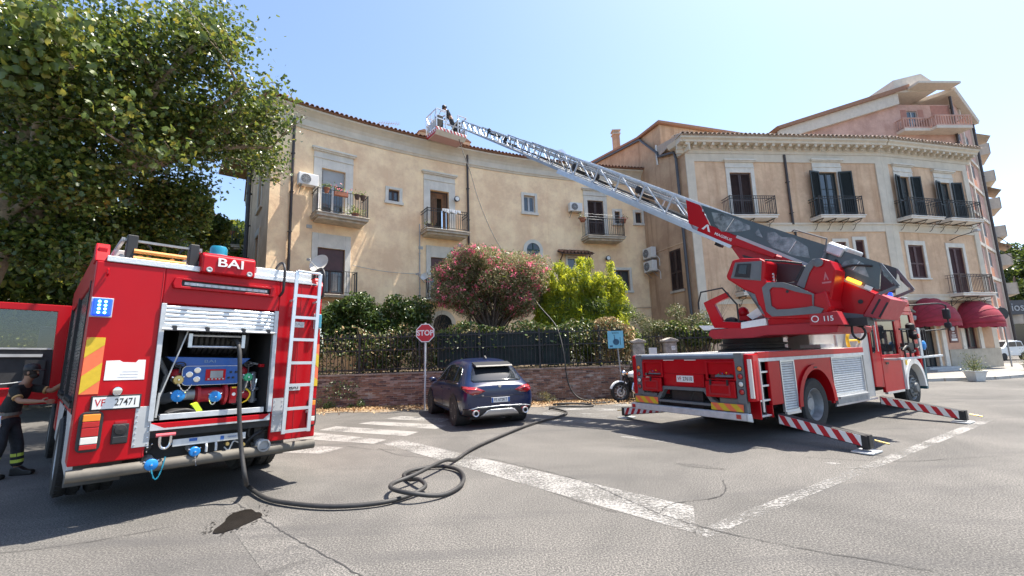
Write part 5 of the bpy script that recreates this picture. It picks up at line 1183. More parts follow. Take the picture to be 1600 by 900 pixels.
def tail(y0, y1, z0, z1, first=True):
    w, h = y1 - y0, z1 - z0
    def rr(k, e=0): 
        out = []; r_ = .05 - e * .6
        for cy, cz, a0 in ((y1 - .05, z1 - .05, 0), (y0 + .05, z1 - .05, 90), (y0 + .05, z0 + .05, 180), (y1 - .05, z0 + .05, 270)):
            for k_ in range(4): t = R(a0 + k_ * 30); out.append((cy + r_ * math.cos(t), cz + r_ * math.sin(t)))
        return out
    o_ = MB().prism(rr(0), -.03, 0, 'x').build('tail_lamp', black, E_, bevel=.006); i_ = .028; yy0, yy1 = y0 + i_, y1 - i_; hh = (h - .05)
    zz = z0 + .025
    for nm, mm, f0, f1 in (('red_lens', redc, 0, .15), ('reverse_lens', whitel, .15, .36), ('red_lens', redc, .36, .62), ('red_lens', redc, .62, .79), ('orange_lens', orange, .79, 1.0)): MB().box(-.05, -.03, yy0, yy1, zz + hh * f0 + .002, zz + hh * f1 - .002).build(nm, mm, o_, bevel=.006)
tail(2.27, 2.46, .73, 1.14); tail(-.0, .13, .74, 1.13)
b = MB(); b.box(-.03, 0, 2.05, 2.19, .78, .99); sk = b.build('socket_box', black, E_, bevel=.01); MB().lathe([(.055, -.03), (.05, -.045), (0, -.05)], (0, 2.12, .93), 'x', 20).build('socket_cap', blackm, sk); MB().box(-.045, -.03, 2.06, 2.18, .79, .86).build('socket_flap', black, sk, bevel=.005); MB().box(-.01, 0, 2.07, 2.17, .995, 1.02).build('label_tag', redd, sk)
def bluelight(y0, y1, z0, z1, on):
    o_ = MB().box(-.02, 0, y0 - .012, y1 + .012, z0 - .012, z1 + .012).build('lamp_base', greyl, E_, bevel=.006); MB().box(-.07, -.02, y0, y1, z0, z1).build('blue_lamp', blueglow if on else tealc, o_, bevel=.015)
    if on:
        for i in range(4):
            for j in range(2): MB().lathe([(0, -.078), (.012, -.076), (.014, -.068)], (0, (y0 + y1) / 2 + (j - .5) * .05, z0 + .035 + i * .04), 'x', 8).build('led', blueon, o_)
bluelight(2.33, 2.49, 2.15, 2.34, True); bluelight(.015, .10, 2.13, 2.33, False)
stripes(E_, 'marker_board', 0, 2.34, 2.49, 1.32, 1.92, 'rear', .95, 2, refl_o, refl_y); stripes(E_, 'marker_board', 0, .0, .10, 1.30, 1.90, 'rear', -.95, 2, refl_o, refl_y)
MB().tube([(-.01, 2.4, 2.6), (-.05, 2.4, 2.62), (-.05, 2.4, 2.66), (-.01, 2.4, 2.68)], .01, 6).build('tie_hook', red, E_)
for y in (1.9, .3): MB().box(-.004, .0, y, y + .005, .62, 2.72).build('panel_seam', redd, E_)
# rear ladder
lt, lb2 = (-.12, .43, 2.92), (-.17, .49, .70); rt, rb2 = (-.12, .10, 2.92), (-.17, .16, .70)
ld = MB(); ld.bar(lt, lb2, .05, .03); ld.bar(rt, rb2, .05, .03); ld.bar(lt, rt, .05, .03); lo_ = ld.build('access_ladder', alu, E_, bevel=.005)
for z in (2.57, 2.26, 1.95, 1.63, 1.33, 1.02, .73):
    t = (2.92 - z) / 2.22; p = Vector(lt).lerp(Vector(lb2), t); q = Vector(rt).lerp(Vector(rb2), t); MB().bar(p, q, .028, .04).build('rung', alu, lo_)
b = MB()
for z in (2.5, .95):
    for y in (.45, .13): b.bar((0, y, z), (-.15, y + .01, z), .025)
b.build('ladder_bracket', alum, lo_)
for y in (.60, .045): MB().tube(smoothpath([(.25, y, 2.80), (.22, y, 2.98), (.0, y, 3.03), (-.12, y, 2.93), (-.13, y, 2.7), (-.1, y, 2.6), (0, y, 2.56)], 5), .018, 8).build('grab_handle', black, E_, smooth=60)
for z in (2.17, 1.29):
    o_ = MB().box(-.01, 0, .24, .42, z - .04, z + .04).build('badge', alum, E_, bevel=.004); text('badge_lettering', 'BAI', .06, TXR(.33, z, -.011), inkg if z > 2 else inkb, o_, .001, 0, 1.5)
# cab
b = MB(); cabp = [(4.65, .6), (6.95, .6), (7.0, 1.5), (6.75, 2.5), (6.5, 2.78), (4.65, 2.78)]
b.prism(cabp, .1, .16, 'y'); b.prism([(4.65, .6), (4.95, .6), (4.95, 2.78), (4.65, 2.78)], 2.34, 2.42, 'y'); b.prism([(5.95, .6), (6.95, .6), (7, 1.5), (6.75, 2.5), (6.5, 2.78), (5.95, 2.78)], 2.34, 2.42, 'y'); b.box(4.65, 6.5, .161, 2.34, 2.7, 2.78); b.box(4.65, 4.7, .161, 2.34, .6, 2.699); b.box(6.85, 6.95, .161, 2.34, .6, 1.5); b.box(4.96, 5.94, 2.34, 2.419, 2.66, 2.779)
b.build('cab', red, E_, bevel=.02); MB().prism([(6.96, 1.5), (6.74, 2.5), (6.5, 2.7), (6.47, 2.7), (6.7, 2.5), (6.93, 1.5)], .17, 2.33, 'y').build('windscreen', smoke, E_)
b = MB(); b.box(4.75, 6.8, .2, 2.3, .6, .95); b.box(5.0, 5.5, 1.3, 2.1, .95, 1.5); b.box(5.0, 5.15, 1.3, 2.1, 1.5, 2.2); b.build('cab_interior', dark, E_)
# opened crew door
D0 = 2.46
def dr(u, v, z): return (4.98 + u, D0 + v, z)
d_ = MB(dr); W = 1.5
d_.ring([(0.02, .98), (W, .98), (W, 2.74), (.02, 2.74)], [(.16, 1.28), (W - .12, 1.28), (W - .12, 2.62), (.2, 2.62)], 0, .07, 'x'); 
do = d_.build('open_door', red, E_, bevel=.015); MB(dr).box(.02, .05, .14, W - .12, 1.26, 1.93).build('door_lining', dark, do); MB(dr).box(.034, .04, .16, W - .12, 1.93, 2.62).build('door_window', seeglass, do)
b = MB(dr); b.box(-.01, .03, .2, W - .1, 1.93, 1.96); b.box(-.03, .03, .3, 1.1, 1.80, 1.85); b.tube(smoothpath([(-.03, .3, 1.45), (-.03, .6, 1.36), (-.03, 1.0, 1.35), (-.03, 1.3, 1.42)], 5), .012, 6); b.build('door_rail', greyl, do)
MB(dr).box(-.06, .0, .25, .5, 1.3, 1.75).build('door_pocket', black, do)
b = MB(); b.box(4.98, 5.9, 2.3, 2.5, .45, .5); b.box(4.98, 5.9, 2.35, 2.52, .72, .76); b.build('cab_step', alud, E_)
b = MB(); b.box(6.4, 6.5, 2.5, 2.85, 2.4, 2.44); b.box(6.42, 6.48, 2.6, 2.85, 1.85, 2.4); b.build('wing_mirror', black, E_, bevel=.02)

# ================================================================ FIREFIGHTER (standing) + generic person
skin = mat('skin', (.30, .16, .10), .55, var=.1, scale=10); skin2 = mat('beard', (.03, .022, .018), .9)
shirt = mat('black_tshirt', (.018, .02, .021), .9, var=.3, scale=8, bump=.02, bscale=14); trou = mat('dark_trousers', (.02, .022, .028), .85, var=.3, scale=7, bump=.03, bscale=12); hivis = mat('hi_vis_band', (.50, .60, .08), .6); boot = mat('boots', (.015, .014, .014), .5)
def skinned(name, joints, edges, mt, parent, lvl=2, root=0):
    """joints: list of (xyz, radius or (rx,ry))"""
    me = bpy.data.meshes.new(name); me.from_pydata([j[0] for j in joints], edges, []); me.materials.append(mt)
    o_ = bpy.data.objects.new(name, me); COL.objects.link(o_)
    if parent is not None: o_.parent = parent
    sk_ = o_.modifiers.new('skin', 'SKIN'); sk_.use_smooth_shade = True; sk_.branch_smoothing = .4
    for i, j in enumerate(joints):
        r_ = j[1] if isinstance(j[1], tuple) else (j[1], j[1]); v = me.skin_vertices[0].data[i]; v.radius = r_; v.use_root = (i == root)
    if lvl: ss = o_.modifiers.new('sub', 'SUBSURF'); ss.levels = lvl; ss.render_levels = lvl
    return o_
def chain_edges(*ch):
    e = []
    for c in ch: e += [(c[i], c[i + 1]) for i in range(len(c) - 1)]
    return e
def hand(joints, edges, wrist_i, wrist, d, side, curl=.35, s=1.0):
    """adds palm and five fingers; d = pointing direction, side = thumb side"""
    d = Vector(d).normalized(); sd_ = Vector(side); sd_ = (sd_ - d * sd_.dot(d)).normalized(); dn = d.cross(sd_).normalized()
    k = len(joints); w = Vector(wrist); joints.append((tuple(w + d * .045 * s), (.034 * s, .018 * s))); edges.append((wrist_i, k)); joints.append((tuple(w + d * .085 * s), (.036 * s, .015 * s))); edges.append((k, k + 1)); pk_ = k + 1
    for i, (off, ln) in enumerate(((.03, .07), (.01, .08), (-.01, .075), (-.03, .058))):
        b0 = w + d * .092 * s + sd_ * off * s; m1 = b0 + (d - dn * curl * .6).normalized() * ln * .55 * s; m2_ = m1 + (d - dn * curl * 1.8).normalized() * ln * .5 * s
        j = len(joints); joints.extend([(tuple(b0), .009 * s), (tuple(m1), .008 * s), (tuple(m2_), .0065 * s)]); edges.extend([(pk_, j), (j, j + 1), (j + 1, j + 2)])
    j = len(joints); b0 = w + d * .03 * s + sd_ * .035 * s; joints.extend([(tuple(b0), .012 * s), (tuple(b0 + (d * .7 + sd_ * .6) * .035 * s), .01 * s), (tuple(b0 + (d * .9 + sd_ * .3) * .065 * s), .008 * s)]); edges.extend([(k, j), (j, j + 1), (j + 1, j + 2)])

# figure faces local +X
ff1 = empty('person', (-8.12, 7.22, 0), R(12)); tag(ff1, 'firefighter in black t-shirt, cap and dark trousers leaning into the open cab', 'person')
P1 = dict(hipc=(-.0, 0, .96), chest=(.14, 0, 1.30), neck=(.22, 0, 1.47), head=(.29, 0, 1.60))
J = [((0, 0, .95), (.15, .12)), ((.04, 0, 1.08), (.13, .10)), ((.10, 0, 1.24), (.155, .11)), ((.15, 0, 1.38), (.15, .10)), ((.20, 0, 1.46), .06), ((.23, 0, 1.52), .055),
     ((.25, 0, 1.58), (.075, .085)), ((.27, 0, 1.66), (.078, .09)), ((.26, 0, 1.71), (.05, .06))]
Ed = chain_edges([0, 1, 2, 3, 4, 5, 6, 7, 8])
def limb(J, Ed, root, pts):
    k = len(J); J.extend(pts); Ed.append((root, k)); Ed.extend([(k + i, k + i + 1) for i in range(len(pts) - 1)]); return k + len(pts) - 1
for sgn, elb, wr in ((-1, (.32, -.25, 1.18), (.56, -.2, 1.16)), (1, (.42, .22, 1.30), (.62, .14, 1.42))):
    w_ = limb(J, Ed, 3, [((.16, sgn * .17, 1.37), .065), (elb, .042), (tuple(Vector(elb).lerp(Vector(wr), .35)), .042), (wr, .028)]); hand(J, Ed, w_, wr, Vector(wr) - Vector(elb), (0, 0, 1))
for sgn, kn, an in ((-1, (.05, -.12, .5), (-.08, -.13, .1)), (1, (.10, .12, .5), (.12, .14, .1))):
    limb(J, Ed, 0, [((0, sgn * .09, .86), .095), (kn, .06), (tuple(Vector(kn).lerp(Vector(an), .35)), .058), (an, .04), ((an[0] + .06, an[1], .05), .04), ((an[0] + .16, an[1], .035), .032)])
body = skinned('body', J, Ed, skin, ff1, 2)
# face details
fc = MB(); fc.ball((.345, 0, 1.615), (.016, .012, .02), 8); nose = fc.build('nose', skin, ff1, smooth=60)
for s in (-1, 1): MB().ball((.27, s * .082, 1.61), (.02, .012, .03), 8).build('ear', skin, ff1, smooth=60); MB().ball((.335, s * .03, 1.635), (.008, .011, .008), 8).build('eye', inkb, ff1)
MB().ball((.293, 0, 1.565), (.062, .066, .045), 12).build('beard', skin2, ff1, smooth=60); MB().box(.348, .352, -.022, .022, 1.575, 1.581).build('mouth', redd, ff1)
hc = MB(); hc.ball((.25, 0, 1.625), (.092, .088, .085), 14); hc.build('hair', skin2, ff1, smooth=60)
cp = MB(); cp.lathe([(.098, 0), (.1, .04), (.085, .085), (.04, .108), (0, .11)], (.255, 0, 1.655), 'z', 20); cp.add([(.33, -.07, 1.66), (.33, .07, 1.66), (.42, .05, 1.645), (.42, -.05, 1.645), (.33, -.07, 1.672), (.33, .07, 1.672), (.42, .05, 1.655), (.42, -.05, 1.655)], [(0, 1, 2, 3), (4, 5, 6, 7), (2, 3, 7, 6), (0, 3, 7, 4), (1, 2, 6, 5)]); cp.build('cap', black, ff1, smooth=50)
sj = [((.01, 0, .94), (.165, .135)), ((.04, 0, 1.08), (.148, .118)), ((.10, 0, 1.24), (.17, .125)), ((.15, 0, 1.38), (.165, .115)), ((.185, 0, 1.445), (.075, .07))]; se = chain_edges([0, 1, 2, 3, 4])
for sgn, elb in ((-1, (.32, -.25, 1.18)), (1, (.42, .22, 1.30))): limb(sj, se, 3, [((.16, sgn * .17, 1.37), .078), (tuple(Vector((.16, sgn * .17, 1.37)).lerp(Vector(elb), .72)), .062)])
sh_ = skinned('tshirt', sj, se, shirt, ff1, 2)
for sgn, elb in ((-1, (.32, -.25, 1.18)), (1, (.42, .22, 1.30))):
    a_ = Vector((.16, sgn * .17, 1.37)); e2 = Vector(elb); p_, q_ = a_.lerp(e2, .66), a_.lerp(e2, .76); MB().tube([p_, q_], .063, 14).build('sleeve_stripe', mat('sleeve_orange', (.5, .3, .12), .7), sh_)
tj = [((0, 0, .98), (.16, .13)), ((0, 0, .9), (.165, .135))]; te = [(0, 1)]
for sgn, kn, an in ((-1, (.05, -.12, .5), (-.08, -.13, .1)), (1, (.10, .12, .5), (.12, .14, .1))): limb(tj, te, 1, [((0.01, sgn * .095, .8), .105), (kn, .082), (tuple(Vector(kn).lerp(Vector(an), .5)), .08), (tuple(Vector(kn).lerp(Vector(an), .92)), .078)])
tr_ = skinned('trousers', tj, te, trou, ff1, 2)
for kn, an in (((.05, -.12, .5), (-.08, -.13, .1)), ((.10, .12, .5), (.12, .14, .1))):
    for f0, f1 in ((.38, .50), (.62, .74)): MB().tube([Vector(kn).lerp(Vector(an), f0), Vector(kn).lerp(Vector(an), f1)], .076, 16).build('reflective_band', hivis, tr_)
    MB().prism([(an[0] - .07, 0), (an[0] - .07, .12), (an[0] + .04, .14), (an[0] + .12, .085), (an[0] + .22, .07), (an[0] + .235, .03), (an[0] + .22, 0)], an[1] - .05, an[1] + .05, 'y').build('boot', boot, ff1, bevel=.02)
bl_ = MB(); bl_.lathe([(.17, 0), (.172, .045)], (.005, 0, .955), 'z', 24); bo_ = bl_.build('belt', mat('belt', (.16, .15, .13), .6), ff1); bo_.scale = (.84, 1, 1)
kk = MB(); kk.tube(smoothpath([(.05, -.16, .96), (.05, -.18, .9), (.06, -.18, .84)], 4), .012, 6); kk.tube([(.055 + .02 * math.cos(t), -.185, .82 + .03 * math.sin(t)) for t in [k * math.pi / 5 for k in range(10)]], .005, 5, closed=True); kk.build('carabiner', chrome, ff1)
# ================================================================ LADDER TRUCK (right)
yawR = R(90 - 58.42)
lt_ = empty('ladder_truck', (3.89, 7.65, 0), yawR); tag(lt_, 'red turntable ladder truck on the right with its silver ladder raised to the roof', 'fire engine')
T_ = lt_
# rear bodywork
b = MB(); b.box(.03, .12, .12, 2.42, 1.18, 1.46); b.box(.03, .12, .80, 1.72, .93, 1.179)
b.box(.18, .22, .17, .66, .76, 1.42); b.box(.18, .22, 1.74, 2.2, .76, 1.42)
b.build('rear_panel', red, T_, bevel=.01)
for y0, y1, z0, z1, op in ((.17, .70, 1.10, 1.40, 1), (1.74, 2.2, 1.12, 1.40, 1)):
    b = MB(); b.ring([(y0 - .03, z0 - .02), (y1 + .03, z0 - .02), (y1 + .03, z1 + .02), (y0 - .03, z1 + .02)], [(y0 + .01, z0 + .01), (y1 - .01, z0 + .01), (y1 - .01, z1 - .01), (y0 + .01, z1 - .01)], -.01, .03, 'x'); hb = b.build('locker_frame', red, T_, bevel=.008)
    b = MB(); b.box(.1, .14, y0, y1, z0 + .02, z1); b.build('locker_recess', redd, hb)
    b = MB(); b.prism([(.1, z0 + .04), (.02, z0 + .04), (.08, z0 + .14), (.1, z0 + .14)], y0 + .05, y1 - .14 if y0 < 1 else y1 - .1, 'y'); cp_ = b.build('control_panel', grey, hb)
    for i in range(7): MB().lathe([(.012, 0), (.012, -.03), (0, -.032)], (.05, y0 + .08 + i * .04, z0 + .085 + .015 * (i % 3)), 'x', 8).build('control_knob', (black, redd, yellow, black, bluep, black, greenv)[i], cp_)
    b = MB(); b.box(-.06, -.02, y0 - .02, y1 + .02, .79 if y0 < 1 else .82, z0 - .03); do = b.build('dropped_flap', red, T_, bevel=.012); b = MB(); zf = .79 if y0 < 1 else .82; b.ring([(y0 + .06, zf + .04), (y1 - .06, zf + .04), (y1 - .06, z0 - .08), (y0 + .06, z0 - .08)], [(y0 + .09, zf + .07), (y1 - .09, zf + .07), (y1 - .09, z0 - .11), (y0 + .09, z0 - .11)], -.072, -.061, 'x'); b.build('flap_rib', redd, do)
    for y in ((y0 + .1, y1 - .1) if y0 < 1 else ((y0 + y1) / 2,)): MB().box(-.085, -.06, y - .015, y + .015, z0 - .1, z0 - .0).build('flap_latch', blackm, do)
b = MB(); b.tube([(.05, .12, 1.50), (.05, 2.42, 1.50)], .05, 14); b.build('roller_edge', mat('blue_grey_pad', (.13, .16, .2), .35, var=.15), T_, smooth=50)
b = MB(); b.box(.0, .12, 2.40, 2.52, .72, 1.54); b.box(.0, .14, 2.30, 2.401, .72, 1.52); b.build('left_corner', red, T_, bevel=.03)
b = MB(); b.box(-.006, .1, 2.24, 2.40, .73, 1.55); b.build('lamp_post_panel', grey, T_, bevel=.01); b = MB(); b.box(-.006, .1, .0, .155, .70, 1.56); b.build('lamp_post_panel', grey, T_, bevel=.01)
b = MB(); b.prism([(.02, -.005), (.02, -.09), (.1, -.13), (.42, -.04), (.42, 0)], .74, 1.535, 'z'); b.build('right_corner', red, T_, bevel=.03)
b = MB(); b.box(.02, .05, -.13, -.06, .8, 1.45); b.build('corner_strip', whitel, T_)
for (y, mm) in ((.06, 0), (2.33, 1)):
    for z, m2, r_ in ((1.29, orange, .042), (1.16, redc, .045), (1.03, whitel, .045), (.90, redc, .045)):
        o_ = MB().lathe([(r_ + .008, -.006), (r_ + .006, -.014), (r_, -.016)], (0, y, z), 'x', 20).build('lamp_bezel', black, T_); MB().lathe([(r_, -.012), (r_ * .8, -.022), (0, -.026)], (0, y, z), 'x', 20).build('lamp', m2, o_, smooth=50)
b = MB(); b.ring([(.45, .66), (.62, .74), (.76, .93), (1.72, .93), (1.86, .74), (1.98, .66)], [(.52, .62), (.68, .70), (.80, .87), (1.68, .87), (1.80, .70), (1.90, .62)], -.01, .1, 'x'); b.build('grey_arch', grey, T_)
for y0, y1, z1 in ((.0, .5, .78), (1.9, 2.5, .78)): MB().box(.005, .1, y0, y1, .55, z1).build('lower_panel', grey, T_, bevel=.01)
MB().box(.6, .65, .05, 2.45, .4, 1.2).build('underside', dark, T_)
b = MB(); b.box(.1, .6, .9, 1.6, .5, .85); b.cyl((.2, .8, .6), (.2, 1.75, .6), .1, 12); b.tube([(.12, 1.1, .85), (.1, 1.2, .6), (.2, 1.5, .5)], .03, 8); b.build('tow_gear', blackm, T_, smooth=40)
b = MB(); b.box(-.09, .02, -.02, 2.54, .43, .55); b.prism([(-.09, .43), (.05, .40), (.02, .55), (-.09, .55)], -.06, -.021, 'y'); b.build('bumper_bar', alum, T_, bevel=.012)
for y in (.07, 2.42): MB().box(-.1, -.09, y, y + .08, .46, .53).build('reflector', redc, T_)
stripes(T_, 'marker_board', -.02, .05, .66, .565, .69, 'rear', -1.0, 3, refl_o, refl_y); stripes(T_, 'marker_board', -.02, 1.86, 2.46, .57, .70, 'rear', -1.0, 3, refl_o, refl_y)
b = MB(); b.box(.02, .03, 1.02, 1.40, 1.02, 1.145); lp = b.build('number_plate', plate_w, T_, bevel=.003); text('plate_letters', 'VF', .10, TXR(1.33, 1.083, .019), inkr, lp, .001, .001, .8); text('plate_digits', '27610', .10, TXR(1.15, 1.083, .019), inkb, lp, .001, .001, .85)
for y in (1.55, 1.05): MB().box(.0, .03, y - .12, y + .12, 1.435, 1.45).build('white_strip', whitel, T_)
# deck
b = MB(); b.box(.05, 4.9, .02, 2.48, 1.535, 1.56); b.build('deck', mat('deck_white', (.66, .66, .64), .5, var=.1, dirt=.3), T_)
b = MB(); b.box(.42, 4.62, -.03, .02, 1.45, 1.56); b.box(.42, 4.62, 2.48, 2.53, 1.45, 1.56); b.build('top_rail', red, T_, bevel=.008); b = MB(); b.box(.36, 4.62, -.032, .0, 1.39, 1.449); b.build('aluminium_rail', alum, T_)
# right side panels
b = MB(); b.box(.74, 1.12, -.02, .04, .62, 1.389); b.build('side_panel', red, T_, bevel=.01)
b = MB(); b.box(.36, .74, .10, .14, .42, 1.388); b.build('step_recess', grey, T_)
for z in (.44, .70, .95, 1.19): MB().box(.36, .74, -.0, .12, z, z + .035).build('step', alu, T_, bevel=.005)
b = MB(); b.box(.335, .36, -.03, .14, .42, 1.39); b.box(.722, .742, -.021, .12, .42, .62); b.build('step_side', red, T_); MB().box(.30, .325, -.12, -.09, .55, 1.42).build('grab_rail', whitel, T_, bevel=.008)
def shutter(x0, x1, z0, z1, y=.0, nm='shutter_slat'):
    n_ = int((z1 - z0) / .045); h = (z1 - z0) / n_
    for i in range(n_): b = MB(); zz = z0 + i * h; b.prism([(y + .02, zz), (y, zz + .004), (y - .006, zz + h * .3), (y - .006, zz + h * .7), (y, zz + h - .004), (y + .02, zz + h - .002)], x0, x1, 'x'); b.build(nm, alum, T_)
    b = MB(); b.ring([(x0 - .03, z0 - .03), (x1 + .03, z0 - .03), (x1 + .03, z1 + .03), (x0 - .03, z1 + .03)], [(x0, z0), (x1, z0), (x1, z1), (x0, z1)], -.022, .02, 'y'); b.build('shutter_frame', alu, T_)
shutter(1.17, 1.60, .50, 1.36); shutter(3.12, 4.50, .62, 1.36)
b = MB(); b.box(3.15, 4.5, -.08, -.03, .545, .585); b.box(3.1, 4.55, -.05, .0, .44, .59); b.build('locker_step', alud, T_); MB().box(1.15, 1.64, -.04, .0, .42, .47).build('side_skirt', alu, T_); MB().box(3.06, 5.02, -.03, .0, .40, .44).build('side_skirt', alu, T_)
arc = [(2.35 + .64 * math.cos(t), .55 + .68 * math.sin(t)) for t in [math.pi * k / 16 for k in range(17)]]
b = MB(); b.prism([(1.64, .47), (1.64, 1.388), (3.08, 1.388), (3.08, .47), (2.99, .47)] + arc + [(1.71, .47)], -.012, .03, 'y'); b.build('arch_panel', red, T_)
oa = [(2.35 + .74 * math.cos(t), .52 + .76 * math.sin(t)) for t in [math.pi * k / 16 for k in range(17)]]; ia = [(2.35 + .62 * math.cos(t), .52 + .66 * math.sin(t)) for t in [math.pi * k / 16 for k in range(17)]]
b = MB(); n_ = 17; vs = [(x, -.05, z) for x, z in oa] + [(x, -.05, z) for x, z in ia] + [(x, -.01, z) for x, z in oa] + [(x, .5, z) for x, z in ia]; fs_ = []
for i in range(16): fs_ += [(i, i + 1, n_ + i + 1, n_ + i), (2 * n_ + i, 2 * n_ + i + 1, i + 1, i), (n_ + i, n_ + i + 1, 3 * n_ + i + 1, 3 * n_ + i)]
b.add(vs, fs_); b.build('wheel_arch', red, T_, smooth=40); MB().box(2.28, 2.4, -.056, -.05, 1.2, 1.23).build('arch_marker', black, T_)
b = MB(); b.box(1.75, 2.95, .5, 2.0, .45, 1.3); b.box(.6, 7.8, .75, 1.7, .45, .8); b.cyl((2.35, .2, .5), (2.35, 2.3, .5), .12, 12); b.cyl((7.33, .2, .5), (7.33, 2.3, .5), .08, 12); b.box(4.9, 7.9, .3, 2.2, .5, .8); b.build('chassis', dark, T_)
wheel(T_, (2.35, .16, .50), .50, .29, alud, out=-1); wheel(T_, (2.35, .48, .50), .50, .29, alum, out=-1); wheel(T_, (2.35, 2.36, .50), .50, .29, alum, out=1); wheel(T_, (2.35, 2.0, .50), .50, .29, alum, out=1)
b = MB(); b.box(1.7, 4.6, 2.46, 2.5, .6, 1.4); b.box(.5, 1.7, 2.46, 2.5, .6, 1.4); b.build('far_side_panel', red, T_)
# white body behind cab
wb = mat('white_bodywork', (.40, .40, .385), .5, var=.1, coat=.3, dirt=.2)
b = MB(); b.prism([(4.62, .46), (5.0, .46), (5.02, 2.2), (4.62, 1.56)], -.01, 2.45, 'y'); b.box(3.1, 4.98, .35, .8, 1.56, 2.05); b.box(4.2, 5.0, .8, 2.4, 1.56, 2.18); b.build('white_bodywork', wb, T_, bevel=.015)
b = MB(); b.cyl((3.5, .02, 1.6), (3.5, .02, 1.84), .03, 10); b.box(3.0, 3.6, .1, .5, 1.58, 1.66); b.build('deck_stanchion', alum, T_)
b = MB(); b.tube(smoothpath([(4.15, .05, 1.58), (4.12, .05, 1.75), (4.22, .05, 1.9), (4.4, .1, 1.95)], 5), .035, 10); b.tube([(4.15, .05, 1.72), (4.7, .05, 1.72)], .022, 8); b.tube([(4.68, .05, 1.66), (4.68, .05, 1.78)], .02, 8); b.build('yellow_pipe', yellow, T_, smooth=50)
# cab
cabz = 2.66
b = MB(); b.prism([(5.02, .66), (5.5, .62), (5.5, cabz), (5.15, cabz), (5.05, 2.3)], -.03, .04, 'y'); b.prism([(5.5, 2.42), (6.72, 2.42), (6.72, cabz), (5.5, cabz)], -.03, .04, 'y'); b.prism([(6.64, 1.2), (6.82, 1.2), (6.98, 2.42), (6.64, 2.42)], -.03, .04, 'y')
b.prism([(6.721, 2.42), (7.85, 2.42), (7.75, cabz), (6.721, cabz)], -.03, .04, 'y'); b.prism([(7.85, 1.2), (8.05, 1.2), (7.9, 2.42), (7.72, 2.42)], -.03, .04, 'y')
b.box(5.02, 5.1, .041, 2.42, .66, 2.6); b.prism([(5.1, 2.6), (7.8, 2.6), (7.75, 2.74), (7.4, 2.8), (5.4, 2.76)], -.03, 2.42, 'y'); b.prism([(7.95, .75), (8.1, .75), (8.05, 1.3), (7.95, 1.3)], -.03, 2.42, 'y'); b.box(5.02, 8.0, 2.38, 2.42, .66, 2.6)
b.build('cab', red, T_, bevel=.02)
b = MB(); b.box(5.505, 6.635, -.035, .03, .50, 1.30); b.ring([(5.505, 1.3), (6.635, 1.3), (6.635, 2.415), (5.505, 2.415)], [(5.58, 1.36), (6.56, 1.36), (6.56, 2.35), (5.58, 2.35)], -.035, .03, 'y'); cd = b.build('crew_door', red, T_, bevel=.012); MB().box(5.58, 6.56, -.01, .0, 1.36, 2.35).build('door_glass', glass, cd); MB().box(5.58, 6.58, -.04, .02, .46, .51).build('door_sill', alu, cd); MB().box(5.7, 5.85, -.05, -.035, 1.14, 1.19).build('door_handle', black, cd)
b = MB(); b.ring([(6.83, 1.25), (7.84, 1.25), (7.71, 2.415), (6.98, 2.415)], [(6.92, 1.36), (7.74, 1.36), (7.64, 2.34), (7.02, 2.34)], -.033, .03, 'y'); fd_ = b.build('front_door', red, T_, bevel=.01); MB().prism([(6.92, 1.36), (7.74, 1.36), (7.64, 2.34), (7.02, 2.34)], -.01, 0, 'y').build('door_glass', glass, fd_)
MB().prism([(5.08, 1.42), (5.2, 1.42), (5.28, 1.55), (5.28, 2.3), (5.14, 2.3)], -.04, -.031, 'y').build('quarter_glass', glass, T_); MB().tube([(5.32, -.06, 1.45), (5.32, -.06, 2.2)], .014, 8).build('grab_rail', alu, T_)
MB().prism([(8.08, 1.3), (7.9, 2.5), (7.85, 2.5), (8.03, 1.3)], .05, 2.35, 'y').build('windscreen', glass, T_)
b = MB(); b.prism([(6.7, .62), (6.7, 1.25), (6.95, 1.25), (7.05, 1.2), (6.82, .8), (6.78, .5), (6.7, .5)], -.05, .05, 'y'); oa = [(7.33 + .66 * math.cos(t), .5 + .74 * math.sin(t)) for t in [math.pi * k / 14 for k in range(15)]]; ia = [(7.33 + .56 * math.cos(t), .5 + .60 * math.sin(t)) for t in [math.pi * k / 14 for k in range(15)]]
n_ = 15; vs = [(x, -.07, z) for x, z in oa] + [(x, -.07, z) for x, z in ia] + [(x, .02, z) for x, z in oa] + [(x, .4, z) for x, z in ia]; fs_ = []
for i in range(14): fs_ += [(i, i + 1, n_ + i + 1, n_ + i), (2 * n_ + i, 2 * n_ + i + 1, i + 1, i), (n_ + i, n_ + i + 1, 3 * n_ + i + 1, 3 * n_ + i)]
b.add(vs, fs_); b.build('front_mudguard', white, T_, smooth=40); MB().box(6.83, 6.95, -.056, -.05, 1.08, 1.2).build('yellow_marker', yellow, T_)
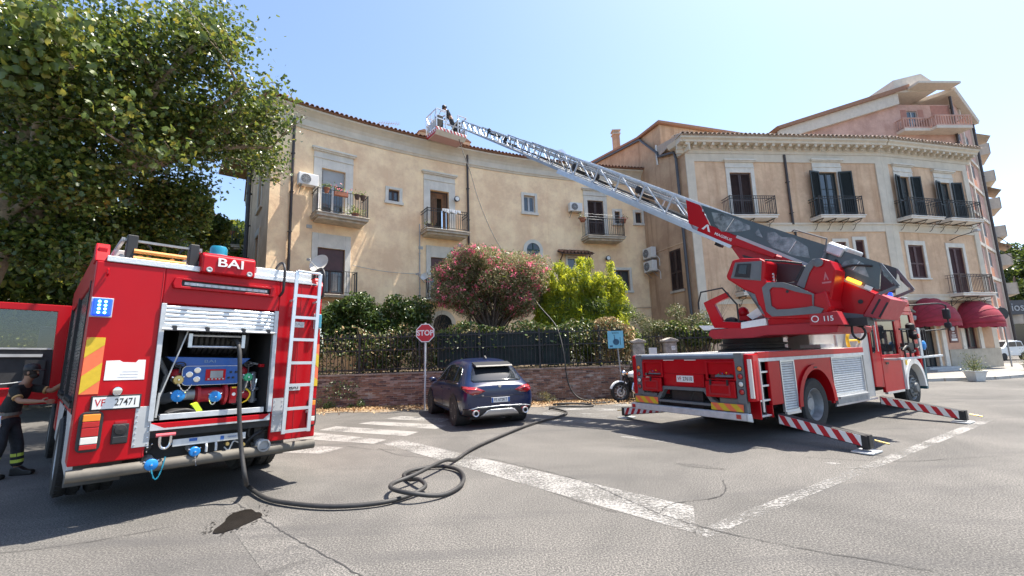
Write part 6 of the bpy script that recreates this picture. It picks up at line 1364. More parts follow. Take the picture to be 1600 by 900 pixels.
# front wheel with protruding hub
wf = wheel(T_, (7.33, .17, .50), .50, .29, alud, out=-1); wheel(T_, (7.33, 2.25, .50), .50, .29, alum, out=1)
hb = MB(); hb.lathe([(.24, -.1), (.245, -.15), (.2, -.17), (.13, -.17), (.12, -.22), (.10, -.24), (0, -.24)], (0, 0, 0), 'y', 28)
for i in range(10): t = 2 * math.pi * i / 10; hb.cyl((.2 * math.cos(t), -.14, .2 * math.sin(t)), (.2 * math.cos(t), -.2, .2 * math.sin(t)), .018, 8)
hb.build('hub', grey, wf, smooth=40)
MB().prism([(7.97, .42), (8.08, .42), (8.18, 1.25), (8.08, 1.25)], -.06, .5, 'y').build('front_corner', mat('teal_bumper', (.03, .10, .13), .4), T_, bevel=.01); b = MB(); b.box(8.0, 8.2, .2, 2.4, .4, .75); b.build('front_bumper', white, T_, bevel=.02)
MB().lathe([(.09, 2.79), (.1, 2.82), (.1, 2.93), (.08, 2.97), (0, 2.98)], (7.35, .25, 0), 'z', 20).build('beacon', blueglow, T_, smooth=50); b = MB(); b.box(6.9, 7.3, .1, .9, 2.78, 2.84); b.box(7.25, 7.5, -.1, 1.3, 2.76, 2.8); b.build('roof_bar', greyl, T_, bevel=.01)
# sun visor, mirrors
b = MB(); b.prism([(7.8, 2.5), (8.25, 2.42), (8.25, 2.46), (7.8, 2.56)], .0, 2.3, 'y'); b.build('sun_visor', black, T_)
b = MB(); b.tube(smoothpath([(7.75, -.03, 2.6), (8.3, -.45, 2.62), (8.5, -.55, 2.55)], 4), .02, 8); b.tube([(7.8, -.03, 1.9), (8.45, -.5, 1.95)], .016, 8); b.tube([(8.5, -.55, 2.58), (8.48, -.55, 1.9)], .018, 8); ma_ = b.build('mirror_arm', black, T_); MB().box(8.44, 8.54, -.62, -.46, 2.2, 2.48).build('mirror', black, ma_, bevel=.045); MB().box(8.44, 8.53, -.61, -.46, 1.97, 2.12).build('mirror', black, ma_, bevel=.04)
# frame alongside the cab
b = MB(); b.box(5.62, 8.4, -.36, -.28, 1.24, 1.29); b.box(5.62, 5.7, -.28, 0, 1.24, 1.285); b.box(6.9, 7.05, -.36, -.33, 1.29, 1.98); b.build('side_frame', alum, T_, bevel=.006)
b = MB(); b.box(5.9, 7.5, -.34, -.31, 1.93, 1.97); 
for x in (6.0, 6.32, 6.62, 7.3, 7.45): b.box(x, x + .035, -.34, -.31, 1.29, 1.93)
b.box(5.75, 6.9, -.335, -.315, 1.5, 1.53); b.build('side_rail', blackm, T_)
b = MB(); b.lathe([(.05, 0), (.09, .05), (.09, .16), (.05, .2)], (6.6, -.32, 1.9), 'z', 16); b.box(6.52, 6.68, -.38, -.26, 1.75, 1.9); b.lathe([(.08, -.1), (.085, 0), (.05, .05)], (6.55, -.35, 1.78), 'y', 16); b.box(6.2, 6.5, -.36, -.2, 1.45, 1.62); b.box(6.6, 6.85, -.36, -.2, 1.42, 1.6); b.tube(smoothpath([(5.9, -.33, 1.45), (6.1, -.36, 1.55), (6.4, -.34, 1.4), (6.8, -.36, 1.5)], 4), .03, 8); mo = b.build('hose_monitor', blackm, T_, smooth=40)
MB().lathe([(.05, -.0), (.05, -.02), (0, -.02)], (6.55, -.46, 1.78), 'y', 16).build('red_cap', redc, mo); MB().cyl((6.62, -.36, 1.32), (6.62, -.36, 1.5), .04, 8).build('red_nozzle', red, mo); MB().ball((7.25, -.33, 1.55), (.1, .05, .12), 10).build('blue_hose_end', bluev, mo)
# outriggers
def outrigger(u, v0, sgn, L_, z0, z1, labelled=None, foot=True):
    d = (0, sgn, 0)
    def mp(a, w, z): # a along arm
        f = a / L_; return (u + w, v0 + sgn * a, z + z0 + (z1 - z0) * f)
    b = MB(mp); b.box(0, L_, -.08, .08, -.09, .09, nx=4); ob = b.build('outrigger_beam', blackm, T_, bevel=.008)
    k = MB(mp); k.box(.02, L_ - .08, -.086, -.081, -.075, .08); k.build('warning_board', plate_w, ob)
    s_ = MB(mp); n_ = 6 if L_ > 1.2 else 4; p = (L_ - .1) / n_
    for i in range(n_): a = .02 + i * p; s_.add([(a, -.0875, .08), (a + p * .5, -.0875, .08), (min(L_ - .08, a + p * .5 + .09), -.0875, -.075), (min(L_ - .08, a + .09), -.0875, -.075)], [(0, 1, 2, 3)])
    s_.build('warning_stripe', inkr_b, ob)
    f_ = MB(); fy = v0 + sgn * (L_ - .06); f_.cyl((u, fy, z1 - .05), (u, fy, .05), .05, 12); f_.box(u - .06, u + .06, fy - .08, fy + .1, z1 - .1, z1 + .1); f_.build('jack', blackm, ob, smooth=40)
    g_ = MB(); g_.prism([(-.18, -.14), (.18, -.14), (.2, 0), (.18, .14), (-.18, .14), (-.2, 0)], .012, .03, 'z'); g_.T = None
    gg = MB(lambda x, y, z: (u + x, fy + y, z)); gg.prism([(-.18, -.14), (.18, -.14), (.2, 0), (.18, .14), (-.18, .14), (-.2, 0)], .012, .03, 'z'); gg.build('foot_plate', alum, ob)
    n2 = MB(lambda x, y, z: (u + x, fy + y, z)); n2.cyl((0, sgn * .12, z1 + .03), (0, sgn * .3, z1), .012, 8); n2.build('brass_pin', brass, ob)
inkr_b = mat('warning_red', (.48, .01, .02), .5, var=.1)
outrigger(.93, -.02, -1, 1.3, .38, .17); outrigger(5.2, -.02, -1, 1.36, .36, .15); outrigger(.93, 2.52, 1, 1.25, .34, .16); outrigger(5.2, 2.52, 1, 1.36, .36, .15)
# ---- turntable and ladder: plane coordinates (t along ladder plan direction, s towards camera side, h up)
dx_, dy_ = -.105, .9945
def TT(t, s, h): return (2.5 + t * dx_ - s * dy_, 1.25 + t * dy_ + s * dx_, h)
al_ = math.atan(.685); ca, sa = math.cos(al_), math.sin(al_)
def TL(x, s, z): return TT(-2.63 + x * ca - z * sa, s, 2.38 + x * sa + z * ca)
def PR(poly, s0, s1, nm, mt, par, T=TT, bv=.012):
    b = MB(T); b.prism(poly, s0, s1, 'y'); return b.build(nm, mt, par, bevel=bv)
b = MB(TT); b.lathe([(.72, 1.56), (.72, 1.60), (.62, 1.62), (.62, 1.68), (.68, 1.69), (.68, 1.73), (.60, 1.74), (.6, 1.86)], (0, 0, 0), 'z', 36); tt = b.build('slewing_ring', blackm, T_, smooth=30)
base = [(-2.02, 1.97), (-1.98, 1.86), (-1.69, 1.85), (-.81, 1.87), (-.55, 1.83), (.25, 1.84), (.36, 1.93), (.3, 2.04), (-.83, 2.06), (-1.73, 2.05)]
tb = PR(base, -.75, 1.2, 'turntable_base', redd, T_); PR([(-1.95, 2.03), (-1.9, 2.25), (-.9, 2.22), (-.85, 2.05)], -.7, 1.15, 'turntable_body', red, T_)
PR([(.30, 2.04), (.46, 2.04), (.57, 2.15), (.1, 2.12)], .2, 1.2, 'platform_edge', ac_w, T_); PR([(-.85, 2.05), (.3, 2.05), (.3, 2.08), (-.85, 2.08)], .2, 1.19, 'platform', alum, T_)
hoopo = [(-.13, 2.81), (.40, 2.64), (.22, 2.08), (-.35, 2.02), (-.36, 2.15), (.01, 2.2), (.16, 2.58), (-.16, 2.70)]
PR(hoopo, 1.1, 1.2, 'platform_guard', red, T_); PR([(-.35, 2.02), (-.85, 2.06), (-.84, 2.2), (-.36, 2.15)], 1.1, 1.205, 'white_guard', ac_w, T_)
MB(TT).tube([(.5, 1.22, 2.5), (.5, 1.22, 2.65), (.42, 1.22, 2.87), (-.06, 1.22, 2.9), (-.33, 1.22, 2.52), (-.33, 1.22, 2.15)], .018, 8).build('guard_rail', black, T_)
b = MB(TT); b.ball((-.15, .6, 2.38), (.12, .12, .14), 12); b.box(-.4, -.2, .5, .9, 2.1, 2.3); b.build('hose_coupling', red, T_, smooth=40); b = MB(TT); b.box(-.35, .1, .6, 1.05, 2.1, 2.2); b.ball((0, .85, 2.22), (.14, .14, .08), 10); b.build('step_pad', black, T_)
b = MB(TT); b.prism([(-.4, 2.3), (-.75, 2.5), (-.75, 2.3), (-.5, 2.2)], .3, 1.0, 'y'); b.build('white_cowl', ac_w, T_)
# operator cab pod
pod = [(-.34, 3.44), (-.54, 3.45), (-.88, 3.38), (-.99, 3.29), (-.93, 2.96), (-.96, 2.89), (-.88, 2.19), (-.79, 2.27), (-.76, 2.44), (-.68, 2.70), (-.51, 2.80), (-.2, 3.06), (-.18, 3.13)]
PR(pod, .70, 1.25, 'operator_console', red, T_, bv=.03)
PR([(-.40, 3.38), (-.92, 3.32), (-.86, 2.93), (-.28, 3.07)], 1.25, 1.262, 'console_bezel', grey, T_, bv=.006); PR([(-.45, 3.34), (-.72, 3.30), (-.66, 3.02), (-.36, 3.09)], 1.262, 1.275, 'screen_frame', black, T_, bv=.004); PR([(-.50, 3.31), (-.64, 3.285), (-.60, 3.10), (-.45, 3.14)], 1.275, 1.28, 'screen', mat('screen', (.01, .014, .02), .15), T_, bv=0)
PR([(-.76, 3.29), (-.90, 3.27), (-.84, 2.97), (-.71, 3.0)], 1.263, 1.27, 'grey_panel', grey, T_, bv=.004)
PR([(-.72, 2.68), (-.56, 2.78), (-.80, 2.42), (-.86, 2.25), (-.80, 2.3)], 1.25, 1.258, 'grey_flash', grey, T_, bv=0)
# seat recess
PR([(-.97, 3.32), (-1.58, 3.15), (-1.7, 3.0), (-1.52, 2.74), (-.93, 2.88)], .5, .72, 'seat_recess', mat('dark_maroon', (.05, .008, .012), .4), T_, bv=0)
b = MB(TT); b.box(-1.45, -1.1, .75, 1.1, 2.75, 2.85); b.prism([(-1.45, 2.8), (-1.62, 3.1), (-1.55, 3.14), (-1.36, 2.84)], .75, 1.1, 'y'); b.build('seat', black, T_, bevel=.03); b = MB(TT)
for i in range(3): b.cyl((-1.02, 1.05, 2.9 + .06 * i), (-1.04, 1.12, 2.93 + .06 * i), .018, 8)
b.build('joystick', greyl, T_)
b = MB(TT); b.tube([(-.95, 1.2, 3.33), (-1.3, 1.2, 3.24), (-1.58, 1.2, 3.15)], .02, 8); b.build('seat_roof_bar', black, T_)
# rocker with grey ring
rock = [(-.86, 2.2), (-.86, 2.78), (-.98, 2.87), (-1.25, 2.82), (-1.5, 2.70), (-1.73, 2.56), (-1.9, 2.6), (-1.95, 2.3), (-1.82, 2.1)]
PR(rock, .55, 1.24, 'side_cowl', red, T_, bv=.025)
ro_ = [(-.87, 2.79), (-.98, 2.885), (-1.25, 2.845), (-1.5, 2.715), (-1.73, 2.56), (-1.70, 2.34), (-1.85, 2.28), (-1.8, 2.205), (-1.3, 2.205), (-.99, 2.215), (-.90, 2.32)]
ri_ = [(-1.0, 2.73), (-1.05, 2.775), (-1.23, 2.745), (-1.45, 2.635), (-1.70, 2.545), (-1.69, 2.38), (-1.7, 2.35), (-1.6, 2.335), (-1.3, 2.33), (-1.09, 2.34), (-1.0, 2.42)]
b = MB(TT); b.ring(ro_, ri_, 1.241, 1.275, 'y'); b.build('grey_surround', grey, T_, bevel=.008); b = MB(TT); b.lathe([(.025, 1.24), (.028, 1.25), (0, 1.252)], (-1.3, 0, 2.66), 'y', 14); b.build('lock', black, T_)
colm = [(-1.83, 3.22), (-2.0, 3.14), (-2.06, 2.96), (-1.9, 2.32), (-1.85, 2.1), (-1.55, 2.1), (-1.5, 2.72), (-1.66, 3.0)]
co_ = PR(colm, .56, 1.1, 'ladder_column', red, T_, bv=.03); PR(colm, -.95, -.6, 'ladder_column', red, T_, bv=.03)
PR([(-1.85, 3.21), (-1.73, 3.21), (-1.62, 3.12), (-1.42, 2.77), (-1.54, 2.69), (-1.66, 2.97), (-1.74, 3.08), (-1.84, 3.13)], 1.101, 1.13, 'grey_stripe', grey, T_, bv=.01)
b = MB(TT); b.lathe([(.07, 1.1), (.08, 1.15), (.04, 1.16), (0, 1.16)], (-1.82, 0, 3.13), 'y', 18); b.build('pivot_boss', grey, T_, smooth=40)
def txT(t, s, h, tilt=0.0, T=TT):   # text facing camera side: reading direction is -t
    o0 = Vector(T(t, s, h)); xx = (Vector(T(t - math.cos(tilt), s, h - math.sin(tilt))) - o0); yy = (Vector(T(t - math.sin(tilt), s, h + math.cos(tilt))) - o0) if tilt else (Vector(T(t, s, h + 1)) - o0); zz = xx.cross(yy); return basis(xx, yy, zz, o0)
text('number_lettering', '115', .125, txT(-1.90, 1.275, 2.10, 0), plate_w, co_, .002, .002, .9)
PR([(-1.6, 2.0), (-2.12, 1.98), (-2.04, 2.22), (-1.62, 2.21)], 1.0, 1.27, 'number_panel', redd, T_, bv=.01)
b = MB(TT); b.lathe([(.045, 1.272), (.06, 1.272), (.06, 1.277), (.045, 1.277), (.045, 1.272)], (-1.70, 0, 2.11), 'y', 20, caps=False); b.build('round_emblem', plate_w, co_)
b = MB(TT); b.prism([(-1.86, 2.8), (-1.9, 2.95), (-1.94, 2.8), (-1.92, 2.8), (-1.9, 2.87), (-1.88, 2.8)], 1.101, 1.105, 'y'); b.box(-1.97, -1.83, 1.101, 1.105, 2.74, 2.77); b.build('column_emblem', mat('faded_pink', (.5, .15, .16), .5), co_)
b = MB(TT); b.box(-2.35, -2.02, .5, .9, 1.96, 2.1); b.tube(smoothpath([(-2.1, .8, 2.0), (-2.1, .8, 1.8), (-2.2, .8, 1.72), (-2.28, .8, 1.85), (-2.2, .8, 2.0)], 5), .02, 6); b.tube(smoothpath([(-2.3, .7, 2.05), (-2.2, .75, 1.95), (-2.05, .75, 2.1)], 5), .025, 6); b.build('cables', blackm, T_)
# belly box
belly = [(1.95, .0), (.97, .0), (.22, .0), (.2, -.42), (.34, -.53), (.60, -.58), (.95, -.52), (1.5, -.3), (1.9, -.2)]
bl2 = PR(belly, -.6, .56, 'belly_box', red, T_, T=TL, bv=.02)
PR([(.30, -.44), (.62, -.58), (.62, -.64), (.26, -.56), (.0, -.4), (.02, -.34)], -.6, .57, 'belly_edge', grey, T_, T=TL, bv=0)
ep = PR([(.22, .02), (.0, .02), (-.04, -.36), (.2, -.44)], -.6, .58, 'end_plate', mat('pink_red', (.42, .04, .05), .5, var=.1), T_, T=TL)
for k in range(2): PR([(.14 - .12 * k, -.05), (.11 - .12 * k, -.05), (.09 - .12 * k, -.34), (.12 - .12 * k, -.34)], .58, .585, 'slot', dark, ep, T=TL, bv=0)
b = MB(TL); 
for x, z in ((.85, -.12), (.35, -.22)): b.lathe([(.035, .56), (.04, .575), (0, .576)], (x, 0, z), 'y', 16)
b.build('round_port', black, bl2)
b = MB(TL); b.box(.48, .72, .585, .64, .04, .10); b.build('orange_lamp', orangeon, T_, bevel=.012)
b = MB(TL); b.box(.3, .42, .585, .60, .02, .09); b.build('white_marker', whitel, T_)
# red hanger between ladder nose and console
PR([(3.1, -.05), (3.04, -.24), (2.7, -.42), (2.2, -.32), (1.75, -.2), (1.75, 0), (2.1, -.05)], -.5, .5, 'cylinder_cover', redd, T_, T=TL); PR([(2.72, -.3), (2.2, -.22), (2.1, -.27), (2.6, -.36)], .5, .51, 'cover_slot', black, T_, T=TL, bv=0)
b = MB(TL); b.cyl((2.6, 0, -.35), (1.5, 0, -1.0), .11, 14); b.build('lift_cylinder', alu, T_, smooth=40)
WINS = [[(3.81, 0.31), (3.53, 0.37), (3.2, 0.36), (2.83, 0.33), (2.79, 0.25), (2.99, 0.13), (3.37, -0.01), (3.6, 0.09)], [(2.64, 0.34), (2.66, 0.2), (2.46, 0.19)], [(2.43, 0.32), (2.3, 0.39), (2.12, 0.34), (1.94, 0.41), (1.6, 0.34), (1.46, 0.16), (1.75, 0.09), (2.19, 0.09), (2.35, 0.17)], [(0.94, 0.22), (0.91, 0.33), (0.8, 0.44), (0.63, 0.41), (0.44, 0.22)], [(0.28, 0.34), (0.36, 0.44), (0.14, 0.32), (0.1, 0.26)]]
coverw = mat('translucent_panel', (.17, .19, .19), .2, var=.75, scale=7, coat=.4)
# side cover panels of ladder : nose, dark window panel
for sg in (1, -1):
    s0, s1 = (.50, .55) if sg > 0 else (-.55, -.50)
    PR([(4.60, .37), (4.20, .37), (3.72, .02), (2.06, .02), (2.06, -.10), (2.9, -.17), (3.08, -.22), (3.59, -.28), (4.03, -.24), (4.26, -.10)], s0, s1, 'ladder_nose', red, T_, T=TL)
    PR([(3.0, -.015), (.32, -.0), (.32, .055), (3.0, .05)], *((.551, .556) if sg > 0 else (-.556, -.551)), 'reflective_strip', greyl, T_, T=TL, bv=0)
    # dark frame around windows : outer with openings made of bars
    fr = MB(TL)
    fr.prism([(4.15, .38), (3.68, .03), (.36, .04), (.22, .10), (.42, .52), (2.0, .46)], s0, s1, 'y')
    frame_o = fr.build('cover_frame', mat('dark_green_grey', (.05, .07, .075), .35, coat=.3, var=.1), T_)
    w0, w1 = (.551, .557) if sg > 0 else (-.557, -.551)
    for wp in WINS: PR(wp, w0, w1, 'cover_window', coverw, frame_o, T=TL, bv=0)
    for (x0_, z0_, x1_, z1_) in ((3.28, .04, 3.24, .35), (1.86, .11, 1.84, .37), (.72, .24, .70, .42)): b = MB(TL); b.bar((x0_, w1 if sg > 0 else w0, z0_), (x1_, w1 if sg > 0 else w0, z1_), .025, .012); b.build('window_bar', whitel, frame_o)
    b = MB(TL); y_ = (s0 + s1) / 2; b.bar((.42, y_, .50), (.02, y_, .26), .05, .05); b.bar((.02, y_, .26), (.2, y_, .0), .05, .05); b.bar((.42, y_, .50), (.25, y_, .08), .04, .04); b.build('end_frame', grey, T_)
o_ = text('maker_lettering', 'MAGIRUS', .085, txT(3.28, .556, -.10, 0, TL), plate_w, T_, .001, .001, 1.25); b = MB(TL); b.prism([(3.86, -.12), (3.78, .02), (3.74, .02), (3.62, -.12), (3.68, -.12), (3.76, -.02), (3.80, -.12)], .551, .556, 'y'); b.build('maker_emblem', plate_w, T_)
b = MB(TL); b.box(3.35, 3.5, .2, .35, -.36, -.26); b.build('nose_lamp', blackm, T_)
b = MB(TL); b.box(.98, 1.32, -.4, .5, .44, .58); b.box(1.0, 1.3, .3, .62, .36, .55); b.build('cable_drum_box', alum, T_, bevel=.03); b = MB(TL)
for i in range(9): b.lathe([(.11, -.2 + i * .04), (.12, -.19 + i * .04), (.11, -.18 + i * .04)], (.85, 0, .30), 'y', 16)
b.tube(smoothpath([(1.05, .57, .3), (.9, .6, .2), (.75, .6, .32), (.5, .57, .42)], 5), .02, 6); b.build('drum_cables', blackm, T_)
b = MB(TL); b.tube([(2.0, .55, .52), (1.95, .62, .56), (1.35, .62, .60), (1.25, .62, .35), (1.2, .7, .12)], .018, 6); b.build('hose_rail', grey, T_)
# ladder sections
def section(x0, x1, w, hh, z0, rail, step, mt, nm='ladder_section', rung_step=.35, bx=None, bw=1.0):
    s = MB(TL); y = w / 2
    for sg in (-1, 1):
        s.box(x0, x1, sg * y - .03, sg * y + .03, z0, z0 + rail, nx=1)
        s.box(x0, x1, sg * y - .022, sg * y + .022, z0 + hh - .045, z0 + hh)
    so_ = s.build(nm, mt, T_); d = MB(TL); x = max(x0 + .1, bx or 0); flip = 0
    while x < x1 - .05:
        xe = min(x + step, x1 - .03)
        for sg in (-1, 1):
            d.bar((x, sg * y, z0 + rail), (x, sg * y, z0 + hh - .04), .035 * bw, .025 * bw)
            d.bar((x, sg * y, z0 + rail), (xe, sg * y, z0 + hh - .04), .03 * bw, .022 * bw)
        x += step; flip += 1
    d.build('bracing', mt, so_, kind='stuff'); r = MB(TL); x = x0 + .15
    while x < x1: r.bar((x, -y, z0 + rail * .6), (x, y, z0 + rail * .6), .035, .035); x += rung_step
    r.build('rungs', mt, so_, kind='stuff'); return so_
lal = mat('ladder_silver', (.60, .63, .66), .36, metal=.55, var=.1, scale=8); lad = mat('ladder_dark', (.34, .36, .38), .42, metal=.5, var=.2, scale=8)  # inner ladder sections get the darker of the two silvers
s1 = section(3.95, 9.6, 1.04, .68, -.27, .15, .95, lal, bw=1.25); section(3.3, 11.6, .88, .58, -.19, .09, .8, lad, bx=9.3); section(1.4, 13.4, .74, .50, -.16, .07, .7, lad, bx=11.4); section(3.2, 15.6, .62, .42, -.16, .07, .62, lad, bx=13.2); section(5.0, 17.7, .52, .38, -.17, .06, .55, lad, bx=15.4)
b = MB(TL); b.box(3.0, 9.6, .535, .56, -.27, -.20); b.build('rail_flange', alu, s1)
b = MB(TL); b.tube(smoothpath([(4.5, .1, -.05), (7, .12, -.02), (10, .1, .0), (14, .1, -.02)], 4), .03, 6); b.tube([(4.5, -.12, -.03), (12, -.14, 0)], .022, 6); b.build('water_pipe', black, s1)
for x, z in ((9.0, .05), (13.6, .02), (15.0, .12), (6.2, .1), (7.9, .0)):
    b = MB(TL); b.ball((x, .3 if x > 12 else .42, z + .08), (.13, .06, .12), 8); b.box(x - .2, x + .1, -.2, .2, z - .05, z + .03); b.build('winch_block', blackm, s1)
# basket
def TB(x, s, h):      # basket frame: x outward along ladder, level floor, h above floor
    return TT(13.1 + x, s * .86 + .08, 12.48 + h * .95)
bk = MB(TB); W = .98
bk.prism([(0, 0), (0, .16), (1.15, .16), (1.15, 0), (.95, -.14), (.25, -.14)], -W, W, 'y'); bo = bk.build('basket_floor', ac_w, T_, bevel=.02)
for i in range(9):
    y = -W + .05 + i * .225; MB(TB).add([(1.151, y, .0), (1.151, y + .11, .0), (1.151, y + .2, .15), (1.151, y + .09, .15), (-.001, y, .0), (-.001, y + .11, .0), (-.001, y + .2, .15), (-.001, y + .09, .15)], [(0, 1, 2, 3), (7, 6, 5, 4)]).build('warning_stripe', inkr_b, bo)
MB(TB).box(.27, .93, -W + .05, W - .05, -.15, -.1405).build('underside_panel', mat('pale_pink', (.5, .3, .28), .6), bo)
MB(TB).prism([(.22, -.145), (.98, -.145), (1.12, -.02), (.08, -.02)], W + .001, W + .006, 'y').build('warning_stripe', inkr_b, bo)
for s_ in (-W, W):
    for k in range(6): x = .1 + k * .18; MB(TB).add([(x, s_ * 1.003, 0), (x + .09, s_ * 1.003, 0), (x + .15, s_ * 1.003, .14), (x + .06, s_ * 1.003, .14)], [(0, 1, 2, 3)]).build('warning_stripe', inkr_b, bo)
r = MB(TB)
for (x, y) in ((.03, -W), (.03, W), (1.12, -W), (1.12, W), (1.12, 0), (.03, -.4), (.03, .4), (.6, W), (.6, -W)): r.bar((x, y, .16), (x, y, 1.15), .045)
for h in (.62, 1.15):
    r.bar((.03, -W, h), (1.12, -W, h), .045); r.bar((.03, W, h), (1.12, W, h), .045); r.bar((1.12, -W, h), (1.12, W, h), .045); r.bar((.03, -W, h), (.03, -.4, h), .045); r.bar((.03, .4, h), (.03, W, h), .045)
r.bar((1.12, -.3, 1.15), (.7, -.3, 1.55), .04); r.bar((1.12, .3, 1.15), (.7, .3, 1.55), .04); r.bar((.7, -.3, 1.55), (.7, .3, 1.55), .04); r.bar((1.12, -W, 1.15), (1.12, -.3, 1.35), .03); r.bar((.6, W, .16), (1.12, W, 1.15), .03); r.bar((.03, W, 1.15), (.6, W, .16), .03)
r.build('basket_rail', lal, bo); 
for s_ in (-W, W): MB(TB).box(.15, 1.0, s_ - .01, s_ + .01, .2, .55).build('basket_side_panel', greyl, bo)
MB(TB).box(.2, .5, .45, .8, .16, .95).build('control_box', blackm, bo, bevel=.02); MB(TB).box(.3, .7, -.75, -.5, .3, 1.0).build('equipment_box', blackm, bo, bevel=.02)
for s_ in (.6, -.6): MB(TB).ball((1.2, s_, .8), (.1, .1, .12), 10).build('floodlight', blackm, bo, smooth=60)
b = MB(TB); b.bar((-.5, -.25, .1), (.1, -.25, .5), .07); b.bar((-.5, .25, .1), (.1, .25, .5), .07); b.bar((-.6, 0, .5), (.1, 0, .2), .06); b.build('basket_mount', alum, bo)
# person in the basket
pw = Vector((TT(13.3, -.35, 0))); ang = yawR; wx = 3.89 + pw.x * math.cos(ang) - pw.y * math.sin(ang); wy = 7.65 + pw.x * math.sin(ang) + pw.y * math.cos(ang)
pp_ = empty('person', (wx, wy, 12.62), R(200)); pp_.scale = (.92, .92, .92); pp_.rotation_euler = (0, R(24), R(200)); tag(pp_, 'firefighter in dark gear and helmet standing in the raised ladder basket', 'person')
J = [((0, 0, .95), .14), ((0, 0, 1.12), .13), ((.03, 0, 1.35), .15), ((.05, 0, 1.47), .06), ((.06, 0, 1.6), .085), ((.06, 0, 1.68), .07)]; Ed = chain_edges([0, 1, 2, 3, 4, 5])
for sg in (-1, 1):
    w_ = limb(J, Ed, 2, [((.03, sg * .18, 1.36), .06), ((.12, sg * .25, 1.14), .045), ((.34, sg * .2, 1.12), .03)]); hand(J, Ed, w_, (.34, sg * .2, 1.12), (1, 0, -.2), (0, 0, 1)); limb(J, Ed, 0, [((0, sg * .1, .85), .095), ((.02, sg * .12, .5), .065), ((0, sg * .13, .1), .045), ((.12, sg * .13, .05), .04)])
skinned('body', J, Ed, skin, pp_, 1)
sj = [((0, 0, .85), .16), ((0, 0, 1.12), .155), ((.03, 0, 1.36), .175), ((.045, 0, 1.46), .09)]; se = chain_edges([0, 1, 2, 3])
for sg in (-1, 1): limb(sj, se, 2, [((.03, sg * .19, 1.36), .08), ((.12, sg * .25, 1.14), .065), ((.30, sg * .21, 1.12), .055)])
skinned('jacket', sj, se, trou, pp_, 1); tj = [((0, 0, .98), .155), ((0, 0, .88), .15)]; te = [(0, 1)]
for sg in (-1, 1): limb(tj, te, 1, [((0, sg * .1, .8), .11), ((.02, sg * .12, .5), .085), ((0, sg * .13, .12), .075)])
skinned('trousers', tj, te, trou, pp_, 1); hm = MB(); hm.lathe([(.15, 0), (.155, .01), (.12, .03), (.115, .1), (.08, .16), (0, .18)], (.06, 0, 1.63), 'z', 18); hm.build('helmet', blackm, pp_, smooth=40); MB().ball((.14, 0, 1.61), (.012, .012, .018), 6).build('nose', skin, pp_)
# ================================================================ DARK BLUE SUV
axl = Vector((-.64, 11.34, 0)); hd = Vector((-.383, .924, 0)).normalized()
car = empty('parked_car', axl - hd * .87 + Vector((-.045, -.02, 0)), math.atan2(hd.y, hd.x)); car.scale = (.95, .95, .95); tag(car, 'dark blue five door SUV parked with its back to us beside the stop sign', 'car')
navy = mat('navy_paint', (.002, .011, .055), .28, var=.05, coat=.6, dirt=.04); clad = mat('dark_cladding', (.02, .021, .024), .5)
# stations: x, floor z, sill half width, belt half width, belt z, roof half, roof z
ST = [  # x, zb, wb, zm, wm, zs, ws, zr, wr
 (0.00, .36, .62, .62, .78, .88, .74, .96, .60), (0.05, .30, .72, .60, .88, .90, .83, 1.02, .66), (0.16, .26, .80, .58, .935, .93, .88, 1.10, .66), (0.32, .24, .84, .60, .95, .97, .90, 1.22, .64),
 (0.50, .24, .86, .62, .955, .99, .91, 1.40, .59), (0.68, .24, .87, .62, .955, 1.0, .915, 1.53, .57), (0.95, .24, .88, .62, .955, 1.0, .915, 1.62, .58), (1.5, .24, .88, .62, .945, .99, .905, 1.67, .61), (2.1, .24, .88, .60, .94, .98, .90, 1.665, .61), (2.7, .24, .88, .60, .945, .97, .90, 1.61, .60),
 (3.15, .24, .88, .60, .95, .96, .90, 1.38, .60), (3.5, .24, .88, .62, .955, .96, .89, 1.10, .66), (3.9, .24, .87, .62, .955, .92, .86, 1.0, .60), (4.35, .28, .80, .60, .90, .84, .78, .90, .50), (4.62, .34, .62, .56, .74, .74, .62, .78, .40)]
vs = []; rows = len(ST); prof_n = 12
for (x, zb, wb, zm, wm, zs, ws, zr, wr) in ST:
    pr = [(0, zb), (wb * .9, zb), (wb, zb + .04), ((wb + wm) / 2 + .02, (zb + zm) / 2), (wm, zm), ((wm * .6 + ws * .4), zm * .4 + zs * .6), (ws, zs), (ws - .035, zs + .03 if zr - zs > .06 else zs + .01), (ws * .45 + wr * .55, zs * .45 + zr * .55), (wr + .03, zr - .06 if zr - zs > .15 else zr - .02), (wr * .75, zr), (0, zr + .012)]
    vs.append(pr)
bm_ = MB(); V = []
for i, pr in enumerate(vs):
    for (y, z) in pr: V.append((ST[i][0], y, z))
    for (y, z) in pr[-2:0:-1]: V.append((ST[i][0], -y, z))
k = 2 * prof_n - 2; fs_ = [(i * k + j, i * k + (j + 1) % k, (i + 1) * k + (j + 1) % k, (i + 1) * k + j) for i in range(rows - 1) for j in range(k)] + [tuple(range(k)), tuple((rows - 1) * k + j for j in range(k - 1, -1, -1))]
bm_.add(V, fs_); body = bm_.build('body', navy, car, smooth=180); ss = body.modifiers.new('sub', 'SUBSURF'); ss.levels = 2; ss.render_levels = 2
bpy.context.view_layer.update()
dg = bpy.context.evaluated_depsgraph_get(); be = body.evaluated_get(dg); me_ = be.to_mesh(); bv = BVHTree.FromPolygons([v.co.copy() for v in me_.vertices], [tuple(p.vertices) for p in me_.polygons]); be.to_mesh_clear()
